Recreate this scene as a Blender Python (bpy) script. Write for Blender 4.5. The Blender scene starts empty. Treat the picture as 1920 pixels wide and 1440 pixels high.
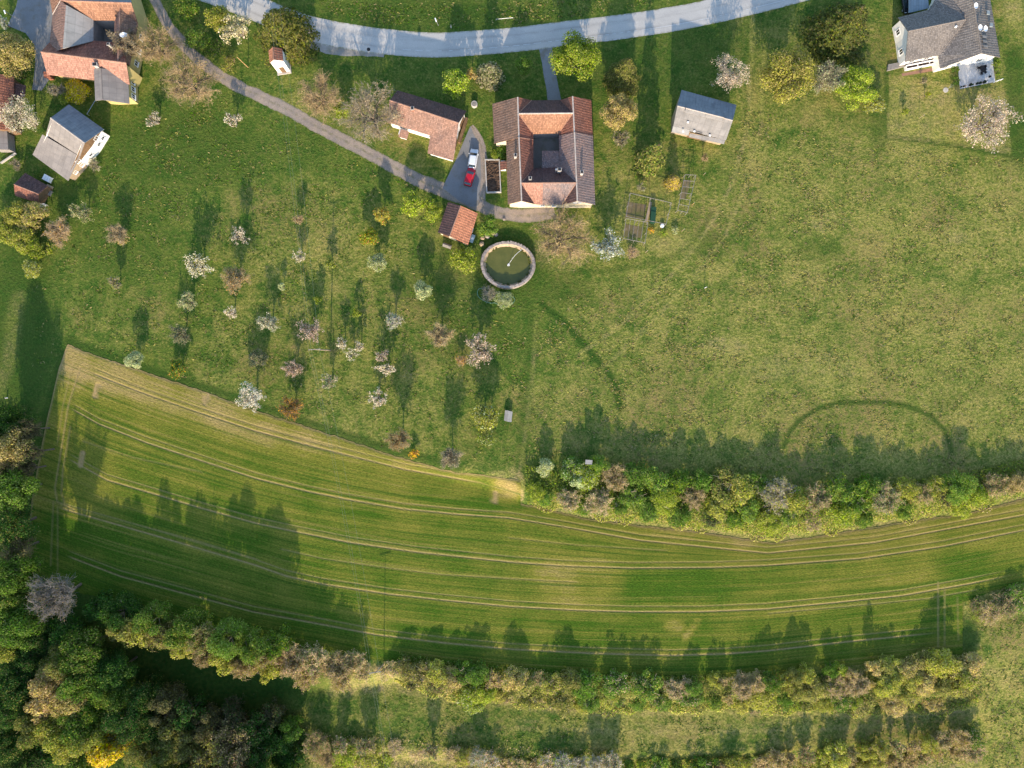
import bpy, bmesh, math, random
import numpy as np
from mathutils import Vector, Matrix
R_ = math.radians
scn = bpy.context.scene
COL = scn.collection

# ------------------------------------------------------------------ camera, sky, sun, exposure
S = 9.6            # photo pixels (1920 wide) per metre on the flat upper ground
H = 140.0          # height of the drone
cam_d = bpy.data.cameras.new("camera")
cam = bpy.data.objects.new("camera", cam_d)
COL.objects.link(cam)
cam.location = (0, 0, H)
cam.rotation_euler = (0, 0, 0)
cam_d.sensor_width = 36.0
cam_d.lens = 36.0 * H / 200.0
cam_d.clip_end = 6000
scn.camera = cam
SUN_EL = R_(20)
world = bpy.data.worlds.new("World")
scn.world = world
world.use_nodes = True
wn = world.node_tree
sky = wn.nodes.new("ShaderNodeTexSky")
sky.sky_type = 'NISHITA'
sky.sun_disc = False
sky.sun_elevation = SUN_EL
sky.sun_rotation = R_(180)
sky.air_density = 1.0
sky.dust_density = 0.6
sky.ozone_density = 1.6
wn.links.new(sky.outputs[0], wn.nodes["Background"].inputs[0])
wn.nodes["Background"].inputs[1].default_value = 0.15
sun_d = bpy.data.lights.new("sun", 'SUN')
sun_d.energy = 3.05
sun_d.angle = R_(0.5)
sun_d.color = (1.0, 0.83, 0.62)
sun = bpy.data.objects.new("sun", sun_d)
COL.objects.link(sun)
sun.rotation_euler = (R_(90) - SUN_EL, 0, R_(-1.5))
sun.location = (0, -200, 150)
scn.view_settings.view_transform = 'Standard'
scn.view_settings.look = 'None'
scn.view_settings.exposure = 1.5
scn.view_settings.gamma = 1.0
scn.cycles.max_bounces = 6
scn.cycles.use_denoising = True

# ------------------------------------------------------------------ terrain and pixel mapping
def sst(a, b, x):
    t = np.clip((np.asarray(x, float) - a) / (b - a), 0, 1)
    return t * t * (3 - 2 * t)

def pl(pts):
    p = np.array(pts, float)
    return lambda x: np.interp(x, p[:, 0], p[:, 1])

FIELD_TOP = pl([(48, 1052), (60, 930), (85, 800), (110, 690), (127, 645), (160, 660), (250, 690), (350, 723), (440, 755), (480, 770), (600, 808), (740, 855), (850, 885), (940, 895), (972, 900), (975.9, 901), (976.1, 944), (1100, 972), (1200, 986), (1300, 996), (1450, 1018), (1550, 1003), (1700, 978), (1800, 965), (1950, 928)])
FIELD_BOT = pl([(48, 1085), (150, 1112), (250, 1130), (330, 1152), (420, 1187), (520, 1203), (600, 1218), (700, 1236), (800, 1247), (960, 1264), (1200, 1277), (1440, 1267), (1600, 1247), (1720, 1233), (1804.9, 1227), (1805.1, 1129), (1860, 1108), (1950, 1085)])
BANK1 = pl([(700, 850), (940, 905), (980, 925), (1100, 950), (1200, 962), (1300, 972), (1450, 992), (1550, 978), (1700, 955), (1800, 942), (1950, 908)])
BANK2 = pl([(-100, 1130), (200, 1185), (280, 1200), (370, 1228), (480, 1258), (560, 1278), (640, 1280), (740, 1268), (850, 1290), (1000, 1303), (1130, 1318), (1300, 1314), (1600, 1318), (1760, 1318), (1850, 1300), (2000, 1290)])
BANK3 = pl([(-100, 1420), (580, 1420), (700, 1425), (850, 1440), (1100, 1448), (1300, 1445), (1600, 1430), (1850, 1415), (2000, 1410)])

def gz(x, y):
    px = 960 + S * np.asarray(x, float)
    py = 720 - S * np.asarray(y, float)
    b1 = BANK1(px) + 5; b2 = BANK2(px) + 8; b3 = BANK3(px) + 5
    z = -2.0 * sst(600, 1050, px) * sst(b1 - 20, b1 + 20, py)
    w2 = 20 + 150 * sst(1805, 1890, px)
    z = z - 2.4 * sst(b2 - w2, b2 + w2, py)
    z = z - 1.6 * sst(b3 - w2, b3 + w2, py)
    # the lawns fall away to the main road behind the farmhouse
    yn = np.clip(np.asarray(y, float) - 55.0, 0, 34)
    z = z - 0.065 * (yn - 3 * (1 - np.exp(-yn / 3))) * sst(720, 860, px) * sst(1660, 1520, px)
    return z

def W(px, py, h=0.0):
    """world point at height h above the ground seen at that photo pixel"""
    z = h
    x = y = 0.0
    for _ in range(4):
        k = (H - z) / H
        x = (px - 960) / S * k
        y = (720 - py) / S * k
        z = float(gz(x, y)) + h
    return Vector((x, y, z))

# ------------------------------------------------------------------ object helpers
def tag(o, label=None, cat=None, group=None, kind=None):
    if label: o['label'] = label
    if cat: o['category'] = cat
    if group: o['group'] = group
    if kind: o['kind'] = kind
    return o

def empty(name, loc, label, cat, group=None, rz=0.0):
    o = bpy.data.objects.new(name, None)
    o.empty_display_size = 0.3
    COL.objects.link(o)
    o.location = loc
    o.rotation_euler = (0, 0, rz)
    return tag(o, label, cat, group)

def link(name, me, parent=None, mats=()):
    o = bpy.data.objects.new(name, me)
    COL.objects.link(o)
    for m in mats:
        me.materials.append(m)
    if parent is not None:
        o.parent = parent
        o.location = (0, 0, 0)
    return o

def ordinal(n):
    u = ['', 'first', 'second', 'third', 'fourth', 'fifth', 'sixth', 'seventh', 'eighth', 'ninth', 'tenth', 'eleventh', 'twelfth', 'thirteenth', 'fourteenth', 'fifteenth', 'sixteenth', 'seventeenth', 'eighteenth', 'nineteenth']
    tn = {2: 'twent', 3: 'thirt', 4: 'fort', 5: 'fift', 6: 'sixt', 7: 'sevent', 8: 'eight', 9: 'ninet'}
    if n < 20: return u[n]
    if n >= 100: return 'hundred-and-' + ordinal(n - 100)
    a, b = divmod(n, 10)
    return tn[a] + ('ieth' if b == 0 else 'y-' + u[b])

class MB:
    """collects faces in world (or local) space and links them as one mesh object"""
    def __init__(self, origin=(0, 0, 0)):
        self.v, self.f, self.m, self.uv = [], [], [], []
        self.o = Vector(origin)
    def face(self, pts, mi=0, uv=None):
        i = len(self.v)
        self.v += [Vector(p) - self.o for p in pts]
        self.f.append(tuple(range(i, i + len(pts))))
        self.m.append(mi)
        self.uv.append(uv)
    def prism(self, base, top, mi=0, mi_top=None):
        n = len(base)
        a = sum(base[i][0] * base[(i + 1) % n][1] - base[(i + 1) % n][0] * base[i][1] for i in range(n))
        if a < 0:
            base = base[::-1]; top = top[::-1]
        self.face(top, mi if mi_top is None else mi_top)
        self.face(base[::-1], mi)
        for i in range(n):
            j = (i + 1) % n
            self.face([base[i], base[j], top[j], top[i]], mi)
    def box(self, c, size, rz=0.0, mi=0, rx=0.0):
        sx, sy, sz = [s / 2 for s in size]
        M = Matrix.Translation(Vector(c)) @ Matrix.Rotation(rz, 4, 'Z') @ Matrix.Rotation(rx, 4, 'X')
        P = [M @ Vector((x, y, z)) for z in (-sz, sz) for x, y in ((-sx, -sy), (sx, -sy), (sx, sy), (-sx, sy))]
        for q in ((3, 2, 1, 0), (4, 5, 6, 7), (0, 1, 5, 4), (1, 2, 6, 5), (2, 3, 7, 6), (3, 0, 4, 7)):
            self.face([P[k] for k in q], mi)
    def tube(self, p0, p1, r0, r1=None, n=8, mi=0, cap=True):
        p0 = Vector(p0); p1 = Vector(p1); r1 = r0 if r1 is None else r1
        d = (p1 - p0)
        if d.length < 1e-6: return
        d.normalize()
        a = d.orthogonal().normalized(); b = d.cross(a)
        A = [p0 + (a * math.cos(2 * math.pi * k / n) + b * math.sin(2 * math.pi * k / n)) * r0 for k in range(n)]
        B = [p1 + (a * math.cos(2 * math.pi * k / n) + b * math.sin(2 * math.pi * k / n)) * r1 for k in range(n)]
        for k in range(n):
            j = (k + 1) % n
            self.face([A[k], A[j], B[j], B[k]], mi)
        if cap:
            self.face(B, mi); self.face(A[::-1], mi)
    def lathe(self, c, prof, n=16, mi=0, sx=1.0, sy=1.0):
        c = Vector(c)
        rings = [[c + Vector((r * sx * math.cos(2 * math.pi * k / n), r * sy * math.sin(2 * math.pi * k / n), z)) for k in range(n)] for r, z in prof]
        for a, b in zip(rings[:-1], rings[1:]):
            for k in range(n):
                j = (k + 1) % n
                self.face([a[k], a[j], b[j], b[k]], mi)
        self.face(rings[-1], mi)
    def slope(self, pts, th=0.16, mi=0, edge=None):
        """a roof plane: slab under the given corner points, UV in metres (u along the eave, v down the slope)"""
        pts = [Vector(p) for p in pts]
        n = Vector((0, 0, 0))
        for i in range(len(pts)):
            a, b = pts[i], pts[(i + 1) % len(pts)]
            n += Vector(((a.y - b.y) * (a.z + b.z), (a.z - b.z) * (a.x + b.x), (a.x - b.x) * (a.y + b.y)))
        if n.z < 0:
            pts = pts[::-1]; n = -n
        n.normalize()
        dn = Vector((n.x, n.y, 0))
        dn = dn.normalized() if dn.length > 1e-4 else Vector((0, -1, 0))
        down = (dn - n * dn.dot(n)).normalized()
        u = n.cross(down)
        self.face(pts, mi, [(p.dot(u), p.dot(down)) for p in pts])
        low = [p - Vector((0, 0, th)) for p in pts]
        e = mi if edge is None else edge
        self.face(low[::-1], e)
        for i in range(len(pts)):
            j = (i + 1) % len(pts)
            self.face([low[i], low[j], pts[j], pts[i]], e)
    def build(self, name, mats, parent=None, smooth=False, merge=False):
        me = bpy.data.meshes.new(name)
        me.from_pydata([tuple(v) for v in self.v], [], self.f)
        if not isinstance(mats, (list, tuple)): mats = [mats]
        for m in mats: me.materials.append(m)
        me.polygons.foreach_set("material_index", self.m)
        ul = me.uv_layers.new(name="uv")
        k = 0
        for f, uv in zip(self.f, self.uv):
            for i in range(len(f)):
                if uv: ul.data[k].uv = uv[i]
                else:
                    ul.data[k].uv = (self.v[f[i]].x, self.v[f[i]].y + self.v[f[i]].z)
                k += 1
        if merge or smooth:
            bm = bmesh.new(); bm.from_mesh(me)
            bmesh.ops.remove_doubles(bm, verts=bm.verts, dist=0.0005)
            bm.to_mesh(me); bm.free()
        if smooth:
            me.polygons.foreach_set("use_smooth", [True] * len(me.polygons))
        me.update()
        o = bpy.data.objects.new(name, me)
        COL.objects.link(o)
        if parent is not None:
            o.parent = parent
        else:
            o.location = self.o
        return o

def np_mesh(name, V, F, attrs=None, mi=None):
    """quads/tris from arrays"""
    me = bpy.data.meshes.new(name)
    V = np.asarray(V, np.float32); F = np.asarray(F, np.int32)
    k = F.shape[1]
    me.vertices.add(len(V)); me.vertices.foreach_set("co", V.ravel())
    me.loops.add(F.size); me.loops.foreach_set("vertex_index", F.ravel())
    me.polygons.add(len(F))
    me.polygons.foreach_set("loop_start", np.arange(0, F.size, k, dtype=np.int32))
    me.polygons.foreach_set("loop_total", np.full(len(F), k, np.int32))
    if mi is not None: me.polygons.foreach_set("material_index", np.asarray(mi, np.int32))
    for n, a in (attrs or {}).items():
        at = me.attributes.new(n, 'FLOAT_COLOR', 'POINT')
        at.data.foreach_set("color", np.asarray(a, np.float32).ravel())
    me.update(calc_edges=True)
    me.validate()
    return me

# ------------------------------------------------------------------ materials
class NT:
    def __init__(self, name, rough=0.85, spec=0.2):
        self.m = bpy.data.materials.new(name)
        self.m.use_nodes = True
        self.t = self.m.node_tree
        self.b = self.t.nodes["Principled BSDF"]
        self.b.inputs["Roughness"].default_value = rough
        self.b.inputs["Specular IOR Level"].default_value = spec
    def n(self, typ, ins=None, **kw):
        nd = self.t.nodes.new(typ)
        for k, v in kw.items(): setattr(nd, k, v)
        for k, v in (ins or {}).items():
            if isinstance(v, bpy.types.NodeSocket): self.t.links.new(v, nd.inputs[k])
            else: nd.inputs[k].default_value = v
        return nd
    def pos(self): return self.n("ShaderNodeNewGeometry").outputs["Position"]
    def uv(self): return self.n("ShaderNodeUVMap", uv_map="uv").outputs[0]
    def scale(self, v, s):
        return self.n("ShaderNodeVectorMath", {0: v, 1: s}, operation='MULTIPLY').outputs[0]
    def noise(self, vec, scale, detail=3.0, rough=0.55):
        return self.n("ShaderNodeTexNoise", {"Vector": vec, "Scale": scale, "Detail": detail, "Roughness": rough}).outputs[0]
    def rng(self, v, a, b, c=0.0, d=1.0):
        return self.n("ShaderNodeMapRange", {0: v, 1: a, 2: b, 3: c, 4: d}).outputs[0]
    def math(self, op, a, b=0.0, clamp=False):
        return self.n("ShaderNodeMath", {0: a, 1: b}, operation=op, use_clamp=clamp).outputs[0]
    def mix(self, f, a, b, blend='MIX'):
        nd = self.n("ShaderNodeMix", data_type='RGBA', blend_type=blend)
        for i, v in ((0, f), (6, a), (7, b)):
            if isinstance(v, bpy.types.NodeSocket): self.t.links.new(v, nd.inputs[i])
            else: nd.inputs[i].default_value = (*v, 1.0) if isinstance(v, tuple) and len(v) == 3 else v
        return nd.outputs[2]
    def mul(self, c, f):
        g = self.n("ShaderNodeCombineColor", {0: f, 1: f, 2: f}).outputs[0]
        return self.mix(1.0, c, g, 'MULTIPLY')
    def bump(self, h, dist=0.05, strength=1.0):
        nb = self.n("ShaderNodeBump", {"Height": h, "Distance": dist, "Strength": strength})
        self.t.links.new(nb.outputs[0], self.b.inputs["Normal"])
    def out(self, c):
        if isinstance(c, bpy.types.NodeSocket): self.t.links.new(c, self.b.inputs["Base Color"])
        else: self.b.inputs["Base Color"].default_value = (*c, 1)
        return self.m
    def attr(self, name, typ='GEOMETRY'):
        return self.n("ShaderNodeAttribute", attribute_name=name, attribute_type=typ)

def plain(name, c, rough=0.8, var=0.25, scale=1.5, spec=0.2, metal=0.0, c2=None):
    t = NT(name, rough, spec)
    p = t.pos()
    f = t.rng(t.noise(p, scale, 4), 0.3, 0.7)
    c2 = c2 or tuple(x * (1 - var) for x in c)
    t.b.inputs["Metallic"].default_value = metal
    return t.out(t.mix(f, c, c2))

def tile_mat(name, a, b, moss=(0.10, 0.085, 0.07), moss_amt=0.3, course=0.36, wave=0.24, pale=None):
    t = NT(name, 0.85, 0.15)
    uv = t.uv(); p = t.pos()
    big = t.rng(t.noise(p, 0.45, 4), 0.35, 0.68)
    c = t.mix(big, a, b)
    # each tile its own shade
    br = t.n("ShaderNodeTexBrick", {"Vector": uv, "Color1": (0.55, 0.55, 0.55, 1), "Color2": (1.3, 1.3, 1.3, 1), "Mortar": (0.45, 0.45, 0.45, 1), "Scale": 1.0, "Mortar Size": 0.025, "Bias": 0.0, "Brick Width": wave, "Row Height": course})
    c = t.mix(0.75, c, br.outputs[0], 'MULTIPLY')
    f = t.rng(t.noise(p, 2.6, 5, 0.7), 0.62 - 0.2 * moss_amt, 0.78, 0, 0.8)
    c = t.mix(f, c, moss)
    if pale:
        f2 = t.rng(t.noise(p, 3.3, 5, 0.7), 0.60, 0.70, 0, 0.7)
        c = t.mix(f2, c, pale)
    w = t.n("ShaderNodeTexWave", {"Vector": uv, "Scale": 1 / (wave * 2) * 0.32, "Distortion": 0.0}, wave_type='BANDS', bands_direction='X')
    h = t.math('ADD', t.math('MULTIPLY', br.outputs[1], -0.4), t.math('ADD', t.noise(p, 5.0, 3), w.outputs[1]))
    t.bump(h, 0.05, 0.6)
    return t.out(c)

M = {}
M['tile_orange'] = tile_mat("tile_orange", (0.36, 0.185, 0.11), (0.28, 0.145, 0.09), moss_amt=0.1)
M['tile_fresh'] = tile_mat("tile_fresh", (0.48, 0.20, 0.11), (0.40, 0.165, 0.095), moss_amt=0.0)
M['tile_pink'] = tile_mat("tile_pink", (0.40, 0.205, 0.145), (0.31, 0.165, 0.12), moss_amt=0.3, moss=(0.22, 0.11, 0.09))
M['tile_brown'] = tile_mat("tile_brown", (0.26, 0.15, 0.10), (0.19, 0.12, 0.09), moss_amt=0.6, pale=(0.30, 0.24, 0.19))
M['tile_red'] = tile_mat("tile_red", (0.30, 0.12, 0.075), (0.22, 0.10, 0.07), moss_amt=0.3)
M['tile_dark'] = tile_mat("tile_dark", (0.14, 0.075, 0.062), (0.10, 0.062, 0.055), moss_amt=0.6, moss=(0.07, 0.05, 0.05))  # mostly for slopes facing away from the sun; their shade is in the colour
M['tile_speck'] = tile_mat("tile_speck", (0.33, 0.20, 0.155), (0.22, 0.165, 0.15), moss_amt=1.1, moss=(0.13, 0.125, 0.13), pale=(0.42, 0.27, 0.19))
M['tile_barn'] = tile_mat("tile_barn", (0.31, 0.175, 0.125), (0.25, 0.15, 0.115), moss_amt=0.7, moss=(0.21, 0.14, 0.11), pale=(0.38, 0.28, 0.22))
M['tile_grey'] = tile_mat("tile_grey", (0.215, 0.185, 0.16), (0.175, 0.155, 0.14), moss_amt=0.1, course=0.3)
M['ridge_tile'] = plain("ridge_tile", (0.40, 0.22, 0.15), 0.8, 0.4)
M['ridge_pale'] = plain("ridge_pale", (0.52, 0.43, 0.36), 0.8, 0.3)
M['ridge_grey'] = plain("ridge_grey", (0.24, 0.20, 0.17), 0.8, 0.3)
def sheet_mat(name, a, b, rib=1.1, stain=(0.16, 0.14, 0.12)):
    t = NT(name, 0.9, 0.1)
    p = t.pos(); uv = t.uv()
    c = t.mix(t.rng(t.noise(p, 0.9, 5, 0.65), 0.35, 0.68), a, b)
    c = t.mix(t.rng(t.noise(t.scale(uv, (2.5, 0.25, 1)), 1.0, 4), 0.55, 0.75, 0, 0.55), c, stain)
    br = t.n("ShaderNodeTexBrick", {"Vector": uv, "Color1": (0.9, 0.9, 0.9, 1), "Color2": (1.08, 1.08, 1.08, 1), "Mortar": (0.6, 0.6, 0.6, 1), "Scale": 1.0, "Mortar Size": 0.02, "Brick Width": rib, "Row Height": 1.25, "Bias": 0.0})
    br.offset = 0.0
    c = t.mix(0.8, c, br.outputs[0], 'MULTIPLY')
    t.bump(t.noise(p, 6.0, 3), 0.02, 0.5)
    return t.out(c)
M['fibre'] = sheet_mat("fibre_cement", (0.27, 0.235, 0.205), (0.215, 0.19, 0.17))
M['fibre_dark'] = sheet_mat("fibre_cement_worn", (0.23, 0.215, 0.205), (0.165, 0.158, 0.152), stain=(0.13, 0.12, 0.105))
M['boards_grey'] = sheet_mat("grey_boards", (0.34, 0.32, 0.29), (0.27, 0.26, 0.24), rib=6.0)
M['shaded_sheet'] = sheet_mat("shaded_roof_sheet", (0.20, 0.215, 0.23), (0.15, 0.165, 0.18), rib=0.6, stain=(0.08, 0.08, 0.085))  # bluish copy for slopes away from the sun, shade put into the colour
M['metal_roof'] = sheet_mat("metal_roof", (0.22, 0.26, 0.28), (0.19, 0.23, 0.25), rib=0.5)
M['wall_white'] = plain("plaster_white", (0.78, 0.74, 0.68), 0.9, 0.12)
M['wall_cream'] = plain("plaster_cream", (0.62, 0.52, 0.38), 0.9, 0.2)
M['wall_yellow'] = plain("plaster_yellow", (0.46, 0.37, 0.15), 0.9, 0.15)
M['wall_grey'] = plain("render_grey", (0.34, 0.32, 0.30), 0.9, 0.2)
M['timber'] = plain("timber_brown", (0.20, 0.12, 0.065), 0.85, 0.4, 2.5)
M['timber_pale'] = plain("timber_pale", (0.42, 0.31, 0.20), 0.85, 0.35, 2.5)
M['timber_grey'] = plain("timber_grey", (0.27, 0.24, 0.21), 0.85, 0.3, 3.0)
M['glass'] = plain("window_glass", (0.03, 0.035, 0.045), 0.12, 0.2, spec=0.6)
M['frame_white'] = plain("frame_white", (0.75, 0.74, 0.72), 0.5, 0.05)
M['white'] = plain("white_paint", (0.80, 0.79, 0.77), 0.5, 0.08)
M['black'] = plain("black_plastic", (0.02, 0.02, 0.023), 0.5, 0.2)
M['steel'] = plain("galvanised_steel", (0.45, 0.46, 0.47), 0.4, 0.15, metal=0.6)
M['brick'] = plain("chimney_brick", (0.36, 0.14, 0.085), 0.9, 0.35, 3)
M['cap'] = plain("cement_cap", (0.46, 0.42, 0.37), 0.9, 0.35)
M['stone'] = plain("stone_wall", (0.36, 0.30, 0.26), 0.9, 0.45, 2.2)
M['stone_pale'] = plain("stone_lining", (0.46, 0.34, 0.22), 0.9, 0.45, 1.8)
M['concrete'] = plain("concrete", (0.48, 0.44, 0.39), 0.9, 0.25, 1.8)
M['soil'] = plain("tilled_soil", (0.10, 0.062, 0.04), 0.95, 0.5, 1.6)
M['clay_soil'] = plain("clay_soil", (0.30, 0.17, 0.11), 0.95, 0.35, 1.3)
M['terracotta'] = plain("terracotta", (0.42, 0.17, 0.09), 0.8, 0.25)
M['bark'] = plain("bark", (0.16, 0.12, 0.09), 0.95, 0.45, 3.0)
M['pole_wood'] = plain("pole_wood", (0.34, 0.26, 0.19), 0.9, 0.3, 2.0)
M['pole_tan'] = plain("pole_tan", (0.50, 0.31, 0.13), 0.9, 0.3, 2.0)
M['ceramic'] = plain("insulator", (0.5, 0.45, 0.4), 0.3, 0.1)
M['red_paint'] = NT("car_paint_red", 0.28, 0.5).out((0.42, 0.008, 0.02))
M['white_paint'] = NT("car_paint_white", 0.28, 0.5).out((0.62, 0.64, 0.66))
M['dark_paint'] = NT("car_paint_black", 0.25, 0.5).out((0.015, 0.018, 0.022))
M['car_glass'] = NT("car_glass", 0.08, 0.6).out((0.02, 0.035, 0.045))
M['car_glass_pale'] = NT("car_windscreen", 0.15, 0.6).out((0.10, 0.16, 0.17))
M['tyre'] = NT("tyre", 0.9, 0.1).out((0.018, 0.018, 0.018))
M['lamp_clear'] = NT("headlamp", 0.15, 0.6).out((0.65, 0.66, 0.66))
M['lamp_red'] = NT("tail_lamp", 0.2, 0.5).out((0.35, 0.01, 0.01))

def asphalt(name, a, b, tint=None, wear=False):
    t = NT(name, 0.9, 0.15)
    p = t.pos()
    c = t.mix(t.rng(t.noise(p, 0.25, 5), 0.35, 0.65), a, b)
    c = t.mul(c, t.rng(t.noise(p, 9.0, 2), 0.3, 0.7, 0.85, 1.12))
    if tint:
        c = t.mix(t.rng(t.noise(p, 0.55, 5, 0.7), 0.52, 0.66, 0, 0.7), c, tint)
    if wear:
        ux = t.n("ShaderNodeSeparateXYZ", {0: t.uv()})
        u = t.math('ABSOLUTE', ux.outputs[0])
        w = t.rng(t.math('ABSOLUTE', t.math('SUBTRACT', u, 0.42)), 0.0, 0.22, 1.0, 0.0)
        q = t.n("ShaderNodeCombineXYZ", {0: t.math('MULTIPLY', ux.outputs[0], 2.2), 1: t.math('MULTIPLY', ux.outputs[1], 0.10)}).outputs[0]
        c = t.mul(c, t.rng(t.math('MULTIPLY', w, t.rng(t.noise(q, 1.5, 3), 0.35, 0.6)), 0, 1, 1.04, 0.80))
        c = t.mix(t.rng(t.noise(q, 4.0, 4, 0.7), 0.60, 0.72, 0, 0.35), c, (0.25, 0.24, 0.225))
        e = t.math('MULTIPLY', t.rng(u, 0.86, 1.0), t.rng(t.noise(p, 1.3, 4, 0.7), 0.38, 0.60), clamp=True)
        c = t.mix(e, c, (0.16, 0.16, 0.07))
    t.bump(t.noise(p, 12, 2), 0.01, 0.4)
    return t.out(c)
M['asphalt'] = asphalt("road_asphalt", (0.44, 0.415, 0.375), (0.385, 0.365, 0.335), wear=True)
M['verge'] = asphalt("gravel_verge", (0.30, 0.28, 0.25), (0.22, 0.20, 0.17), (0.17, 0.16, 0.08))
M['yard'] = asphalt("yard_asphalt", (0.22, 0.22, 0.22), (0.18, 0.18, 0.18), (0.16, 0.14, 0.10))
M['patio'] = asphalt("patio_slabs", (0.55, 0.54, 0.53), (0.40, 0.40, 0.40), (0.30, 0.30, 0.30))
M['bed'] = asphalt("weedy_bed_soil", (0.16, 0.11, 0.065), (0.09, 0.10, 0.03), (0.20, 0.15, 0.10))
M['wire'] = plain("wire", (0.20, 0.22, 0.16), 0.7, 0.05)
M['line_paint'] = plain("line_paint", (0.62, 0.62, 0.60), 0.7, 0.3, 3.0)

def gravel_mat():
    t = NT("track_gravel", 0.95, 0.1)
    p = t.pos(); uv = t.uv()
    c = t.mix(t.rng(t.noise(p, 0.5, 5, 0.65), 0.35, 0.65), (0.33, 0.26, 0.20), (0.22, 0.185, 0.16))
    sx = t.n("ShaderNodeSeparateXYZ", {0: uv}).outputs[0]        # -1..1 across the track
    mid = t.rng(t.math('ABSOLUTE', sx), 0.0, 0.35, 1.0, 0.0)
    g = t.math('MULTIPLY', mid, t.rng(t.noise(p, 1.1, 4, 0.7), 0.42, 0.62), clamp=True)
    c = t.mix(t.math('MULTIPLY', g, 0.65), c, (0.12, 0.12, 0.05))
    e = t.math('MULTIPLY', t.rng(t.math('ABSOLUTE', sx), 0.72, 1.0), t.rng(t.noise(p, 1.6, 4, 0.7), 0.35, 0.6), clamp=True)
    c = t.mix(e, c, (0.10, 0.12, 0.04))
    c = t.mul(c, t.rng(t.noise(p, 6.0, 3), 0.3, 0.7, 0.75, 1.2))
    t.bump(t.noise(p, 5, 4), 0.05, 0.6)
    return t.out(c)
M['gravel'] = gravel_mat()

def ground_mat():
    t = NT("meadow_grass", 0.95, 0.05)
    p = t.pos()
    a = t.attr("g").outputs["Color"]
    s = t.n("ShaderNodeSeparateColor", {0: a})
    dry, lush, straw = s.outputs
    n1 = t.noise(p, 0.06, 4, 0.6)
    n2 = t.noise(p, 0.30, 5, 0.7)
    n3 = t.noise(p, 1.3, 4, 0.7)
    n4 = t.noise(p, 2.6, 6, 0.9)
    n0 = t.noise(p, 0.12, 5, 0.7)
    g = t.mix(t.rng(n2, 0.38, 0.64), (0.050, 0.104, 0.015), (0.128, 0.160, 0.028))
    g = t.mix(t.rng(n3, 0.50, 0.68, 0, 0.75), g, (0.185, 0.165, 0.045))
    d = t.mix(t.rng(n3, 0.38, 0.62), (0.135, 0.168, 0.026), (0.285, 0.245, 0.070))
    d = t.mix(t.rng(n0, 0.52, 0.68, 0, 0.7), d, (0.28, 0.228, 0.068))
    d = t.mix(t.math('MULTIPLY', t.rng(t.noise(p, 0.05, 3, 0.6), 0.50, 0.62), t.rng(n3, 0.4, 0.6), clamp=True), d, (0.21, 0.160, 0.058))
    d = t.mix(t.rng(n0, 0.44, 0.32, 0, 0.8), d, (0.072, 0.125, 0.020))
    fd = t.math('ADD', dry, t.math('ADD', t.rng(n0, 0.32, 0.68, -0.42, 0.42), t.rng(n2, 0.3, 0.7, -0.55, 0.55)), clamp=True)
    fd = t.math('MULTIPLY', fd, t.rng(dry, 0.0, 0.15), clamp=True)
    c = t.mix(fd, g, d)
    fl = t.math('MULTIPLY', lush, t.rng(t.math('ADD', n3, t.math('MULTIPLY', n2, 0.6)), 0.5, 0.98, 0.35, 1.15), clamp=True)
    c = t.mix(fl, c, (0.026, 0.066, 0.010))
    fs = t.math('MULTIPLY', straw, t.rng(t.math('ADD', n3, t.math('MULTIPLY', n4, 0.6)), 0.6, 0.95, 0.3, 1.1), clamp=True)
    c = t.mix(fs, c, t.mix(t.rng(n2, 0.4, 0.6), (0.34, 0.25, 0.11), (0.27, 0.26, 0.06)))
    fk = t.rng(t.noise(p, 0.75, 6, 0.8), 0.54, 0.68, 0, 0.85)
    c = t.mix(fk, c, (0.040, 0.088, 0.015))
    c = t.mul(c, t.rng(n4, 0.33, 0.67, 0.45, 1.55))
    # small pale flower heads and dead stalks
    v = t.n("ShaderNodeTexVoronoi", {"Vector": p, "Scale": 1.1})
    fl2 = t.math('MULTIPLY', t.rng(v.outputs["Distance"], 0.05, 0.16, 1.0, 0.0), t.rng(n2, 0.5, 0.62), clamp=True)
    c = t.mix(t.math('MULTIPLY', fl2, 0.55), c, (0.34, 0.30, 0.14))
    h = t.math('ADD', t.math('MULTIPLY', n4, 0.75), t.math('MULTIPLY', n3, 1.3))
    t.bump(h, 0.20, 1.0)
    return t.out(c)
M['ground'] = ground_mat()

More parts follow.
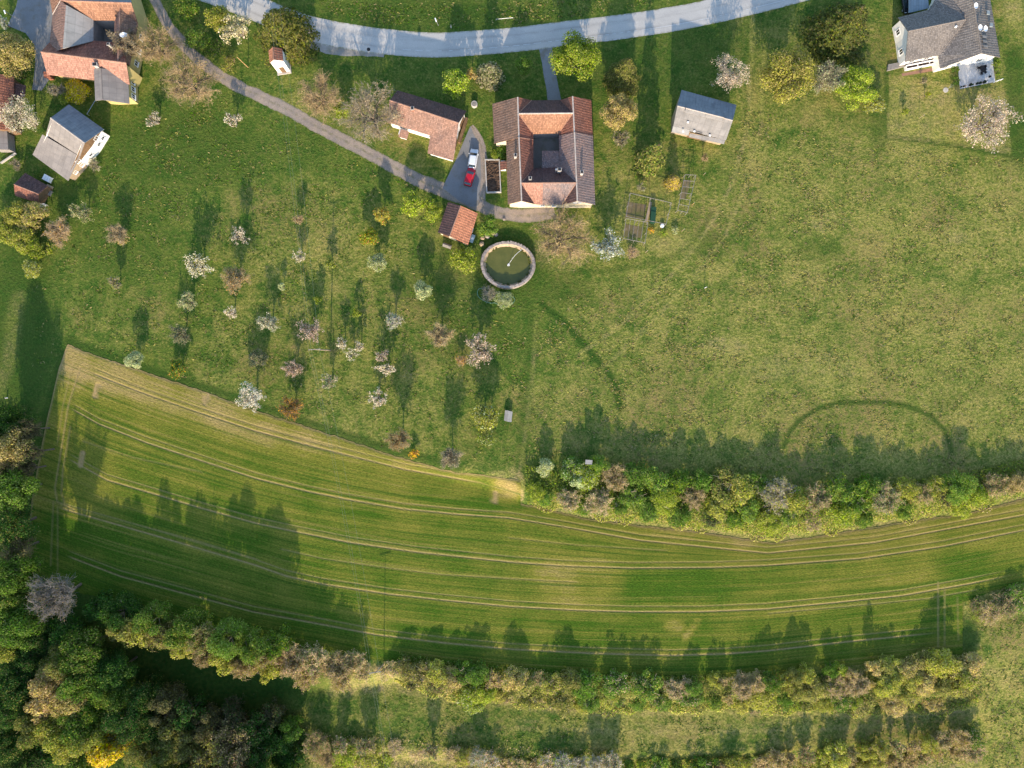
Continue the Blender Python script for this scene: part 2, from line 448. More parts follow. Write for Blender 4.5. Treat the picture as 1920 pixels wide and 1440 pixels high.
def field_mat():
    t = NT("young_crop", 0.95, 0.05)
    a = t.attr("g").outputs["Color"]
    s = t.n("ShaderNodeSeparateColor", {0: a})
    tr, lush, straw = s.outputs
    p = t.pos()
    q = t.attr("row").outputs["Color"]
    n1 = t.noise(t.scale(q, (0.012, 0.55, 1)), 1.0, 3, 0.6)     # drill bout stripes
    n2 = t.noise(t.scale(q, (0.03, 2.6, 1)), 1.0, 3, 0.6)
    n3 = t.noise(p, 0.12, 4, 0.6)
    n4 = t.noise(t.scale(q, (2.2, 7.0, 1)), 1.0, 3, 0.7)
    n5 = t.noise(p, 1.6, 4, 0.7)
    f = t.math('ADD', t.math('MULTIPLY', n1, 0.55), t.math('ADD', t.math('MULTIPLY', n2, 0.35), t.math('MULTIPLY', n3, 0.6)))
    f = t.math('SUBTRACT', t.math('ADD', f, t.math('MULTIPLY', n5, 0.22)), t.math('MULTIPLY', lush, 0.22))
    f = t.math('ADD', f, t.math('MULTIPLY', straw, 0.28))
    n6 = t.noise(t.scale(q, (0.02, 1.25, 1)), 1.0, 2, 0.5)
    n7 = t.noise(t.scale(q, (0.05, 3.4, 1)), 1.0, 3, 0.6)
    f = t.math('ADD', f, t.rng(n7, 0.3, 0.7, -0.10, 0.10))
    c = t.mix(t.rng(f, 0.64, 0.98), (0.054, 0.106, 0.009), (0.190, 0.178, 0.028))
    c = t.mix(t.rng(f, 0.98, 1.24), c, (0.34, 0.245, 0.09))
    c = t.mix(t.rng(n6, 0.56, 0.68, 0, 0.75), c, (0.045, 0.095, 0.010))
    c = t.mix(t.rng(n6, 0.40, 0.30, 0, 0.45), c, (0.24, 0.19, 0.05))
    c = t.mul(c, t.rng(n4, 0.30, 0.70, 0.50, 1.50))
    tm = t.math('MULTIPLY', tr, t.rng(n5, 0.3, 0.55, 0.55, 1.0), clamp=True)
    c = t.mix(tm, c, (0.34, 0.24, 0.11))
    t.bump(t.math('SUBTRACT', t.math('ADD', n4, n5), tr), 0.16, 1.0)
    return t.out(c)
M['field'] = field_mat()

def leaf_mat():
    m = bpy.data.materials.new("foliage"); m.use_nodes = True
    t = NT.__new__(NT); t.m = m; t.t = m.node_tree; t.b = t.t.nodes["Principled BSDF"]
    oi = t.n("ShaderNodeObjectInfo").outputs["Color"]
    c2 = t.attr("col2", 'OBJECT').outputs["Color"]
    s = t.n("ShaderNodeSeparateColor", {0: t.attr("lf").outputs["Color"]})
    c = t.mix(s.outputs[1], oi, c2)
    hs = t.n("ShaderNodeHueSaturation", {"Hue": t.rng(s.outputs[2], 0, 1, 0.475, 0.525), "Saturation": t.rng(s.outputs[2], 0, 1, 0.85, 1.12), "Value": t.rng(s.outputs[0], 0, 1, 0.55, 1.45), "Color": c})
    d = t.n("ShaderNodeBsdfDiffuse", {"Color": hs.outputs[0]})
    tl = t.n("ShaderNodeBsdfTranslucent", {"Color": hs.outputs[0]})
    mx = t.n("ShaderNodeMixShader", {0: 0.36, 1: d.outputs[0], 2: tl.outputs[0]})
    t.t.links.new(mx.outputs[0], t.t.nodes["Material Output"].inputs[0])
    return m
M['leaf'] = leaf_mat()
def twig_mat():
    t = NT("twigs", 0.95, 0.05)
    c = t.attr("twig", 'OBJECT').outputs["Color"]
    return t.out(t.mul(c, t.rng(t.noise(t.pos(), 2.0, 3), 0.3, 0.7, 0.7, 1.3)))
M['twig'] = twig_mat()
def water_mat():
    t = NT("pond_water", 0.07, 0.5)
    p = t.pos()
    c = t.mix(t.rng(t.noise(p, 0.5, 4), 0.4, 0.65), (0.085, 0.092, 0.018), (0.11, 0.11, 0.024))
    t.bump(t.noise(p, 2.5, 3), 0.01, 0.25)
    return t.out(c)
M['water'] = water_mat()

# ------------------------------------------------------------------ ground sheet
def seg_dist(PX, PY, pts):
    best = np.full(PX.shape, 1e9)
    for (x0, y0), (x1, y1) in zip(pts[:-1], pts[1:]):
        dx, dy = x1 - x0, y1 - y0
        L2 = dx * dx + dy * dy + 1e-9
        tt = np.clip(((PX - x0) * dx + (PY - y0) * dy) / L2, 0, 1)
        best = np.minimum(best, np.hypot(PX - x0 - tt * dx, PY - y0 - tt * dy))
    return best

def in_poly(PX, PY, pts):
    r = np.zeros(PX.shape, bool)
    n = len(pts)
    for i in range(n):
        x0, y0 = pts[i]; x1, y1 = pts[(i + 1) % n]
        if y0 == y1: continue
        c = ((PY >= y0) != (PY >= y1)) & (PX < (x1 - x0) * (PY - y0) / (y1 - y0) + x0)
        r ^= c
    return r

def blob(PX, PY, cx, cy, rx, ry):
    d = np.hypot((PX - cx) / rx, (PY - cy) / ry)
    return sst(1.25, 0.55, d)

def build_ground():
    st = 0.36
    xs = np.arange(-108, 108.01, st); ys = np.arange(-84, 82.01, st)
    out = np.array([4, 10, 20, 40, 80, 160, 320, 640, 1280], float)
    xs = np.concatenate([xs[0] - out[::-1], xs, xs[-1] + out])
    ys = np.concatenate([ys[0] - out[::-1], ys, ys[-1] + out])
    X, Y = np.meshgrid(xs, ys)
    Z = gz(X, Y)
    PX = 960 + S * X; PY = 720 - S * Y
    for _ in range(2):
        PX = 960 + S * X * H / (H - Z); PY = 720 - S * Y * H / (H - Z)
    dry = np.zeros_like(X); lush = np.zeros_like(X); straw = np.zeros_like(X)
    def mx(A, v): np.maximum(A, v, out=A)
    # the big meadow on the right is drier than the orchard
    dry += 0.66 * sst(960, 1230, PX) * sst(180, 420, PY)
    dry += 0.20 * sst(1400, 1700, PX) * sst(250, 420, PY)
    dry += 0.52 * sst(1180, 1300, PX) * sst(900, 450, PX * 0 + 500) * 0
    dry += 0.40 * sst(430, 560, PX + 0.4 * (PY - 400)) * sst(960, 860, PX) * sst(330, 460, PY)
    dry += 0.30 * blob(PX, PY, 560, 440, 190, 110) + 0.22 * blob(PX, PY, 250, 600, 120, 60)
    dry += 0.45 * sst(1330, 1420, PX) * sst(420, 250, PY) * sst(-10, 60, PY)
    dry += 0.25 * blob(PX, PY, 1000, 800, 90, 140)
    mx(dry, 0.5 * sst(1815, 1850, PX) * sst(1110, 1150, PY))
    mx(dry, 0.14 * sst(690, 780, PX) * sst(1295, 1330, PY) * sst(1830, 1790, PX))
    dry *= 1 - 0.8 * in_poly(PX, PY, [(1880, 60), (1960, 60), (1960, 300), (1900, 300)])
    mx(dry, 0.55 * blob(PX, PY, 800, 265, 90, 60)); mx(dry, 0.6 * blob(PX, PY, 1890, 40, 40, 70))
    mx(dry, 0.35 * blob(PX, PY, 330, 90, 70, 90)); mx(dry, 0.3 * blob(PX, PY, 560, 170, 80, 40))
    lawn = in_poly(PX, PY, [(1668, 140), (1662, 258), (1790, 273), (1896, 290), (1884, 170), (1800, 160)])
    dry = np.where(lawn, 0.95, dry)
    straw = np.where(lawn, 0.45, straw)
    for cx, cy, rx, ry, a in ((1730, 176, 22, 9, .9), (1770, 186, 30, 10, .7), (1360, 650, 45, 22, .55), (1545, 415, 26, 22, .6), (1790, 445, 30, 14, .5), (1450, 690, 60, 25, .35), (1545, 690, 70, 40, .25), (1250, 455, 60, 18, .4), (1545, 40, 60, 20, 0), (1900, 20, 20, 30, .8), (350, 150, 40, 50, .5), (600, 195, 50, 40, .5), (690, 225, 60, 45, .5), (1050, 470, 60, 40, .4), (1860, 1145, 50, 25, .6), (1870, 1270, 40, 25, .4), (960, 915, 14, 40, 1.2), (938, 896, 30, 14, 1.1), (972, 915, 12, 34, 1.1), (1020, 930, 10, 10, .0), (855, 270, 10, 30, .4), (1175, 415, 28, 45, .45), (1180, 472, 20, 10, .8)):
        mx(straw, a * blob(PX, PY, cx, cy, rx, ry))
    # lush strips and patches; some left and lower left paint in tree shade
    for pts, w, a in (([(1015, 570), (1035, 585), (1065, 612), (1110, 665), (1140, 698), (1155, 725), (1162, 765)], 6.5, 1.0),
                      ([(1470, 835), (1480, 810), (1500, 787), (1535, 765), (1580, 755), (1650, 754), (1700, 760), (1745, 780), (1775, 810), (1785, 850)], 5, .9),
                      ([(1030, 525), (1080, 511), (1150, 506), (1210, 498), (1265, 480), (1310, 440), (1335, 400)], 6, .4),
                      ([(1662, 255), (1790, 272), (1896, 292)], 5, .9), ([(1662, 140), (1662, 258)], 6, .6),
                      ([(985, 560), (1000, 620), (990, 700), (985, 780), (975, 880)], 12, .5),
                      ([(130, 640), (250, 683), (440, 745), (600, 800), (740, 846), (860, 878)], 8, .8),
                      ([(130, 640), (108, 700), (82, 800), (58, 930)], 12, .7),
                      ([(870, 850), (900, 830), (940, 800)], 16, .25),
                      ([(1900, 100), (1905, 280)], 18, .6)):
        d = seg_dist(PX, PY, pts)
        mx(lush, a * sst(w * 1.5, w * 0.4, d))
    for cx, cy, rx, ry, a in ((950, 500, 95, 80, .6), (850, 520, 110, 90, .45), (330, 280, 190, 80, .45), (560, 270, 60, 50, .3), (900, 640, 90, 70, .35), (1540, 470, 50, 26, .35), (1330, 460, 40, 30, .5), (1060, 545, 60, 30, .5), (240, 420, 110, 120, .25), (1180, 120, 120, 80, .35), (1340, 70, 120, 70, .4), (800, 30, 240, 40, .5), (40, 620, 70, 200, .7), (380, 1270, 260, 90, 1.0), (60, 1200, 140, 260, 1.0), (300, 1380, 320, 100, .9), (1815, 1190, 22, 40, .8), (1650, 230, 20, 60, .5), (1780, 750, 30, 20, .3), (1850, 730, 40, 18, .25), (1910, 260, 40, 60, .7), (110, 370, 70, 70, .4)):
        mx(lush, a * blob(PX, PY, cx, cy, rx, ry))
    # worn wheel lines, and last a broad pale band at the left edge
    for pts, w, a in (([(1085, 665), (1150, 620), (1215, 560), (1275, 500), (1330, 425), (1370, 350), (1400, 250), (1410, 100), (1412, 0)], 4, .55),
                      ([(1130, 690), (1180, 645), (1245, 580), (1305, 515), (1360, 440), (1395, 360), (1425, 250), (1432, 100)], 4, .45),
                      ([(975, 880), (990, 780), (1000, 690), (1005, 600)], 4, .35),
                      ([(960, 1365), (1150, 1372), (1300, 1374), (1480, 1368), (1700, 1360)], 5, .5),
                      ([(960, 1352), (1150, 1358), (1300, 1362), (1480, 1356)], 4, .3),
                      ([(1500, 690), (1550, 700), (1600, 700)], 3, .6),
                      ([(20, 610), (35, 560), (15, 680), (-10, 740)], 14, .3)):
        d = seg_dist(PX, PY, pts)
        mx(straw, a * sst(w * 1.6, w * 0.3, d))
    # dry bank grass, paled to paint in the sunlight on the slope
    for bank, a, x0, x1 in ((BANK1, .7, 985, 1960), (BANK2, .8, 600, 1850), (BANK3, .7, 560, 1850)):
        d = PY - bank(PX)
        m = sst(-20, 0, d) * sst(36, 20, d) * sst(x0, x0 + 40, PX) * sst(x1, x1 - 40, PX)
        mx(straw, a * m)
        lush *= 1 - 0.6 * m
    mx(straw, 1.1 * blob(PX, PY, 700, 1262, 60, 16)); mx(straw, 0.8 * blob(PX, PY, 790, 1415, 150, 14))
    g = np.stack([np.clip(dry, 0, 1.2), np.clip(lush, 0, 1), np.clip(straw, 0, 1.3), np.ones_like(dry)], -1).reshape(-1, 4)
    # keep the ground well under the crop sheet and the pond
    inside = (PY > FIELD_TOP(PX) + 6) & (PY < FIELD_BOT(PX) - 6) & (PX > 55)
    Zs = Z - 0.25 * inside
    ny, nx = X.shape
    idx = np.arange(ny * nx).reshape(ny, nx)
    F = np.stack([idx[:-1, :-1], idx[:-1, 1:], idx[1:, 1:], idx[1:, :-1]], -1).reshape(-1, 4)
    me = np_mesh("ground", np.stack([X, Y, Zs], -1).reshape(-1, 3), F, {"g": g})
    o = link("ground", me, None, [M['ground']])
    tag(o, kind='structure')
    me.polygons.foreach_set("use_smooth", [True] * len(me.polygons))
build_ground()

# ------------------------------------------------------------------ crop field with tramlines
TL = [pl([(40, 640), (127, 680), (215, 716), (275, 739), (370, 772), (480, 808), (600, 840), (760, 880), (900, 905), (975, 930), (1100, 960), (1285, 985), (1440, 1012), (1640, 992), (1950, 930)]),
      pl([(40, 735), (137, 768), (185, 795), (275, 830), (375, 863), (480, 897), (580, 922), (655, 937), (755, 954), (855, 964), (955, 971), (1060, 988), (1200, 1013), (1440, 1037), (1640, 1017), (1950, 960)]),
      pl([(40, 826), (135, 864), (200, 900), (275, 922), (375, 952), (480, 981), (555, 997), (655, 1017), (780, 1035), (960, 1054), (1060, 1061), (1185, 1065), (1335, 1064), (1440, 1060), (1615, 1047), (1765, 1025), (1950, 988)]),
      pl([(40, 926), (137, 960), (225, 985), (362, 1025), (480, 1060), (537, 1080), (605, 1095), (730, 1114), (830, 1125), (955, 1137), (1085, 1144), (1185, 1147), (1310, 1147), (1435, 1142), (1565, 1130), (1690, 1117), (1815, 1095), (1950, 1068)]),
      pl([(40, 1010), (130, 1044), (225, 1080), (325, 1107), (475, 1147), (605, 1171), (705, 1190), (830, 1205), (955, 1217), (1110, 1225), (1260, 1229), (1360, 1226), (1440, 1220), (1590, 1203), (1690, 1193), (1800, 1182), (1950, 1165)])]

def build_field():
    cx = np.concatenate([np.arange(49, 180, 2.2), np.arange(180, 970, 7.0), [975.89, 976.11], np.arange(982, 1730, 7.0), np.arange(1730, 1803, 2.2), [1804.89, 1805.11], np.arange(1810, 1948, 7.0)])
    nr = 330
    T = np.linspace(0, 1, nr)[:, None]
    top = FIELD_TOP(cx)[None, :]; bot = FIELD_BOT(cx)[None, :]
    rs = np.random.RandomState(4)
    wob = np.interp(cx, np.arange(0, 2000, 5), rs.uniform(-1.6, 1.6, 400))[None, :]
    top = top + wob; bot = bot - wob[:, ::-1]
    PY = top + (bot - top) * T
    PX = np.broadcast_to(cx[None, :], PY.shape)
    Y0 = [l(PX) for l in TL]
    phi = np.zeros_like(PY)
    P = np.stack(Y0, 0)
    sp = 8.0
    phi = np.where(PY < P[0], (PY - P[0]) / 80.0 * sp, 0)
    for k in range(4):
        phi = np.where((PY >= P[k]) & (PY < P[k + 1]), sp * (k + (PY - P[k]) / np.maximum(P[k + 1] - P[k], 1)), phi)
    phi = np.where(PY >= P[4], sp * 4 + (PY - P[4]) / 80.0 * sp, phi)
    tr = np.zeros_like(PY)
    lims = [(175, 905), (137, 1950), (133, 1950), (112, 1880), (130, 1745)]
    for k, (a, b) in enumerate(lims):
        fade = sst(a - 8, a + 12, PX) * sst(b + 30, b - 60, PX)
        for off, amp, w in ((0, 0.95, 1.55), (-10.5, 0.55, 1.3)):
            d = np.abs(PY - P[k] - off)
            np.maximum(tr, amp * fade * np.exp(-(d / w) ** 2), out=tr)
    # extra faint passes
    for pts, amp in (([(530, 1030), (605, 1047), (730, 1065), (830, 1077), (960, 1085), (1085, 1091)], .5), ([(240, 718), (325, 748), (480, 798), (620, 838)], .55), ([(1440, 1150), (1600, 1136), (1740, 1122), (1830, 1106)], .5), ([(225, 975), (362, 1012), (480, 1048)], .5), ([(155, 827), (250, 858), (380, 885)], .35), ([(955, 1008), (1085, 1022), (1250, 1032)], .35)):
        d = seg_dist(PX, PY, pts)
        np.maximum(tr, amp * np.exp(-(d / 1.4) ** 2), out=tr)
    for pts, amp in (([(150, 690), (128, 760), (112, 860), (103, 915), (107, 940), (140, 957)], .65), ([(137, 680), (118, 760), (108, 830)], .35), ([(132, 800), (118, 880), (115, 925), (122, 945)], .5), ([(100, 940), (95, 1060)], .4), ([(108, 950), (108, 1070)], .35), ([(1759, 1092), (1759, 1212)], .6), ([(1771, 1100), (1771, 1210)], .45), ([(1795, 1120), (1797, 1200)], .3)):
        d = seg_dist(PX, PY, pts)
        np.maximum(tr, amp * np.exp(-(d / 1.6) ** 2), out=tr)
    d = np.minimum(PY - top, np.where(PX < 127, 99, 99))
    np.maximum(tr, 0.75 * np.exp(-((PY - top) / 3.0) ** 2), out=tr)
    dl = seg_dist(PX, PY, [(48, 1052), (60, 930), (85, 800), (110, 690), (127, 645)])
    np.maximum(tr, 0.75 * np.exp(-(dl / 3.0) ** 2), out=tr)
    for pts in ([(183, 722), (178, 742)], [(155, 850), (151, 872)], [(930, 925), (927, 940)], [(388, 740), (384, 755)]):
        d = seg_dist(PX, PY, pts)
        np.maximum(tr, 1.0 * sst(7, 3, d), out=tr)
    straw = 0.92 * sst(70, 0, PY - P[0]) * sst(700, 420, PX) * (PY < P[0] + 40) + 0.5 * blob(PX, PY, 130, 690, 40, 60)
    straw = np.maximum(straw, 0.75 * sst(35, -5, PY - P[0]) * sst(1000, 500, PX))
    straw = np.maximum(straw, 0.85 * blob(PX, PY, 1265, 1175, 22, 14)); straw = np.maximum(straw, 0.85 * seg_in(PX, PY, [(1285, 1195), (1308, 1165)], 9))
    straw = np.maximum(straw, 1.15 * blob(PX, PY, 950, 918, 34, 30)); straw = np.maximum(straw, 0.75 * blob(PX, PY, 1080, 1095, 95, 55))
    straw = np.maximum(straw, 0.6 * sst(30, 5, PY - top) * sst(1140, 1240, PX))
    lush = 1.0 * np.clip(sst(1156, 1182, PX) * sst(1500, 1320, PX) * sst(1052, 1084, PY) * sst(1146, 1105, PY), 0, 1)
    lush = np.maximum(lush, 0.8 * blob(PX, PY, 900, 945, 110, 16)); lush = np.maximum(lush, 0.6 * blob(PX, PY, 900, 1000, 60, 40))
    lush = np.maximum(lush, 0.5 * sst(P[3] - 5, P[3] + 25, PY) * sst(500, 800, PX) * (1 - straw)); lush = np.maximum(lush, 0.8 * sst(500, 240, PX) * sst(930, 990, PY))  # the darker lower left paints in the woodland's shadow
    lush = np.maximum(lush, 0.7 * blob(PX, PY, 1840, 1060, 90, 30))
    lush = np.maximum(lush, 0.35 * sst(120, 300, PX) * sst(720, 900, PY - 0.25 * PX + 60))
    Xw = np.zeros_like(PY); Yw = np.zeros_like(PY); Zw = np.zeros_like(PY)
    for _ in range(4):
        k = (H - Zw) / H
        Xw = (PX - 960) / S * k; Yw = (720 - PY) / S * k
        Zw = gz(Xw, Yw) + 0.06
    edge = np.minimum(np.minimum(T * (bot - top), (1 - T) * (bot - top)) / 6, 1)
    g = np.stack([np.clip(tr, 0, 1), np.clip(lush, 0, 1), np.clip(straw, 0, 1.2), np.ones_like(tr)], -1).reshape(-1, 4)
    row = np.stack([Xw, phi, np.zeros_like(phi), np.ones_like(phi)], -1).reshape(-1, 4)
    ny, nx = PY.shape
    idx = np.arange(ny * nx).reshape(ny, nx)
    F = np.stack([idx[:-1, :-1], idx[1:, :-1], idx[1:, 1:], idx[:-1, 1:]], -1)[:, np.diff(cx) > 0.3].reshape(-1, 4)
    me = np_mesh("crop_field", np.stack([Xw, Yw, Zw], -1).reshape(-1, 3), F, {"g": g, "row": row})
    o = link("crop_field", me, None, [M['field']])
    tag(o, kind='structure')
def seg_in(PX, PY, pts, w):
    return sst(w, w * 0.5, seg_dist(PX, PY, pts))
build_field()

# ------------------------------------------------------------------ roads and paving
def smooth_line(pts, step=1.0):
    """Catmull-Rom through world points"""
    P = [Vector(p) for p in pts]
    P = [P[0] * 2 - P[1]] + P + [P[-1] * 2 - P[-2]]
    out = []
    for i in range(1, len(P) - 2):
        a, b, c, d = P[i - 1:i + 3]
        n = max(2, int((c - b).length / step))
        for k in range(n):
            t = k / n
            out.append(0.5 * ((2 * b) + (c - a) * t + (2 * a - 5 * b + 4 * c - d) * t * t + (3 * b - a - 3 * c + d) * t ** 3))
    out.append(P[-2])
    return out

def onz(p, z):
    return Vector((p.x, p.y, float(gz(p.x, p.y)) + z))

def ribbon(name, px_pts, widths, z, mat, jitter=0.0, seed=0, cols=5):
    C = smooth_line([W(x, y) for x, y in px_pts], 0.7)
    wp = np.interp(np.linspace(0, 1, len(C)), np.linspace(0, 1, len(widths)), widths)
    rs = random.Random(seed)
    mb = MB()
    rows = []
    jl = jr = 0.0
    for i, p in enumerate(C):
        d = (C[min(i + 1, len(C) - 1)] - C[max(i - 1, 0)]); d.z = 0; d.normalize()
        nrm = Vector((-d.y, d.x, 0))
        jl = jl * 0.6 + rs.uniform(-jitter, jitter); jr = jr * 0.6 + rs.uniform(-jitter, jitter)
        a = -wp[i] / 2 + jl; b = wp[i] / 2 + jr
        rows.append([(onz(p + nrm * (a + (b - a) * k / (cols - 1)), z), -1 + 2 * k / (cols - 1), i * 0.7) for k in range(cols)])
    for r0, r1 in zip(rows[:-1], rows[1:]):
        for k in range(cols - 1):
            q = [r0[k + 1], r0[k], r1[k], r1[k + 1]]
            mb.face([x[0] for x in q], 0, [(x[1], x[2]) for x in q])
    o = mb.build(name, mat)
    tag(o, kind='structure')
    return C, o

ROAD = [(330, -40), (420, -8), (480, 16), (530, 37), (580, 54), (650, 68), (720, 78), (800, 84), (870, 82), (960, 75), (1060, 63), (1160, 51), (1260, 36), (1350, 18), (1450, -6), (1560, -36)]
RC, _ = ribbon("road", ROAD, [5.0], 0.020, M['asphalt'], 0.03, 1)
ribbon("road_verge", [(545, 66), (600, 88), (660, 98), (720, 105)], [1.0, 2.0, 1.6, 0.6], 0.016, M['verge'], 0.15, 2)
TRACK = [(282, -30), (293, 5), (312, 42), (338, 78), (366, 106), (405, 138), (455, 166), (520, 196), (600, 240), (680, 281), (740, 314), (800, 345), (850, 364), (885, 378)]
ribbon("gravel_track", TRACK, [1.9, 2.2, 2.4, 2.4, 2.5, 2.7, 3.0], 0.016, M['gravel'], 0.12, 3, 9)
ribbon("farm_lane", [(880, 372), (903, 386), (930, 398), (965, 404), (1000, 404), (1040, 398)], [3.2, 2.6, 2.4, 2.8, 3.0, 2.4], 0.012, M['gravel'], 0.12, 4, 9)
ribbon("court_verge", [(884, 236), (897, 256), (906, 290), (908, 325), (904, 365), (900, 388)], [0.6, 1.6, 1.5, 1.2, 1.4, 1.6], 0.008, M['gravel'], 0.12, 8, 7)
ribbon("driveway", [(1022, 89), (1024, 98), (1028, 125), (1035, 160), (1040, 190)], [2.6, 2.3, 2.4, 2.6], 0.012, M['yard'], 0.05, 5)

def sheet(name, px, z, mat, kind='structure', sub=True):
    mb = MB()
    P = [W(x, y) + Vector((0, 0, z)) for x, y in px]
    a = sum(P[i].x * P[(i + 1) % len(P)].y - P[(i + 1) % len(P)].x * P[i].y for i in range(len(P)))
    if a < 0: P = P[::-1]
    mb.face(P)
    o = mb.build(name, mat)
    return tag(o, kind=kind)
sheet("parking_court", [(830, 352), (840, 330), (853, 304), (864, 278), (876, 250), (882, 236), (888, 252), (897, 268), (901, 300), (902, 335), (899, 362), (896, 386), (884, 388), (860, 376)], 0.024, M['yard'])
sheet("farm_yard", [(36, -14), (30, 14), (14, 48), (48, 62), (64, 84), (66, 120), (63, 150), (60, 168), (78, 170), (92, 150), (100, 140), (102, 95), (104, 40), (100, -14)], 0.012, M['yard'])
sheet("forecourt", [(938, 404), (944, 392), (1038, 388), (1037, 408), (1000, 414), (965, 414)], 0.008, M['gravel'])
sheet("courtyard_paving", [(990, 240), (1060, 240), (1060, 325), (990, 325)], 0.010, M['verge'])
sheet("courtyard_paving", [(165, 28), (225, 28), (225, 88), (165, 88)], 0.010, M['verge'])

def dashes():
    mb = MB()
    L = 0.0
    for i in range(1, len(RC) - 1):
        L += (RC[i] - RC[i - 1]).length
        if RC[i].x < -22: continue
        gap = 2.1 if RC[i].x < 6 else 1.4
        if (L % gap) > (1.2 if RC[i].x < 6 else 1.15): continue
        d = (RC[i + 1] - RC[i]); d.z = 0; l = d.length; d.normalize()
        nr = Vector((-d.y, d.x, 0))
        for off in (-1.22,):
            a = RC[i] + nr * (off - 0.045); b = RC[i] + nr * (off + 0.045)
            mb.face([onz(q, 0.030) for q in (a, a + d * l, b + d * l, b)])
    tag(mb.build("road_marking", M['line_paint']), kind='structure')
dashes()

# ------------------------------------------------------------------ buildings
def offset_poly(P, d):
    """inset a CCW polygon of 2-D points by d"""
    n = len(P); out = []
    for i in range(n):
        a, b, c = Vector(P[i - 1]), Vector(P[i]), Vector(P[(i + 1) % n])
        e0 = (b - a).normalized(); e1 = (c - b).normalized()
        n0 = Vector((-e0.y, e0.x)); n1 = Vector((-e1.y, e1.x))
        m = n0 + n1
        m = m / max(m.dot(m) / 2, 0.35) if m.length > 1e-4 else n0
        out.append(b + m * d)
    return out

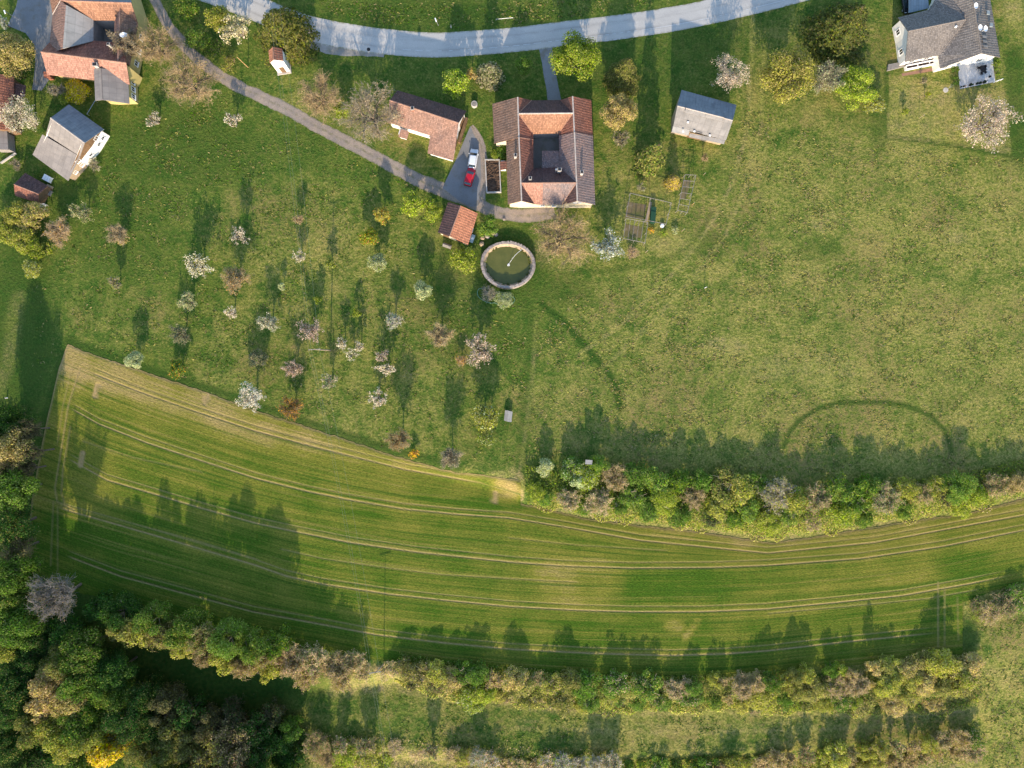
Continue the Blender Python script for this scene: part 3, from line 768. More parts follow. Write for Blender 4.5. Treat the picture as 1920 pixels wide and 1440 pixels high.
class House:
    def __init__(self, name, label, cat, px, group=None):
        self.o = W(*px)
        self.root = empty(name, self.o, label, cat, group)
    def pt(self, p):
        return W(p[0], p[1], p[2])
    def roof(self, planes, mats, th=0.16, name='roof', edge=None):
        mb = MB(self.o)
        for pts, mi in planes:
            mb.slope([self.pt(p) for p in pts], th, mi, edge)
        r = mb.build(name, mats, self.root)
        self.r = r
        return r
    def walls(self, outline, mat, inset=0.4, drop=0.06, name='wall', base=0.0):
        P = [self.pt(p) for p in outline]
        a = sum(P[i].x * P[(i + 1) % len(P)].y - P[(i + 1) % len(P)].x * P[i].y for i in range(len(P)))
        if a < 0: P = P[::-1]
        Q = offset_poly([(p.x, p.y) for p in P], inset)
        mb = MB(self.o)
        n = len(P)
        for i in range(n):
            j = (i + 1) % n
            mb.face([(Q[i].x, Q[i].y, base - 0.05), (Q[j].x, Q[j].y, base - 0.05), (Q[j].x, Q[j].y, P[j].z - drop), (Q[i].x, Q[i].y, P[i].z - drop)])
        self.foot = Q
        return mb.build(name, mat, self.root)
    def ridge(self, lines, mat, r=0.13, name='ridge_cap', parent=None):
        mb = MB(self.o)
        for a, b in lines:
            p, q = self.pt(a) + Vector((0, 0, 0.02)), self.pt(b) + Vector((0, 0, 0.02))
            d = (q - p).normalized(); s = d.cross(Vector((0, 0, 1))).normalized() * r; u = Vector((0, 0, r * 0.75))
            A = [p - s - u * 0.3, p - s * 0.55 + u * 0.7, p + s * 0.55 + u * 0.7, p + s - u * 0.3]
            B = [x + (q - p) for x in A]
            for k in range(3): mb.face([A[k], B[k], B[k + 1], A[k + 1]])
            mb.face(A); mb.face(B[::-1])
        return mb.build(name, mat, parent or self.r)
    def chimney(self, p, h, size=(0.55, 0.55), mat='brick', cap='cap', rz=0.0, sink=1.2):
        c = self.pt(p)
        mb = MB(self.o)
        mb.box(c + Vector((0, 0, (h - sink) / 2)), (size[0], size[1], h + sink), rz)
        o = mb.build('chimney', M[mat], self.r)
        mc = MB(self.o)
        mc.box(c + Vector((0, 0, h + 0.06)), (size[0] + 0.2, size[1] + 0.2, 0.12), rz)
        mc.box(c + Vector((0, 0, h + 0.19)), (size[0] - 0.05, size[1] - 0.05, 0.14), rz, 1)
        # caps are a slab on the stack: kept in the stack's own mesh as a second material
        me = o.data
        bm = bmesh.new(); bm.from_mesh(me)
        for f_i, f in enumerate(mc.f):
            vs = [bm.verts.new(tuple(mc.v[k])) for k in f]
            nf = bm.faces.new(vs); nf.material_index = 1 + mc.m[f_i]
        bm.to_mesh(me); bm.free()
        me.materials.append(M[cap]); me.materials.append(M['black'])
        return o
    def window(self, a, b, t, z, w=0.9, h=1.1, frame='frame_white', name='window', pane='glass', off=0.0):
        """opening on the wall line a->b (world xy, outward on its right-hand side)"""
        a = Vector((a[0], a[1], 0)); b = Vector((b[0], b[1], 0))
        d = (b - a).normalized(); nr = Vector((d.y, -d.x, 0))
        c = a + (b - a) * t + Vector((0, 0, z)) + nr * off
        ang = math.atan2(d.y, d.x)
        mb = MB(self.o)
        f = 0.09
        for dx, dz, ww, hh in ((0, h / 2, w + f, f), (0, -h / 2, w + f, f), (-w / 2, 0, f, h - f), (w / 2, 0, f, h - f), (0, 0, 0.05, h - f)):
            mb.box(c + d * dx + Vector((0, 0, dz)) + nr * 0.02, (ww, 0.10, hh), ang)
        mb.box(c + Vector((0, 0, -h / 2 - 0.08)) + nr * 0.08, (w + 0.2, 0.24, 0.05), ang)
        o = mb.build(name, M[frame], self.root)
        mp = MB(self.o)
        mp.box(c + nr * 0.005, (w - f / 2, 0.03, h - f / 2), ang)
        mp.build('pane', M[pane], o)
        return o
    def door(self, a, b, t, w=1.1, h=2.1, mat='timber', z0=0.0):
        a = Vector((a[0], a[1], 0)); b = Vector((b[0], b[1], 0))
        d = (b - a).normalized(); nr = Vector((d.y, -d.x, 0))
        c = a + (b - a) * t + Vector((0, 0, h / 2 + z0))
        ang = math.atan2(d.y, d.x)
        mb = MB(self.o)
        mb.box(c + nr * 0.015, (w, 0.08, h), ang)
        for k in (-0.25, 0.25):
            mb.box(c + d * w * k + nr * 0.06, (w * 0.36, 0.03, h * 0.8), ang)
        o = mb.build('door', M[mat], self.root)
        mh = MB(self.o); mh.box(c + d * w * 0.42 + nr * 0.1 - Vector((0, 0, 0.05)), (0.04, 0.06, 0.14), ang)
        mh.build('handle', M['steel'], o)
    def edge(self, i):
        return self.foot[i], self.foot[(i + 1) % len(self.foot)]

# ---- the big courtyard farmhouse in the middle
zr, ze, zl = 6.6, 3.7, 2.9
B = House('farmhouse', "large square farmhouse with reddish brown tiled roofs around a dark inner courtyard", 'farmhouse', (1020, 300))
za, zb = zr, zr + 0.14
planes = [
    ([(923, 194.5, zl), (926.5, 269, zl), (973, 258, za), (970.7, 182, za)], 0),
    ([(970.7, 182, za), (971.5, 213, za), (997, 188, ze)], 1),
    ([(971.5, 213, za), (973, 258, za), (1000, 262, ze), (999.5, 251, ze)], 1),
    ([(971.5, 213, za), (1074.5, 212, za), (1050, 187.5, ze), (997, 188, ze)], 2),
    ([(971.5, 213, za), (1074.5, 212, za), (1048, 249.5, ze), (999.5, 251, ze)], 3),
    ([(1073.7, 180.4, za), (1074.5, 212, za), (1050, 187.5, ze)], 1),
    ([(1074.5, 212, za), (1077, 248, za), (1048, 253, ze), (1048, 249.5, ze)], 1),
    ([(1073.7, 180.4, za), (1077, 250, za), (1111.4, 255, ze), (1108.9, 187.6, ze)], 1),
    ([(973, 257, zb), (978, 377, zb), (952, 383, ze - .1), (949, 262, ze - .1)], 4),
    ([(973, 257, zb), (977, 343, zb), (1000, 316, ze + .1), (1000, 261.5, ze + .1)], 1),
    ([(977, 343, zb), (978, 377, zb), (1002.6, 382.5, ze + .05)], 5),
    ([(977, 343, zb), (1018, 343, zb), (1017, 315, ze + .1), (1000, 316, ze + .1)], 2),
    ([(1018, 343, zb + .05), (1081, 342.5, zb + .05), (1049, 313.5, ze + .15), (1017, 315, ze + .15)], 5),
    ([(977, 343, zb), (1018, 343, zb), (1017, 383.5, ze + .05), (1002.6, 382.5, ze + .05)], 6),
    ([(1018, 343, zb + .05), (1081, 342.5, zb + .05), (1054, 383.5, ze + .1), (1017, 383.5, ze + .1)], 7),
    ([(1077.2, 248, zb), (1081, 342.5, zb), (1049, 314, ze + .1), (1048, 254, ze + .1)], 7),
    ([(1081, 342.5, zb), (1082.5, 377, zb), (1054, 383.5, ze + .1)], 5),
    ([(1077.2, 248, zb), (1082.5, 377, zb), (1116, 384, ze + .1), (1111.8, 254, ze + .1)], 7),
]
B.roof(planes, [M['tile_brown'], M['tile_red'], M['tile_dark'], M['tile_orange'], M['tile_brown'], M['tile_dark'], M['tile_pink'], M['tile_speck']])
B.ridge([((970.7, 182, za), (973, 257, za)), ((973, 257, zb), (978, 377, zb)), ((971.5, 213, za), (1074.5, 212, za)), ((1073.7, 180.4, za), (1077, 249, za)), ((1077.2, 248, zb), (1082.5, 377, zb))], M['ridge_pale'])
for q_ in ([((977, 343, zb), (1081, 342.5, zb + .05)), ((971.5, 213, za), (999.5, 251, ze)), ((1074.5, 212, za), (1048, 249.5, ze)), ((977, 343, zb), (1002.6, 382.5, ze)), ((1081, 342.5, zb), (1054, 383.5, ze + .1)), ((971.5, 213, za), (997, 188, ze)), ((977, 343, zb), (1000, 316, ze)), ((973, 257.5, zb), (949, 262, ze - .1)), ((973, 257.5, zb), (1000, 261.5, ze + .1))]): B.ridge([q_], M['ridge_tile'], 0.09, 'hip_cap')
mb = MB(B.o); mb.slope([W(1016.6, 282.6, 3.3), W(1048, 282.6, 3.5), W(1049, 314, 3.9), W(1016.6, 315, 3.7)], 0.14)
mb.build('lean_to_roof', M['tile_speck'], B.root)
B.walls([(923, 194.5, zl), (970.7, 182, za), (997, 187, ze), (1050, 187, ze), (1073.7, 180.4, za), (1108.9, 187.6, ze), (1111.8, 254, ze), (1116, 384, ze), (1082.5, 377, zb), (1055, 384, ze), (1002.6, 384, ze), (978, 377, zb), (952, 383, ze - .1), (949, 268, ze - .1), (926.5, 269, zl)], M['wall_cream'])
ft = B.foot
B_out = list(ft)
B.walls([(1000, 262, ze), (999.5, 251, ze), (1048, 249.5, ze), (1049, 314, ze), (1000, 316, ze)], M['wall_grey'], inset=-0.4, name='courtyard_wall')
B.foot = B_out
n = len(B_out)
for i in range(n):
    a, b = B_out[i], B_out[(i + 1) % n]
    L = (Vector(b) - Vector(a)).length
    if L > 4.5:
        k = int(L // 2.6)
        for q in range(k):
            B.window(a, b, (q + 0.7) / (k + 0.4), 1.75, 0.8, 1.0)
def gable_windows(Hs, a, b, z, ts=(0.4, 0.6), w=0.55, h=0.7):
    for t in ts: Hs.window(a, b, t, z, w, h)
sg = [W(952, 383, 3.6), W(978, 377, 6.6), W(1002, 383, 3.6)]
gable_windows(B, (sg[0].x + .4, sg[1].y + .42), (sg[2].x, sg[1].y + .42), 4.4, (0.42, 0.58))
sg = [W(1055, 383, 3.6), W(1082.5, 377, 6.6), W(1116, 383, 3.6)]
gable_windows(B, (sg[0].x, sg[1].y + .42), (sg[2].x - .4, sg[1].y + .42), 4.4, (0.4, 0.55))
B.chimney((966.5, 294, 6.1), .9, (0.42, 0.45), 'cap')
B.chimney((994, 337, 6.2), 1.0, (0.4, 0.42), 'cap')
B.chimney((1048, 323, 5.0), 1.7, (0.6, 0.42), 'cap')
B.chimney((1090, 326, 6.2), 1.0, (0.44, 0.42), 'cap')
mb = MB(B.o); p = W(1042, 322, 5.2); mb.tube(p, p + Vector((0, 0, 1.4)), 0.11, n=8); mb.tube(p + Vector((0, 0, 1.4)), p + Vector((0, 0, 1.5)), 0.19, n=8)
mb.build('flue_pipe', M['steel'], B.root)
mb = MB(B.o); mb.slope([W(938, 303, 2.1), W(950, 301, 2.6), W(950, 317, 2.6), W(938, 319, 2.1)], 0.1); mb.box(W(944, 311, 1.0), (1.0, 1.4, 2.0), 0, 1)
mb.build('porch', [M['tile_red'], M['wall_white']], B.root)

# ---- the long barn with the catslide wing
C = House('tiled_barn', "long low barn with a mottled red roof and a wing reaching to the track", 'barn', (800, 230))
zr, ze, z2 = 5.6, 3.3, 2.1
C.roof([([(730.4, 188, zr), (859.8, 230.7, zr), (874.5, 208, ze), (745, 169, ze)], 0),
        ([(730.4, 188, zr), (859.8, 230.7, zr), (850, 301, z2), (801.6, 287, z2), (806.8, 254, ze - .05), (726, 229, ze - .05)], 1),
        ([(752, 242, 2.9), (767, 246.5, 2.9), (763, 261, 2.3), (747, 256, 2.3)], 1)], [M['tile_dark'], M['tile_barn']])
C.ridge([((730.4, 188, zr), (859.8, 230.7, zr))], M['ridge_tile'])
C.walls([(745, 169, ze), (874.5, 208, ze), (859.8, 230.7, zr), (850, 301, z2), (801.6, 287, z2), (806.8, 254, ze - .05), (726, 229, ze - .05), (730.4, 188, zr)], M['wall_white'], 0.35)
CF = C.foot
mb = MB(C.o); mb.box(W(756.5, 251, 1.3), (1.3, 1.2, 2.4), R_(-17)); mb.build('bay', M['wall_white'], C.root)
e = W(874.5, 214, 0), W(853, 292, 0)
for i in range(len(CF)):
    a, b = CF[i], CF[(i + 1) % len(CF)]
    dx = b[0] - a[0]; dy = b[1] - a[1]; L = math.hypot(dx, dy)
    if L > 2 and dx > -2.5 and dy > 0.8:
        C.door(a, b, 0.55, 1.9, 2.4)
    elif L > 5:
        for q in range(int(L // 3.2)):
            C.window(a, b, (q + 0.6) / (int(L // 3.2) + .2), 1.6, 0.7, 0.7)
C.chimney((774, 206, 5.4), 0.7, (0.45, 0.45))
mb = MB(C.o)
mb.box(W(868, 245, 0.5), (0.5, 5.0, 1.0), R_(-17))
mb.build('timber_cladding', M['timber'], C.root)

# ---- orange and purple pitched garage by the pond
E = House('garage', "small garage with one orange and one dark purple roof slope beside the pond", 'garage', (858, 419))
zr, ze = 4.2, 2.9
E.roof([([(840, 378.7, ze), (863.9, 385.7, zr), (843, 443, zr), (820.8, 435.7, ze)], 0), ([(863.9, 385.7, zr), (895.8, 400, ze - .2), (877.8, 458.6, ze - .2), (843, 443, zr)], 1)], [M['tile_dark'], M['tile_fresh']])
E.ridge([((863.9, 385.7, zr), (843, 443, zr))], M['ridge_tile'], 0.1)
E.walls([(840, 378.7, ze), (863.9, 385.7, zr), (895.8, 400, ze - .2), (877.8, 458.6, ze - .2), (843, 443, zr), (820.8, 435.7, ze)], M['wall_cream'], 0.3)
a, b = E.foot[-1], E.foot[0]
for i in range(len(E.foot)):
    a, b = E.foot[i], E.foot[(i + 1) % len(E.foot)]
    L = (Vector(b) - Vector(a)).length
    if L > 4: E.window(a, b, 0.5, 1.5, 0.8, 0.8); E.window(a, b, 0.25, 1.5, 0.8, 0.8)
    elif L > 2 and (b[0] > a[0]): E.door(a, b, 0.5, 1.3, 2.0)

# ---- grey field barn with raised ridge vent
D = House('field_barn', "grey roofed timber barn with a raised ridge vent standing alone in the grass", 'barn', (1320, 221))
zr, ze = 6.0, 3.4
D.roof([([(1277.9, 168.5, ze), (1381, 196.6, ze), (1374, 225.8, zr), (1270, 198.6, zr)], 0),
        ([(1270, 198.6, zr), (1374, 225.8, zr), (1361.5, 262.5, ze), (1262, 238, ze)], 1),
        ([(1262, 236.5, ze + .12), (1293, 244, ze + .12), (1291, 254, ze - .25), (1259.5, 247.5, ze - .25)], 2),
        ([(1294, 250, ze - .1), (1360, 262, ze - .05), (1357.5, 270, ze - .45), (1292, 256.5, ze - .45)], 1),
        ], [M['shaded_sheet'], M['fibre_dark'], M['boards_grey']], 0.1)
D.roof([([(1287.6, 194.9, zr - .1), (1359.5, 212.4, zr - .1), (1357, 220.6, zr + .5), (1286, 202.7, zr + .5)], 0),
        ([(1286, 202.7, zr + .5), (1357, 220.6, zr + .5), (1355, 228, zr - .05), (1284, 211, zr - .05)], 1)], [M['shaded_sheet'], M['fibre_dark']], 0.08, name='ridge_vent')
for q in (((1270, 198.6, zr), (1286, 202.7, zr)), ((1286, 202.7, zr + .5), (1357, 220.6, zr + .5)), ((1357, 221.5, zr), (1374, 225.8, zr))): D.ridge([q], M['ridge_pale'], 0.1)
D.walls([(1277.9, 168.5, ze), (1381, 196.6, ze), (1374, 225.8, zr), (1361.5, 264.5, ze), (1262, 240, ze), (1270, 198.6, zr)], M['timber_pale'], 0.3)
for i in range(len(D.foot)):
    a, b = D.foot[i], D.foot[(i + 1) % len(D.foot)]
    L = (Vector(b) - Vector(a)).length
    if L > 8 and b[0] > a[0]:
        D.door(a, b, 0.45, 2.6, 2.3)
for q in ((1290, 229), (1281, 246.5), (1302, 246), (1336, 245.5), (1331, 254)):
    mb = MB(D.o); mb.box(W(q[0], q[1], 4.7 if q[1] < 240 else 3.85), (0.35, 0.3, 0.14), R_(-15), 0); mb.build('roof_patch', M['white'], D.root)
mb = MB(D.o); mb.box(W(1310.5, 250.3, 3.75), (1.35, 0.16, 0.1), R_(-14)); mb.build('roof_hatch', M['black'], D.root)

# ---- slim white wayside chapel
J = House('wayside_chapel', "tiny white chapel with a steep orange tiled roof beside the gravel track", 'chapel', (530, 122))
zr, ze = 6.0, 4.9
J.roof([([(503.4, 95.3, ze), (511.8, 88, zr), (512.8, 111.7, zr), (505.5, 118, ze)], 0), ([(511.8, 88, zr), (529, 90.3, ze), (531, 113.8, ze), (512.8, 111.7, zr)], 1)], [M['tile_fresh'], M['tile_red']], 0.12)
J.ridge([((511.8, 88, zr), (512.8, 111.7, zr))], M['ridge_tile'], 0.08)
J.walls([(503.4, 95.3, ze), (511.8, 88, zr), (529, 90.3, ze), (531, 113.8, ze), (512.8, 111.7, zr), (505.5, 118, ze)], M['wall_white'], 0.12)
Q = [(p[0], p[1]) for p in J.foot]
cx = sum(p[0] for p in Q) / 6; cy = sum(p[1] for p in Q) / 6
mb = MB(J.o)
base = [Vector((cx + (p[0] - cx) * 1.16, cy + (p[1] - cy) * 1.16 - 0.22, 0.0)) for i, p in enumerate(Q) if i not in (1, 4)]
mb.prism(base, [p + Vector((0, 0, 0.25)) for p in base]); mb.build('plinth', M['concrete'], J.root)
best = None
for i in range(6):
    a, b = J.foot[i], J.foot[(i + 1) % 6]
    if abs(b[1] - a[1]) < 0.9 and b[0] > a[0]:
        pass
south = sorted(range(6), key=lambda i: J.foot[i][1])[:3]
xs = sorted(J.foot[i][0] for i in south); ys = sum(J.foot[i][1] for i in south) / 3
J.door((xs[0], ys - 0.03), (xs[-1], ys - 0.03), 0.5, 0.9, 2.1, z0=0.25)
for t in (0.34, 0.5, 0.66):
    J.window((xs[0], ys - 0.01), (xs[-1], ys - 0.01), t, 4.65, 0.28, 0.28, frame='white')

# ---- yellow courtyard farm at the top left
A = House('yellow_farmhouse', "yellow walled courtyard farmhouse with orange tiled wings and a grey inner roof", 'farmhouse', (170, 70))
zr, ze = 6.4, 3.9
A.roof([([(113.5, .7, zr), (246, 5.6, zr), (258.6, 44.4, ze), (225, 15, 5.7), (215, 38, ze + .1), (175, 37.5, ze + .1)], 0),
        ([(113.5, .7, zr), (246, 5.6, zr), (243, -32, ze), (92, -36, ze)], 4),
        ([(113.5, .7, zr), (98.5, 27, ze + .1), (88, -34, ze)], 0),
        ([(113.5, .7, zr), (124, 9, zr), (117.6, 90.5, zr), (106, 96, 5.8), (93, 80, ze), (98.5, 27, ze)], 1),
        ([(124, 9, zr), (175, 37.5, ze + .1), (175, 76.5, ze), (117.6, 91, zr)], 2),
        ([(76.4, 97.2, zr), (236.4, 118, zr), (243, 158, ze), (88.5, 139.6, ze)], 3),
        ([(76.4, 97.2, zr), (236.4, 118, zr), (232, 85, ze), (207, 78.5, ze), (174, 75.7, ze), (92, 80, ze)], 5),  # darker, redder tile puts the north slope's shade into its colour
        ([(225, 15, 5.7), (221, 115, 6.2), (213, 79, ze), (215, 38, ze)], 1),
        ([(225, 15, 5.7), (258.6, 44.4, ze), (243, 122, ze), (221, 115, 6.2)], 6)],
       [M['tile_orange'], M['tile_barn'], M['boards_grey'], M['tile_pink'], M['shaded_sheet'], M['tile_red'], M['tile_brown']])
A.ridge([((76.4, 97.2, zr), (236.4, 118, zr)), ((113.5, .7, zr), (246, 5.6, zr)), ((225, 15, 5.7), (221, 115, 6.2))], M['ridge_tile'], 0.12)
A.ridge([((113.5, .7, zr), (98.5, 27, ze + .1))], M['ridge_pale'], 0.09)
A.roof([([(176, 128, 5.2), (189.5, 128, 5.8), (192.3, 187, 5.8), (178.5, 188.5, 5.2)], 0), ([(189.5, 128, 5.8), (239.5, 132.5, 3.8), (242.5, 194.5, 3.8), (192.3, 187, 5.8)], 0)], [M['fibre']], 0.12, name='annex_roof')
A.ridge([((189.5, 128, 5.8), (192.3, 187, 5.8))], M['ridge_grey'], 0.09)
A.walls([(92, -36, ze), (243, -32, ze), (246, 5.6, zr), (258.6, 44.4, ze), (243.5, 125, ze), (236.4, 118, zr), (242, 148, ze), (87.5, 131.5, ze), (77, 97.2, zr), (92, 80, ze), (98.5, 27, ze)], M['wall_yellow'], 0.2)
AF = A.foot
A.walls([(175, 37.5, ze), (215, 38, ze), (213, 79, ze), (175, 76.5, ze)], M['wall_grey'], -0.3, name='courtyard_wall')
A.walls([(176, 130, 5.2), (189.5, 130, 5.8), (239.5, 132.5, 3.8), (241.4, 181.5, 3.8), (191.8, 175, 5.8), (178, 176, 5.2)], M['wall_yellow'], 0.12, name='annex_wall')
for i in range(6):
    a, b = A.foot[i], A.foot[(i + 1) % 6]
    if b[1] - a[1] > 3 and b[0] > A.o.x:
        for t in (0.15, 0.45, 0.75): A.window(a, b, t, 1.9, 0.9, 1.1)
for i in range(len(AF)):
    a, b = AF[i], AF[(i + 1) % len(AF)]
    if math.hypot(b[0] - a[0], b[1] - a[1]) > 6 and b[1] > a[1] - 3:
        for t in (0.2, 0.5, 0.8): A.window(a, b, t, 1.8, 0.9, 1.1)
A.chimney((182, 124, 5.8), 0.7, (0.7, 0.5), 'cap')
A.chimney((214, 92, 5.0), 1.9, (0.35, 0.35), 'cap')
mb = MB(A.o); mb.lathe(W(232.5, 66, 6.3), [(0.1, -1.2), (0.1, -0.1), (0.45, 0.0), (0.62, 0.16), (0.55, 0.17), (0.1, 0.05)], 14, 0, 1.3, 0.8); mb.build('satellite_dish', M['white'], A.root)
mb = MB(A.o); p = W(98, 147, 0); mb.box(p + Vector((0, 0, 0.7)), (0.9, 0.7, 1.4), 0.1); mb.slope([p + Vector((-.6, -.5, 1.5)), p + Vector((.6, -.5, 1.5)), p + Vector((.6, .5, 1.9)), p + Vector((-.6, .5, 1.9))], .08); mb.build('porch', M['brick'], A.root)

# ---- grey barn below it
G = House('grey_barn', "grey roofed barn standing askew, its white gable end facing the orchard", 'barn', (130, 268))
zr, ze = 6.0, 3.4
G.roof([([(94.7, 221, zr), (158.5, 268, zr), (195, 242.5, ze), (129, 195.6, ze)], 0),
        ([(94.7, 221, zr), (158.5, 268, zr), (149.5, 293, 4.1), (86, 252, 4.1)], 1),
        ([(79.5, 252, 4.02), (149.5, 293.5, 4.02), (127.6, 339, 2.3), (61, 290, 2.3)], 2)], [M['shaded_sheet'], M['fibre'], M['fibre']], 0.12)
G.ridge([((94.7, 221, zr), (158.5, 268, zr))], M['ridge_pale'], 0.12)
G.walls([(129, 195.6, ze), (195, 242.5, ze), (158.5, 268, zr), (127.6, 339, 2.3), (63, 290, 2.3), (94.7, 221, zr)], M['wall_white'], 0.55)
for i in range(len(G.foot)):
    a, b = G.foot[i], G.foot[(i + 1) % len(G.foot)]
    if b[1] - a[1] > 1 and b[0] - a[0] > 1:
        L = (Vector(b) - Vector(a)).length
        for t in ((0.3, 0.7) if L < 6 else (0.2, 0.45, 0.8)):
            G.window(a, b, t, 1.6, 0.7, 0.8, off=0.02)
        G.window(a, b, 0.5, 3.2, 0.9, 0.9, pane='glass', off=0.02)
mb = MB(G.o)
for i in range(len(G.foot)):
    a, b = G.foot[i], G.foot[(i + 1) % len(G.foot)]
    if b[1] - a[1] > 1 and b[0] - a[0] > 1 and a[0] > W(110, 300).x:
        d = Vector((b[0] - a[0], b[1] - a[1], 0)).normalized(); nr_ = Vector((d.y, -d.x, 0)) * .05
        za_, zb_ = (2.2, 5.75) if b[1] < W(0, 262).y else (5.75, 3.2)
        A_ = [Vector((a[0], a[1], 3.0 if za_ > 3 else 2.25)), Vector((b[0], b[1], 3.0)), Vector((b[0], b[1], zb_)), Vector((a[0], a[1], za_ if za_ > 3 else 2.3))]
        mb.face([q + nr_ for q in A_]); mb.face([A_[k] + nr_ for k in (3, 2)] + [A_[2], A_[3]])
mb.build('gable_boarding', M['timber'], G.root)
mb = MB(G.o)
for i in range(len(G.foot)):
    a, b = G.foot[i], G.foot[(i + 1) % len(G.foot)]
    if b[1] - a[1] > 1 and b[0] - a[0] > 1 and a[0] > W(110, 300).x and b[1] < W(0, 262).y:
        d = Vector((b[0] - a[0], b[1] - a[1], 0)); nr_ = Vector((d.y, -d.x, 0)).normalized() * .07
        A_ = [Vector((a[0], a[1], .0)), Vector((a[0], a[1], 0)) + d * .5, Vector((a[0], a[1], 3.0)) + d * .5, Vector((a[0], a[1], 2.28))]
        mb.face([q + nr_ for q in A_]); mb.face([A_[k] + nr_ for k in (3, 2)] + [A_[2], A_[3]])
mb.build('lean_to_wall', M['timber_pale'], G.root)
mb = MB(G.o)
for q in range(7):
    mb.box(W(134 + q * 3.1, 331 - q * 5.2, 0.45), (0.9, 0.5, 0.9), R_(60))
mb.build('lean_to_boarding', M['timber_pale'], G.root)

# ---- small dark hut
K = House('dark_hut', "small dark red roofed hut with pale crates against its gable", 'hut', (54, 352))
zr, ze = 3.1, 2.1
K.roof([([(26, 345.6, zr), (72, 364, zr), (90, 348.5, ze), (47, 324, ze)], 0), ([(26, 345.6, zr), (72, 364, zr), (72, 381, ze - .1), (28, 367, ze - .1)], 1)], [M['tile_dark'], M['tile_red']], 0.1)
K.ridge([((26, 345.6, zr), (72, 364, zr))], M['ridge_tile'], 0.08)
K.walls([(26, 345.6, zr), (28, 367, ze - .1), (72, 381, ze - .1), (72, 364, zr), (90, 348.5, ze), (47, 324, ze)], M['timber'], 0.25)

# ---- brown roofed shed and its grey lean-to at the left edge
I = House('brown_shed', "long brown roofed shed running out of the picture on the left", 'shed', (-5, 195))
zr, ze = 4.6, 3.0
I.roof([([(-6, 138, zr), (26, 143, ze), (24, 244, ze), (-8, 242, zr)], 0), ([(-6, 138, zr), (-8, 242, zr), (-45, 240, ze), (-42, 136, ze)], 0), ([(26, 155, ze - .5), (48, 160, 2.0), (46, 181, 2.0), (25.5, 181, ze - .5)], 1)], [M['tile_red'], M['tile_dark']])
I.ridge([((-6, 138, zr), (-8, 242, zr))], M['ridge_tile'], 0.1)
I.walls([(-6, 138, zr), (26, 143, ze), (24, 244, ze), (-8, 242, zr), (-45, 240, ze), (-42, 136, ze)], M['timber'], 0.3)
I2 = House('grey_shed', "small shed with a pale grey sheet roof at the left edge", 'shed', (0, 264))
I2.roof([([(-20, 243, 2.9), (13, 245, 2.4), (15.5, 281, 2.4), (-20, 279, 2.9)], 0)], [M['fibre']], 0.1)
I2.walls([(-20, 243, 2.9), (13, 245, 2.4), (15.5, 281, 2.4), (-20, 279, 2.9)], M['timber_grey'], 0.25)

# ---- modern house at the top right
F = House('grey_roofed_house', "modern white house with grey tiled cross roofs and a paved terrace", 'house', (1790, 50))
zr, ze, zw = 6.0, 3.3, 5.4
F.roof([([(1815, -60, zr), (1840.6, 100, zr), (1763, 128.7, ze - .2), (1760, 103.7, ze + .05), (1810.6, 36, zw - .5), (1785, -1, ze + .9), (1768, -55, ze)], 0),
        ([(1815, -60, zr), (1840.6, 100, zr), (1875.5, 107.5, ze), (1857, 0, ze), (1847, -60, ze)], 1),
        ([(1703, 58.7, zw), (1811, 36.5, zw), (1760, 103.7, ze), (1697.5, 116, ze)], 2),
        ([(1703, 58.7, zw), (1811, 36.5, zw), (1744, 17.5, ze + .05), (1684, 32.5, ze)], 1),
        ([(1744, 17.5, ze + .05), (1811, 36.5, zw - .1), (1786, -2, ze + .9), (1760, -14, ze)], 1)],
       [M['tile_grey'], M['tile_grey'], M['tile_grey']])
F.ridge([((1815, -60, zr), (1840.6, 100, zr)), ((1703, 58.7, zw), (1811, 36.5, zw)), ((1811, 36.5, zw), (1760, 103.7, ze)), ((1811, 36.5, zw), (1744, 17.5, ze))], M['ridge_grey'], 0.1)
F.walls([(1768, -55, ze), (1760, -14, ze), (1744, 17.5, ze), (1684, 32.5, ze), (1703, 58.7, zw), (1697.5, 116, ze), (1760, 103.7, ze), (1763, 128.7, ze - .2), (1840.6, 100, zr), (1875.5, 107.5, ze), (1857, 0, ze), (1847, -60, ze)], M['wall_white'], 0.5)
FF = F.foot
for i in range(len(FF)):
    a, b = FF[i], FF[(i + 1) % len(FF)]
    L = math.hypot(b[0] - a[0], b[1] - a[1])
    if L > 3.2:
        k = max(1, int(L // 2.6))
        for q in range(k): F.window(a, b, (q + .6) / (k + .2), 1.6, 1.0, 1.2)
for q in ((1829.5, 11), (1837.5, 52), (1847.5, 54)):
    mb = MB(F.o); p = W(q[0], q[1], 6.5)
    mb.tube(p + Vector((0, 0, -1.3)), p + Vector((0, 0, -.05)), .035, n=6)
    mb.lathe(p, [(0.02, -.05), (0.3, 0.0), (0.48, 0.12), (0.46, 0.13), (0.28, 0.03), (0.02, 0.0)], 14, 0, .8, 1.2)
    mb.build('satellite_dish', M['white'], F.root)
for q, z in (((1853, 23.5), 4.7), ((1858.5, 46.5), 4.7)):
    mb = MB(F.o); p = W(q[0], q[1], z)
    mb.slope([p + Vector((-.35, .32, .22)), p + Vector((.35, .32, -.02)), p + Vector((.35, -.32, -.02)), p + Vector((-.35, -.32, .22))], .25)
    mb.build('skylight', M['metal_roof'], F.root)
mb = MB(F.o); mb.box(W(1792, 50, 5.2), (.3, .22, .5)); mb.build('roof_vent', M['white'], F.root)
mb = MB(F.o)
for k in range(3): mb.slope([W(1842 + k * 0.9, 66 + k * 9, 5.9), W(1850 + k * .9, 67 + k * 9, 5.1), W(1850.5 + k * .9, 71 + k * 9, 5.1), W(1842.5 + k * .9, 70 + k * 9, 5.9)], .06)
mb.build('roof_panel', M['fibre_dark'], F.root)
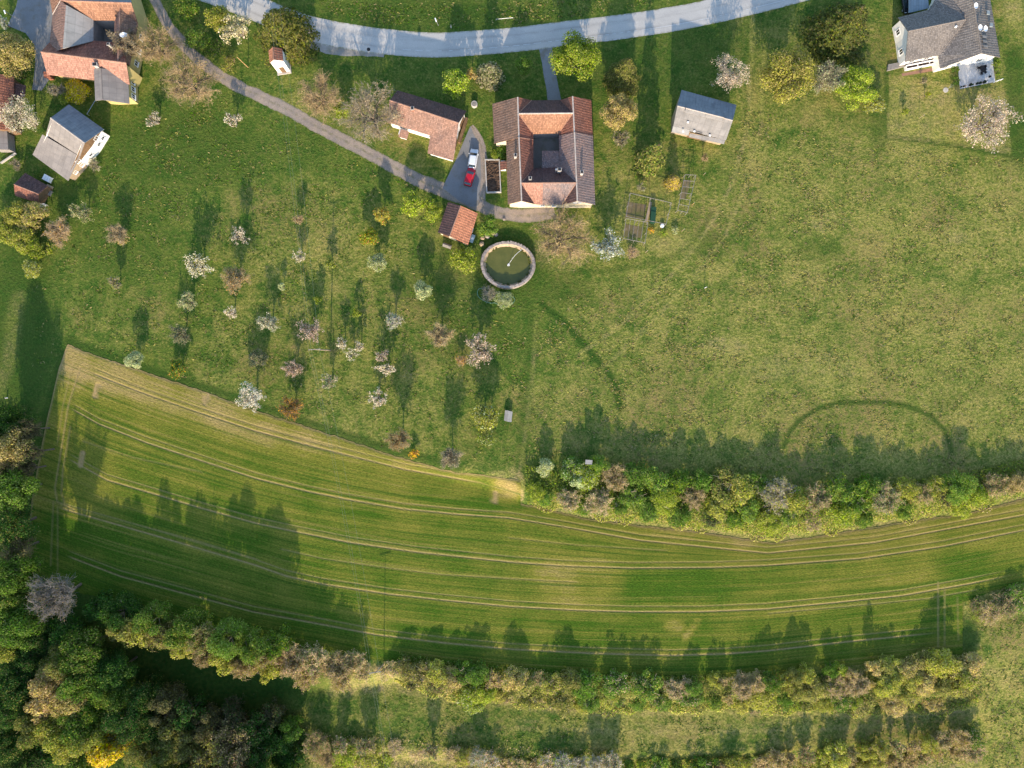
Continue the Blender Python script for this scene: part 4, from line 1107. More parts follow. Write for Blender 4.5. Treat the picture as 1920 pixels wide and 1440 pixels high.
mb = MB(F.o)
P = [W(1704, -14, 2.6), W(1739, -14, 2.6), W(1742, 15, 2.6), W(1704, 24, 2.6)]; mb.slope(P, .15)
mb.build('carport_roof', M['metal_roof'], F.root)
mb = MB(F.o)
for q in ((1706, 2), (1737, 2), (1706, 20)): mb.tube(W(q[0], q[1], 0), W(q[0], q[1], 2.55), .08, n=6)
mb.build('carport_post', M['timber_grey'], F.root)
mb = MB(F.o)
a = [W(1662, 134, 0), W(1664, 122, 0), W(1697, 116, 0), W(1757, 105, 0), W(1760, 113, 0), W(1694, 126, 0)]
mb.prism(a, [p + Vector((0, 0, .35)) for p in a]); mb.build('deck', M['timber_grey'], F.root)
for s, e_ in (((1694, 126), (1760, 113)), ((1696, 132.5), (1761, 119)), ((1694, 126), (1696, 132.5)), ((1760, 113), (1761, 119))):
    pass
mb = MB(F.o)
pa, pb = W(1694.5, 127, 0), W(1760, 114, 0); d = (pb - pa); L = d.length; ang = math.atan2(d.y, d.x)
nr = Vector((d.y, -d.x, 0)).normalized()
mid = (pa + pb) / 2
mb.box(mid + Vector((0, 0, .55)), (L, .12, 1.1), ang); mb.box(mid + nr * .62 + Vector((0, 0, .45)), (L, .12, .9), ang)
for k in (-.5, -.17, .17, .5): mb.box(mid + d * k * .985 + nr * .31 + Vector((0, 0, .42)), (.1, .5, .84), ang)
mb.box(mid + nr * .31 + Vector((0, 0, .3)), (L - .1, .5, .55), ang, 1)
pl_o = mb.build('planter_wall', [M['white'], M['soil']], F.root)
sheet("patio", [(1796, 120.6), (1861.5, 107.5), (1862, 125), (1866, 153.5), (1799.5, 167), (1797, 140)], 0.06, M['patio'])
sheet("garden_strip", [(1690, 138), (1762, 124), (1763, 131), (1692, 143)], 0.012, M['clay_soil'])

# ------------------------------------------------------------------ pond
def pond():
    c = W(952.3, 497.5, 0)
    root = empty('pond_wall', c, "oval stone wall around the green fish pond", 'pond wall')
    n = 72
    rx, ry = 5.25, 4.55
    def ring(s, z, j=0.0):
        rs = random.Random(int(s * 1000))
        out = []
        for k in range(n):
            t = 2 * math.pi * k / n
            e = 1.0 + 0.018 * math.cos(2 * t + 1.2) + 0.02 * math.sin(3 * t + .4)
            jj = rs.uniform(-j, j)
            out.append(Vector((c.x + (rx * s * e + jj) * math.cos(t), c.y + (ry * s * e + jj) * math.sin(t) , z + rs.uniform(-j, j) * .5)))
        return out
    R = [ring(1.02, -0.05), ring(1.0, 1.0, .03), ring(.905, 1.02, .03), ring(.895, .75, .03)]
    mb = MB(c)
    for i, (a, b) in enumerate(zip(R[:-1], R[1:])):
        for k in range(n):
            j = (k + 1) % n
            mb.face([a[k], a[j], b[j], b[k]])
    mb.build('coping', M['stone'], root)
    R2 = [ring(.895, .80), ring(.87, .55, .05), ring(.81, .16, .05), ring(.78, .05, .05)]
    mb = MB(c)
    for i, (a, b) in enumerate(zip(R2[:-1], R2[1:])):
        for k in range(n):
            j = (k + 1) % n
            mb.face([a[k], a[j], b[j], b[k]])
    mb.build('lining', M['stone_pale'], root)
    w = MB(); w.face(ring(.84, 0.20)); tag(w.build('pond_water', M['water']), kind='structure')
    # hose feeding the splash in the middle
    h0, h1 = W(981, 466, 1.0), W(953.5, 496.5, .25)
    hb = MB(h0)
    pts = [h0 + (h1 - h0) * t + Vector((-.25, .25, 0)) * math.sin(t * math.pi) * .7 + Vector((0, 0, .28)) * math.sin(t * math.pi) for t in [k / 14 for k in range(15)]]
    for a, b in zip(pts[:-1], pts[1:]): hb.tube(a, b, .03, n=6)
    hose = hb.build('water_hose', M['white'])
    tag(hose, "white hose arching from the wall into the middle of the pond", 'hose')
    sp = MB(h1)
    rs = random.Random(3)
    for k in range(26):
        a = rs.uniform(0, 6.28); r = rs.uniform(0, .24)
        p = h1 + Vector((math.cos(a) * r, math.sin(a) * r, rs.uniform(-.04, .03)))
        sp.lathe(p, [(.05, -.02), (.06, .0), (.035, .03), (.01, .035)], 6)
    o = sp.build('foam', M['white']); tag(o, "small patch of white foam where the hose meets the pond", 'foam')
    rs = random.Random(5)
    mb = MB(c)
    for k in range(60):
        t = 2 * math.pi * (k + rs.uniform(-.3, .3)) / 60
        q = Vector((c.x + rx * .955 * math.cos(t), c.y + ry * .955 * math.sin(t), 1.02))
        mb.box(q, (rs.uniform(.28, .46), rs.uniform(.34, .5), rs.uniform(.04, .10)), t + math.pi / 2 + rs.uniform(-.15, .15))
    mb.build('coping_stone', [plain('coping_stones', (.42, .35, .30), .9, .5, 1.2)], root)
    mb = MB(c)
    for k in range(42):
        t = rs.choice((rs.gauss(.3, .5), rs.gauss(4.6, .5), rs.gauss(1.9, .4), rs.uniform(0, 6.28)))
        q = Vector((c.x + rx * .83 * math.cos(t), c.y + ry * .83 * math.sin(t), rs.uniform(.2, .45)))
        for m_ in range(7):
            az = rs.uniform(0, 6.28); l = rs.uniform(.15, .4)
            e = q + Vector((math.cos(az) * l, math.sin(az) * l, rs.uniform(.05, .35))); s = Vector((-math.sin(az), math.cos(az), 0)) * .07
            mb.face([q - s * .5, q + s * .5, e + s, e - s])
    mb.build('water_plants', plain('water_plants', (.12, .14, .03), .9, .4), root)
pond()

# ------------------------------------------------------------------ cars
def car(name, label, px, py, rz, paint, L=3.75, Wd=1.66, glass='car_glass', pale=False):
    root = empty(name, W(px, py, 0.03), label, 'car', 'cars parked by the farmhouse' if name == 'parked_car' and paint != 'dark_paint' else None, rz)
    hw = Wd / 2
    # body: cross-sections along the length (y forward), lofted
    prof = [(-.5, .30, .62, .80), (-.485, .26, .78, .92), (-.43, .24, .86, .97), (-.2, .24, .88, 1.0), (.16, .24, .90, 1.0), (.34, .24, .84, .98), (.45, .26, .74, .92), (.49, .30, .62, .80)]
    def sec(y, z0, z1, wf):
        w = hw * wf
        return [Vector((-w * .94, y * L, z0)), Vector((-w, y * L, z0 + .22)), Vector((-w * .97, y * L, z1 - .06)), Vector((-w * .86, y * L, z1)), Vector((w * .86, y * L, z1)), Vector((w * .97, y * L, z1 - .06)), Vector((w, y * L, z0 + .22)), Vector((w * .94, y * L, z0))]
    def loft(mb, secs, mi=0):
        for a, b in zip(secs[:-1], secs[1:]):
            m = len(a)
            for k in range(m):
                j = (k + 1) % m
                mb.face([a[k], a[j], b[j], b[k]], mi)
        mb.face(secs[0][::-1], mi); mb.face(secs[-1], mi)
    mb = MB(); loft(mb, [sec(*p) for p in prof]); mb.build('body', M[paint], root, True)
    # cabin: glasshouse and roof
    g0 = [(-.46, .84, .86), (-.38, 1.34, .74), (.10, 1.38, .74), (.27, .88, .84)]
    mb = MB()
    S_ = [[Vector((-hw * w, y * L, .80)), Vector((-hw * w, y * L, z)), Vector((hw * w, y * L, z)), Vector((hw * w, y * L, .80))] for y, z, w in g0]
    loft(mb, S_); gl = mb.build('glasshouse', M[glass], root)
    mb = MB(); loft(mb, [[Vector((-hw * .73, y * L, 1.33 + b)), Vector((-hw * .62, y * L, 1.41 + b)), Vector((hw * .62, y * L, 1.41 + b)), Vector((hw * .73, y * L, 1.33 + b))] for y, b in ((-.385, 0), (-.34, .02), (-.1, .035), (.07, .02), (.105, -.02))])
    mb.build('roof', M[paint], root)
    for sx in (-1, 1):
        for sy in (-.31, .31):
            mb = MB(); p = Vector((sx * (hw - .1), sy * L, .30))
            mb.tube(p - Vector((.11 * sx, 0, 0)), p + Vector((.11 * sx, 0, 0)), .30, n=14)
            wh = mb.build('wheel', M['tyre'], root)
            mb = MB(); mb.tube(p + Vector((.10 * sx, 0, 0)), p + Vector((.125 * sx, 0, 0)), .19, n=10); mb.build('rim', M['steel'], wh)
        mb = MB(); mb.box((sx * hw * .62, L * .462, .66), (.34, .12, .15)); mb.build('headlight', M['lamp_clear'], root)
        mb = MB(); mb.box((sx * hw * .74, -L * .482, .76), (.18, .08, .22)); mb.build('tail_light', M['lamp_red'], root)
        mb = MB(); mb.box((sx * (hw + .08), L * .20, .96), (.18, .10, .13)); mb.build('mirror', M[paint], root)
    for y, m_ in ((L * .497, 'black'), (-L * .503, 'black')):
        mb = MB(); mb.box((0, y, .40), (Wd * .74, .05, .16)); mb.build('bumper', M[m_], root)
    return root
car('parked_car', "white hatchback parked nose up on the court beside the long barn", 887.5, 299, R_(-9), 'white_paint')
car('parked_car', "red hatchback parked right behind the white car", 881, 333, R_(-16), 'red_paint', 3.6, 1.62, 'car_glass_pale')
car('parked_car', "black car half under the carport at the modern house", 1697, 8, R_(188), 'dark_paint', 4.2, 1.75)

# ------------------------------------------------------------------ poles, lamps and wires
PW = {}
def power_pole(label, px, py, tpx, tpy, h, arm_rz, mat='pole_wood', arm=True, r=.13):
    b = W(px, py, 0)
    top = W(tpx, tpy, h)
    root = empty('power_pole', b - Vector((0, 0, .05)), label, 'pole')
    mb = MB(b); mb.tube(b - Vector((0, 0, .05)), top, r, r * .7, 8); mb.build('pole', M[mat], root)
    ends = []
    if arm:
        d = Vector((math.cos(arm_rz), math.sin(arm_rz), 0))
        mb = MB(b); mb.box(top - Vector((0, 0, .3)), (2.2, .12, .14), arm_rz); a = mb.build('crossarm', M['timber_grey'], root)
        for k in (-1.0, -.55, .9):
            p = top + d * k - Vector((0, 0, .1))
            mi = MB(b); mi.lathe(p - Vector((0, 0, .14)), [(.03, 0), (.07, .05), (.05, .1), (.075, .16), (.03, .24)], 8); mi.build('insulator', M['ceramic'], a)
            ends.append(p + Vector((0, 0, .12)))
    return ends
p1 = power_pole("tall grey power pole standing among the orchard trees", 620, 657, 589, 655, 11.0, R_(4))
p2 = power_pole("tall grey power pole in the straw gap of the middle hedgerow", 720, 1245, 703, 1262, 7.8, R_(8), r=.10)
power_pole("tan leaning pole with a white head left of the chapel", 465, 126, 444, 106.5, 5.4, 0, 'pole_tan', False, .09)
def wire(name, a, b, label, sag):
    mb = MB(a)
    n = 22
    pts = [a + (b - a) * (k / n) - Vector((0, 0, sag * 4 * (k / n) * (1 - k / n))) for k in range(n + 1)]
    for u, v in zip(pts[:-1], pts[1:]): mb.tube(u, v, .012, n=4, cap=False)
    tag(mb.build(name, M['wire']), label, 'power line', 'overhead power lines')
pos = ['left', 'middle', 'right']
nend = [W(505 + k, -60, 11) for k in (-12, -6, 9)]
send = [W(742 + k, 1500, 10) for k in (-11, -6, 10)]
for k in range(3):
    wire('power_line', p1[k], p2[k], f"{pos[k]} wire of the three between the two power poles", 2.2)
    wire('power_line', nend[k], p1[k], f"{pos[k]} wire of the three running up from the orchard power pole", 1.8)
    wire('power_line', p2[k], send[k], f"{pos[k]} wire of the three running down from the hedgerow power pole", .8)

def street_lamp(label, px, py, tpx, tpy, h):
    b = W(px, py, 0); t = W(tpx, tpy, h)
    root = empty('street_lamp', b, label, 'street lamp')
    mb = MB(b); mb.tube(b, t, .07, .045, 8); mb.build('pole', M['steel'], root)
    mb = MB(b); mb.box(t + Vector((.1, -.25, .02)), (.22, .7, .12), R_(20)); mb.build('lamp_head', M['white'], root)
street_lamp("thin street lamp on the verge above the main road", 822, 48, 816, 35, 4.2)
street_lamp("street lamp in the top left corner beside the farm yard", 25, 31, 8, 20, 4.0)

def post(label, px, py, h, r=.05, mat='timber_pale', name='post'):
    b = W(px, py, 0)
    root = empty(name, b, label, 'post')
    mb = MB(b); mb.tube(b - Vector((0, 0, .05)), b + Vector((0, 0, h)), r, r * .9, 7); mb.build('shaft', M[mat], root)
    mb = MB(b); mb.lathe(b + Vector((0, 0, h)), [(r * 1.25, -.02), (r * 1.3, .04), (r * .4, .09)], 8); mb.build('post_cap', M['cap'], root)
post("white topped post standing alone in the big meadow", 1321, 540, 1.6, .07, 'white')
post("white topped post near the grey field barn's lower right", 1319, 328, 1.3)
post("slim post below the terrace's left corner on the lawn", 1723, 222, 1.8)
post("post at the south end of the narrow garden frame", 1278, 434, 2.3)
post("post below the large garden frame's right corner", 1210, 474, 2.3)
post("orange marker post right of the narrow garden frame", 1297, 385, 2.0, .05, 'pole_tan')
post("short marker stone near the woodland edge", 14, 746, .5, .12, 'white', 'marker_stone')
post("small grey marker post on the verge right of the street lamp", 846, 52, 1.0, .06, 'white')

# ------------------------------------------------------------------ garden frames
def frame(label, corners, hgt, rungs, cross, mat='timber_grey', r=.05):
    P = [W(x, y, 0) for x, y in corners]
    c = sum(P, Vector()) / 4
    root = empty('garden_trellis', c, label, 'trellis')
    up = Vector((0, 0, hgt))
    mb = MB(c)
    for i in range(4): mb.tube(P[i] + up, P[(i + 1) % 4] + up, r, n=6)
    mb.build('top_rail', M[mat], root)
    m = MB(c)
    for k in range(1, rungs + 1):
        t = k / (rungs + 1)
        m.tube(P[0] + (P[3] - P[0]) * t + up, P[1] + (P[2] - P[1]) * t + up, r * .8, n=6)
    for k in range(1, cross + 1):
        t = k / (cross + 1)
        m.tube(P[0] + (P[1] - P[0]) * t + up, P[3] + (P[2] - P[3]) * t + up, r * .8, n=6)
    if rungs + cross: m.build('rung', M[mat], root)
    for p in P + [(P[0] + P[1]) / 2, (P[2] + P[3]) / 2, (P[0] + P[3]) / 2, (P[1] + P[2]) / 2]:
        mb = MB(c); mb.tube(p - Vector((0, 0, .05)), p + up, r, n=6); mb.build('post', M[mat], root)
frame("large wooden garden frame over the vegetable beds", [(1179, 367), (1255, 385), (1245, 424), (1171, 410)], 1.9, 0, 1)
frame("smaller ladder-like wooden frame below the large garden frame", [(1171, 414), (1211, 421), (1206, 459), (1166, 451)], 2.0, 0, 4)
frame("narrow ladder-like wooden frame beside the yellow bush", [(1280, 333), (1300, 334), (1284, 403), (1266, 399)], 2.0, 5, 0)
sheet("vegetable_bed", [(1176, 378), (1212, 384), (1206, 412), (1172, 408)], .010, M['bed'])
sheet("vegetable_bed", [(1172, 420), (1206, 426), (1202, 446), (1170, 444)], .010, M['bed'])
sheet("vegetable_bed", [(1281, 337), (1296, 338), (1286, 372), (1274, 374)], .010, M['bed'])
mb = MB(W(1216, 396, 0)); a, b = W(1220, 379, .05), W(1212, 414, .05); d = b - a
mb.box((a + b) / 2 + Vector((0, 0, .03)), (d.length, .55, .10), math.atan2(d.y, d.x))
tag(mb.build('garden_plank', M['timber_pale']), "pale plank path between the beds under the large frame", 'plank')
mb = MB(W(1222, 410, 0)); p = W(1223, 405, 0); mb.box(p + Vector((0, 0, .5)), (.9, 3.0, 1.0), R_(-4)); mb.box(p + Vector((0, 0, 1.03)), (1.0, 3.1, .06), R_(-4))
tag(mb.build('green_bin', NT('cloth_green', .9, .1).out((.02, .06, .035))), "long dark green covered bed box under the large frame", 'bed cover')
mb = MB(W(1241, 424, 0)); p = W(1241, 424, 0); mb.lathe(p, [(.35, 0), (.42, .25), (.36, .5), (.05, .55)], 10, 0)
tag(mb.build('water_barrel', M['white']), "small white barrel at the large frame's lower right corner", 'barrel')

# ------------------------------------------------------------------ raised soil bed, well and small yard things
def soil_bed():
    P = [W(910, 301, 0), W(936, 301, 0), (W(939, 361, 0)), W(913, 362, 0)]
    c = sum(P, Vector()) / 4
    root = empty('raised_bed', c, "long raised bed of dark soil in a pale concrete edge", 'raised bed')
    for i in range(4):
        a, b = P[i], P[(i + 1) % 4]; d = b - a
        mb = MB(c); mb.box((a + b) / 2 + Vector((0, 0, .3)), (d.length - (.22 if i % 2 else -.2), .2, .6), math.atan2(d.y, d.x)); mb.build('edging', M['concrete'], root)
    mb = MB(c); rs = random.Random(2)
    nx, ny = 10, 26
    g = [[P[0] + (P[1] - P[0]) * (i / nx * .94 + .03) + (P[3] - P[0]) * (j / ny * .96 + .02) + Vector((0, 0, .36 + rs.uniform(-.1, .14))) for i in range(nx + 1)] for j in range(ny + 1)]
    for j in range(ny):
        for i in range(nx): mb.face([g[j + 1][i], g[j + 1][i + 1], g[j][i + 1], g[j][i]])
    mb.build('soil', M['soil'], root)
soil_bed()
c = W(889.5, 197, 0)
root = empty('garden_well', c, "round stone well with a lid right of the long barn's corner", 'well')
mb = MB(c); mb.lathe(c, [(.62, 0), (.6, .7), (.48, .72), (.46, .6)], 20); mb.build('rim', M['concrete'], root)
mb = MB(c); mb.lathe(c + Vector((0, 0, .62)), [(.47, 0), (.47, .06), (.1, .1)], 18); mb.build('lid', M['timber_grey'], root)
mb = MB(W(886.3, 448.6, 0)); p = W(886.3, 448.6, 0)
mb.box(p + Vector((0, 0, .35)), (.55, 1.5, .5), R_(-20)); mb.box(p + Vector((0, 0, .64)), (.62, 1.6, .08), R_(-20)); mb.box(p + Vector((0, 0, .69)), (.5, .5, .04), R_(-20), 1)
tag(mb.build('storage_box', [plain("box_paint", (.42, .50, .50), .6, .2), M['white']]), "pale blue-grey box against the garage's east wall", 'box')
def logs(label, px, py, rz, n, L, mat):
    c = W(px, py, 0)
    mb = MB(c); d = Vector((math.cos(rz), math.sin(rz), 0)); s = Vector((-d.y, d.x, 0))
    for k in range(n):
        for q in range(n - k if n < 5 else 3):
            p = c + s * ((q - (n - k) / 2) * .26) + Vector((0, 0, .13 + k * .22))
            mb.tube(p - d * L / 2, p + d * L / 2, .13, n=7)
    tag(mb.build('log_pile', M[mat]), label, 'log pile')
logs("small pile of grey logs left of the garage", 839, 460, R_(-20), 3, 1.7, 'timber_grey')
rs = random.Random(6)
for i, (px, py, s, lb) in enumerate([(925, 437, .5, "pale boulder at the right end of the pond rockery"), (914, 442, .55, "grey boulder in the middle of the pond rockery"), (905, 446, .45, "dark boulder at the left end of the pond rockery"), (930, 440, .4, "small pale stone at the rockery's right tip"), (903, 457, .5, "tan stone between the rockery and the pond"), (945, 411, .3, "small pinkish stone at the lane's lower edge")]):
    bm = bmesh.new(); bmesh.ops.create_icosphere(bm, subdivisions=2, radius=s)
    for v in bm.verts: v.co *= rs.uniform(.8, 1.15); v.co.z = max(v.co.z * .7, -.15)
    me = bpy.data.meshes.new('boulder'); bm.to_mesh(me); bm.free()
    o = link('boulder', me, None, [M['stone' if i % 2 else 'stone_pale']]); o.location = W(px, py, .12); o.rotation_euler = (0, 0, rs.uniform(0, 6))
    tag(o, lb, 'boulder', 'boulders of the pond rockery')
# hen house and hedge hide
hh = House('hen_house', "small grey-roofed hen house beside the yellow-green tree", 'hen house', (954, 779))
hh.roof([([(947, 769, .75), (953.5, 770, .95), (951.5, 790.5, .95), (945, 788.5, .75)], 0), ([(953.5, 770, .95), (961, 772, .75), (959, 791.5, .75), (951.5, 790.5, .95)], 0)], [M['boards_grey']], .05)
hh.walls([(947, 769, .75), (953.5, 770, .95), (961, 772, .75), (959, 791.5, .75), (951.5, 790.5, .95), (945, 788.5, .75)], M['timber_grey'], .1)
hd = House('hunting_hide', "small wooden hide on legs in the upper hedgerow's left end", 'hide', (1104, 867))
hd.roof([([(1098, 862, 3.6), (1111, 863, 3.4), (1110, 871, 3.4), (1097, 870, 3.6)], 0)], [M['boards_grey']], .08)
hd.walls([(1098, 862, 3.5), (1111, 863, 3.3), (1110, 871, 3.3), (1097, 870, 3.5)], M['timber'], .12, base=1.8)
mb = MB(hd.o)
for q in ((1099.5, 863), (1109.5, 864), (1109, 870), (1098.5, 869)): mb.tube(W(q[0], q[1], 0), W(q[0], q[1], 1.9), .06, n=6)
mb.build('leg_frame', M['timber_grey'], hd.root)
# crates at the hut
for px, py, s, m_, lb in ((92, 336, (1.5, 1.1, .8), 'white', "pale crate beside the dark hut's upper corner"), (95, 352, (1.1, .8, .6), 'timber_pale', "pinkish crate in the middle beside the dark hut"), (92, 361, (1.4, 1.0, .5), 'timber_grey', "flat brown crate beside the dark hut"), (82, 386, (1.2, 1.0, .5), 'white', "pale box at the dark hut's lower corner")):
    p = W(px, py, 0); mb = MB(p)
    sx, sy, sz = s; rz = R_(-28)
    mb.box(p + Vector((0, 0, sz / 2)), (sx - .12, sy - .12, sz - .04), rz)
    D = Matrix.Rotation(rz, 3, 'Z')
    for q in (-1, 0, 1): mb.box(p + D @ Vector((q * sx * .33, 0, sz)), (sx * .28, sy, .06), rz)
    for qx in (-1, 1):
        for qy in (-1, 1): mb.box(p + D @ Vector((qx * (sx / 2 - .06), qy * (sy / 2 - .06), sz / 2)), (.1, .1, sz), rz)
    tag(mb.build('crate', M[m_]), lb, 'crate', 'crates beside the dark hut')
# garden wall strip and hose at the yellow farm
mb = MB(W(171, 200, 0)); a, b = W(178, 189, .9), W(163, 214, .9)
mb.tube(a, b, .06, n=6); mb.tube(b - Vector((0, 0, .9)), b, .05, n=6); mb.tube(a - Vector((0, 0, .9)), a, .05, n=6)
tag(mb.build('railing', M['steel']), "pale railing from the farmhouse annex to the grey barn", 'railing')
mb = MB(W(10, 290, 0)); 
a, b = W(2, 306, .15), W(30, 287, .15); d = b - a; mb.box((a + b) / 2, (d.length, .3, .3), math.atan2(d.y, d.x)); mb.box((a + b) / 2 + Vector((0, 0, .2)), (d.length, .2, .1), math.atan2(d.y, d.x))
tag(mb.build('low_wall', M['concrete']), "low pale garden wall below the grey shed", 'wall')
# garden hose loop below the pond
mb = MB(W(905, 553, 0)); rs = random.Random(4)
pts = [(906, 541), (899, 541), (895, 547), (897, 556), (906, 563), (918, 568), (928, 568), (936, 572), (950, 574), (962, 568), (965, 560), (958, 555)]
C_ = smooth_line([W(x, y, .08) for x, y in pts], .3)
for u, v in zip(C_[:-1], C_[1:]): mb.tube(u, v, .05, n=5, cap=False)
tag(mb.build('garden_hose', plain('hose_green', (.16, .30, .20), .6, .2)), "pale green hose looped on the grass below the pond", 'hose')
# driveway railing above the road
mb = MB(W(945, 34, 0)); a, b = W(930, 36, .5), W(962, 33, .5)
mb.tube(a, b, .035, n=6)
for t in (0, .33, .66, 1): mb.tube(a + (b - a) * t - Vector((0, 0, .55)), a + (b - a) * t, .03, n=6)
tag(mb.build('railing', M['steel']), "short thin railing on the verge above the main road", 'railing')
mb = MB(W(691, 92, 0)); mb.lathe(W(691, 92.5, .012), [(.36, 0), (.36, .012), (.05, .014)], 14); tag(mb.build('manhole_cover', M['black']), "dark round manhole cover in the main road", 'manhole cover')
# ------------------------------------------------------------------ terrace things at the modern house
c = W(1839, 131.5, .06)
root = empty('garden_table', c, "dark round garden table on the terrace", 'table')
mb = MB(c); mb.lathe(c, [(.62, .70), (.64, .72), (.62, .74)], 18); mb.build('tabletop', M['black'], root)
for k in range(4):
    a = k * math.pi / 2 + .4
    mb = MB(c); mb.tube(c + Vector((.5 * math.cos(a), .5 * math.sin(a), 0)), c + Vector((.3 * math.cos(a), .3 * math.sin(a), .71)), .03, n=5); mb.build('leg', M['black'], root)
for px, py, a, lb in ((1832, 129, 90, "grey garden chair left of the round table"), (1838, 139.5, 180, "dark garden chair below the round table"), (1845, 137, 215, "dark garden chair at the round table's lower right"), (1845, 126, 300, "dark garden chair at the round table's upper right")):
    p = W(px, py, .06)
    root = empty('garden_chair', p, lb, 'chair', 'chairs around the terrace table', R_(a))
    mb = MB(); mb.box((0, 0, .45), (.5, .5, .05)); mb.build('seat', M['black'], root)
    mb = MB(); mb.box((0, -.25, .72), (.5, .05, .5), 0, 0, R_(10)); mb.build('backrest', M['black'], root)
    for sx in (-1, 1):
        for sy in (-1, 1):
            mb = MB(); mb.tube((sx * .21, sy * .21, 0), (sx * .21, sy * .21, .44), .02, n=5); mb.build('leg', M['black'], root)
ws = ['first', 'second', 'third', 'fourth', 'fifth', 'sixth', 'seventh']
for i, (px, r, m_, nm) in enumerate(((1801, .16, 'black', 'small black'), (1806, .17, 'black', 'black'), (1810, .12, 'terracotta', 'tiny terracotta'), (1818, .30, 'black', 'wide black'), (1824, .12, 'terracotta', 'small terracotta'), (1830.5, .24, 'black', 'round black'), (1836.5, .26, 'black', 'round dark'), (1844, .32, 'black', 'largest black'))):
    p = W(px, 163.5 - (px - 1801) * .2, .06)
    root = empty('flower_pot', p, f"{nm} flower pot, number {i + 1} from the left along the terrace's lower edge" if False else f"{nm} flower pot, {ordinal(i + 1)} from the left along the terrace edge", 'flower pot', 'flower pots along the terrace edge')
    mb = MB(p); mb.lathe(p, [(r * .7, 0), (r, r * 1.5), (r * .85, r * 1.5), (r * .8, r * 1.3)], 12); mb.build('pot', M[m_], root)
    mb = MB(p)
    for k in range(14):
        a = rs.uniform(0, 6.28); l = r * rs.uniform(.5, 1.2); q = p + Vector((0, 0, r * 1.3)); e = q + Vector((math.cos(a) * l, math.sin(a) * l, r * rs.uniform(.2, 1.2))); s = Vector((-math.sin(a), math.cos(a), 0)) * r * .18
        mb.face([q - s * .4, q + s * .4, e + s, e - s])
    mb.build('plant', plain(f'pot_plant_{i}', (.03, .06, .02), .9, .3), root)
p = W(1854.5, 144.5, .06); root = empty('flower_pot', p, "single dark pot on the right side of the terrace", 'flower pot')
mb = MB(p); mb.lathe(p, [(.15, 0), (.22, .35), (.18, .35), (.17, .3)], 12); mb.build('pot', M['black'], root)
p = W(1773, 169, 0); root = empty('rotary_dryer', p, "folded clothes dryer on a pale round base on the lawn", 'clothes dryer')
mb = MB(p); mb.lathe(p, [(.5, .0), (.5, .07), (.1, .09)], 18); mb.build('base', M['concrete'], root)
mb = MB(p); mb.tube(p, p + Vector((0, 0, 2.0)), .035, n=7); mb.build('pole', M['steel'], root)
for k in range(4):
    a = k * math.pi / 2 + .5; mb = MB(p); mb.tube(p + Vector((0, 0, 1.2)), p + Vector((math.cos(a) * .35, math.sin(a) * .35, 2.1)), .02, n=5); mb.build('arm', M['steel'], root)
mb = MB(W(1872, 150, 0)); a, b = W(1868, 152, .9), W(1881, 147.5, .9); mb.tube(a, b, .05, n=6)
for t in (0, .5, 1): mb.tube(a + (b - a) * t - Vector((0, 0, .9)), a + (b - a) * t, .04, n=6)
tag(mb.build('railing', M['white']), "short white railing right of the terrace's lower corner", 'railing')

# ------------------------------------------------------------------ vegetation prototypes
def tubes(P0, P1, r0, r1, sides=3):
    P0 = np.asarray(P0, float); P1 = np.asarray(P1, float)
    r0 = np.asarray(r0, float)[:, None]; r1 = np.asarray(r1, float)[:, None]
    d = P1 - P0; L = np.linalg.norm(d, axis=1, keepdims=True) + 1e-9; d = d / L
    ref = np.where(np.abs(d[:, 2:3]) > 0.9, np.array([[1.0, 0, 0]]), np.array([[0, 0, 1.0]]))
    a = np.cross(d, ref); a /= np.linalg.norm(a, axis=1, keepdims=True) + 1e-9
    b = np.cross(d, a)
    n = len(P0)
    V = np.zeros((n, 2 * sides, 3))
    for k in range(sides):
        t = 2 * math.pi * k / sides
        o = a * math.cos(t) + b * math.sin(t)
        V[:, k] = P0 + o * r0; V[:, sides + k] = P1 + o * r1
    base = (np.arange(n) * 2 * sides)[:, None, None]
    q = np.array([[k, (k + 1) % sides, sides + (k + 1) % sides, sides + k] for k in range(sides)])
    return V.reshape(-1, 3), (base + q[None]).reshape(-1, 4)

def leaves(P, N, size, rs, asp=0.7):
    n = len(P)
    N = N / (np.linalg.norm(N, axis=1, keepdims=True) + 1e-9)
    rr = rs.normal(size=(n, 3))
    a = np.cross(N, rr); a /= np.linalg.norm(a, axis=1, keepdims=True) + 1e-9
    b = np.cross(N, a)
    s = (size * rs.uniform(0.6, 1.35, n))[:, None] * 0.5
    V = np.stack([P - a * s, P - b * s * asp + a * s * 0.15, P + a * s, P + b * s * asp + a * s * 0.15], 1)
    return V.reshape(-1, 3), np.arange(4 * n).reshape(-1, 4)

def join(parts):
    V, F, K, o = [], [], [], 0
    for v, f, k in parts:
        V.append(v); F.append(f + o); K.append(np.full(len(f), k)); o += len(v)
    return np.concatenate(V), np.concatenate(F), np.concatenate(K)

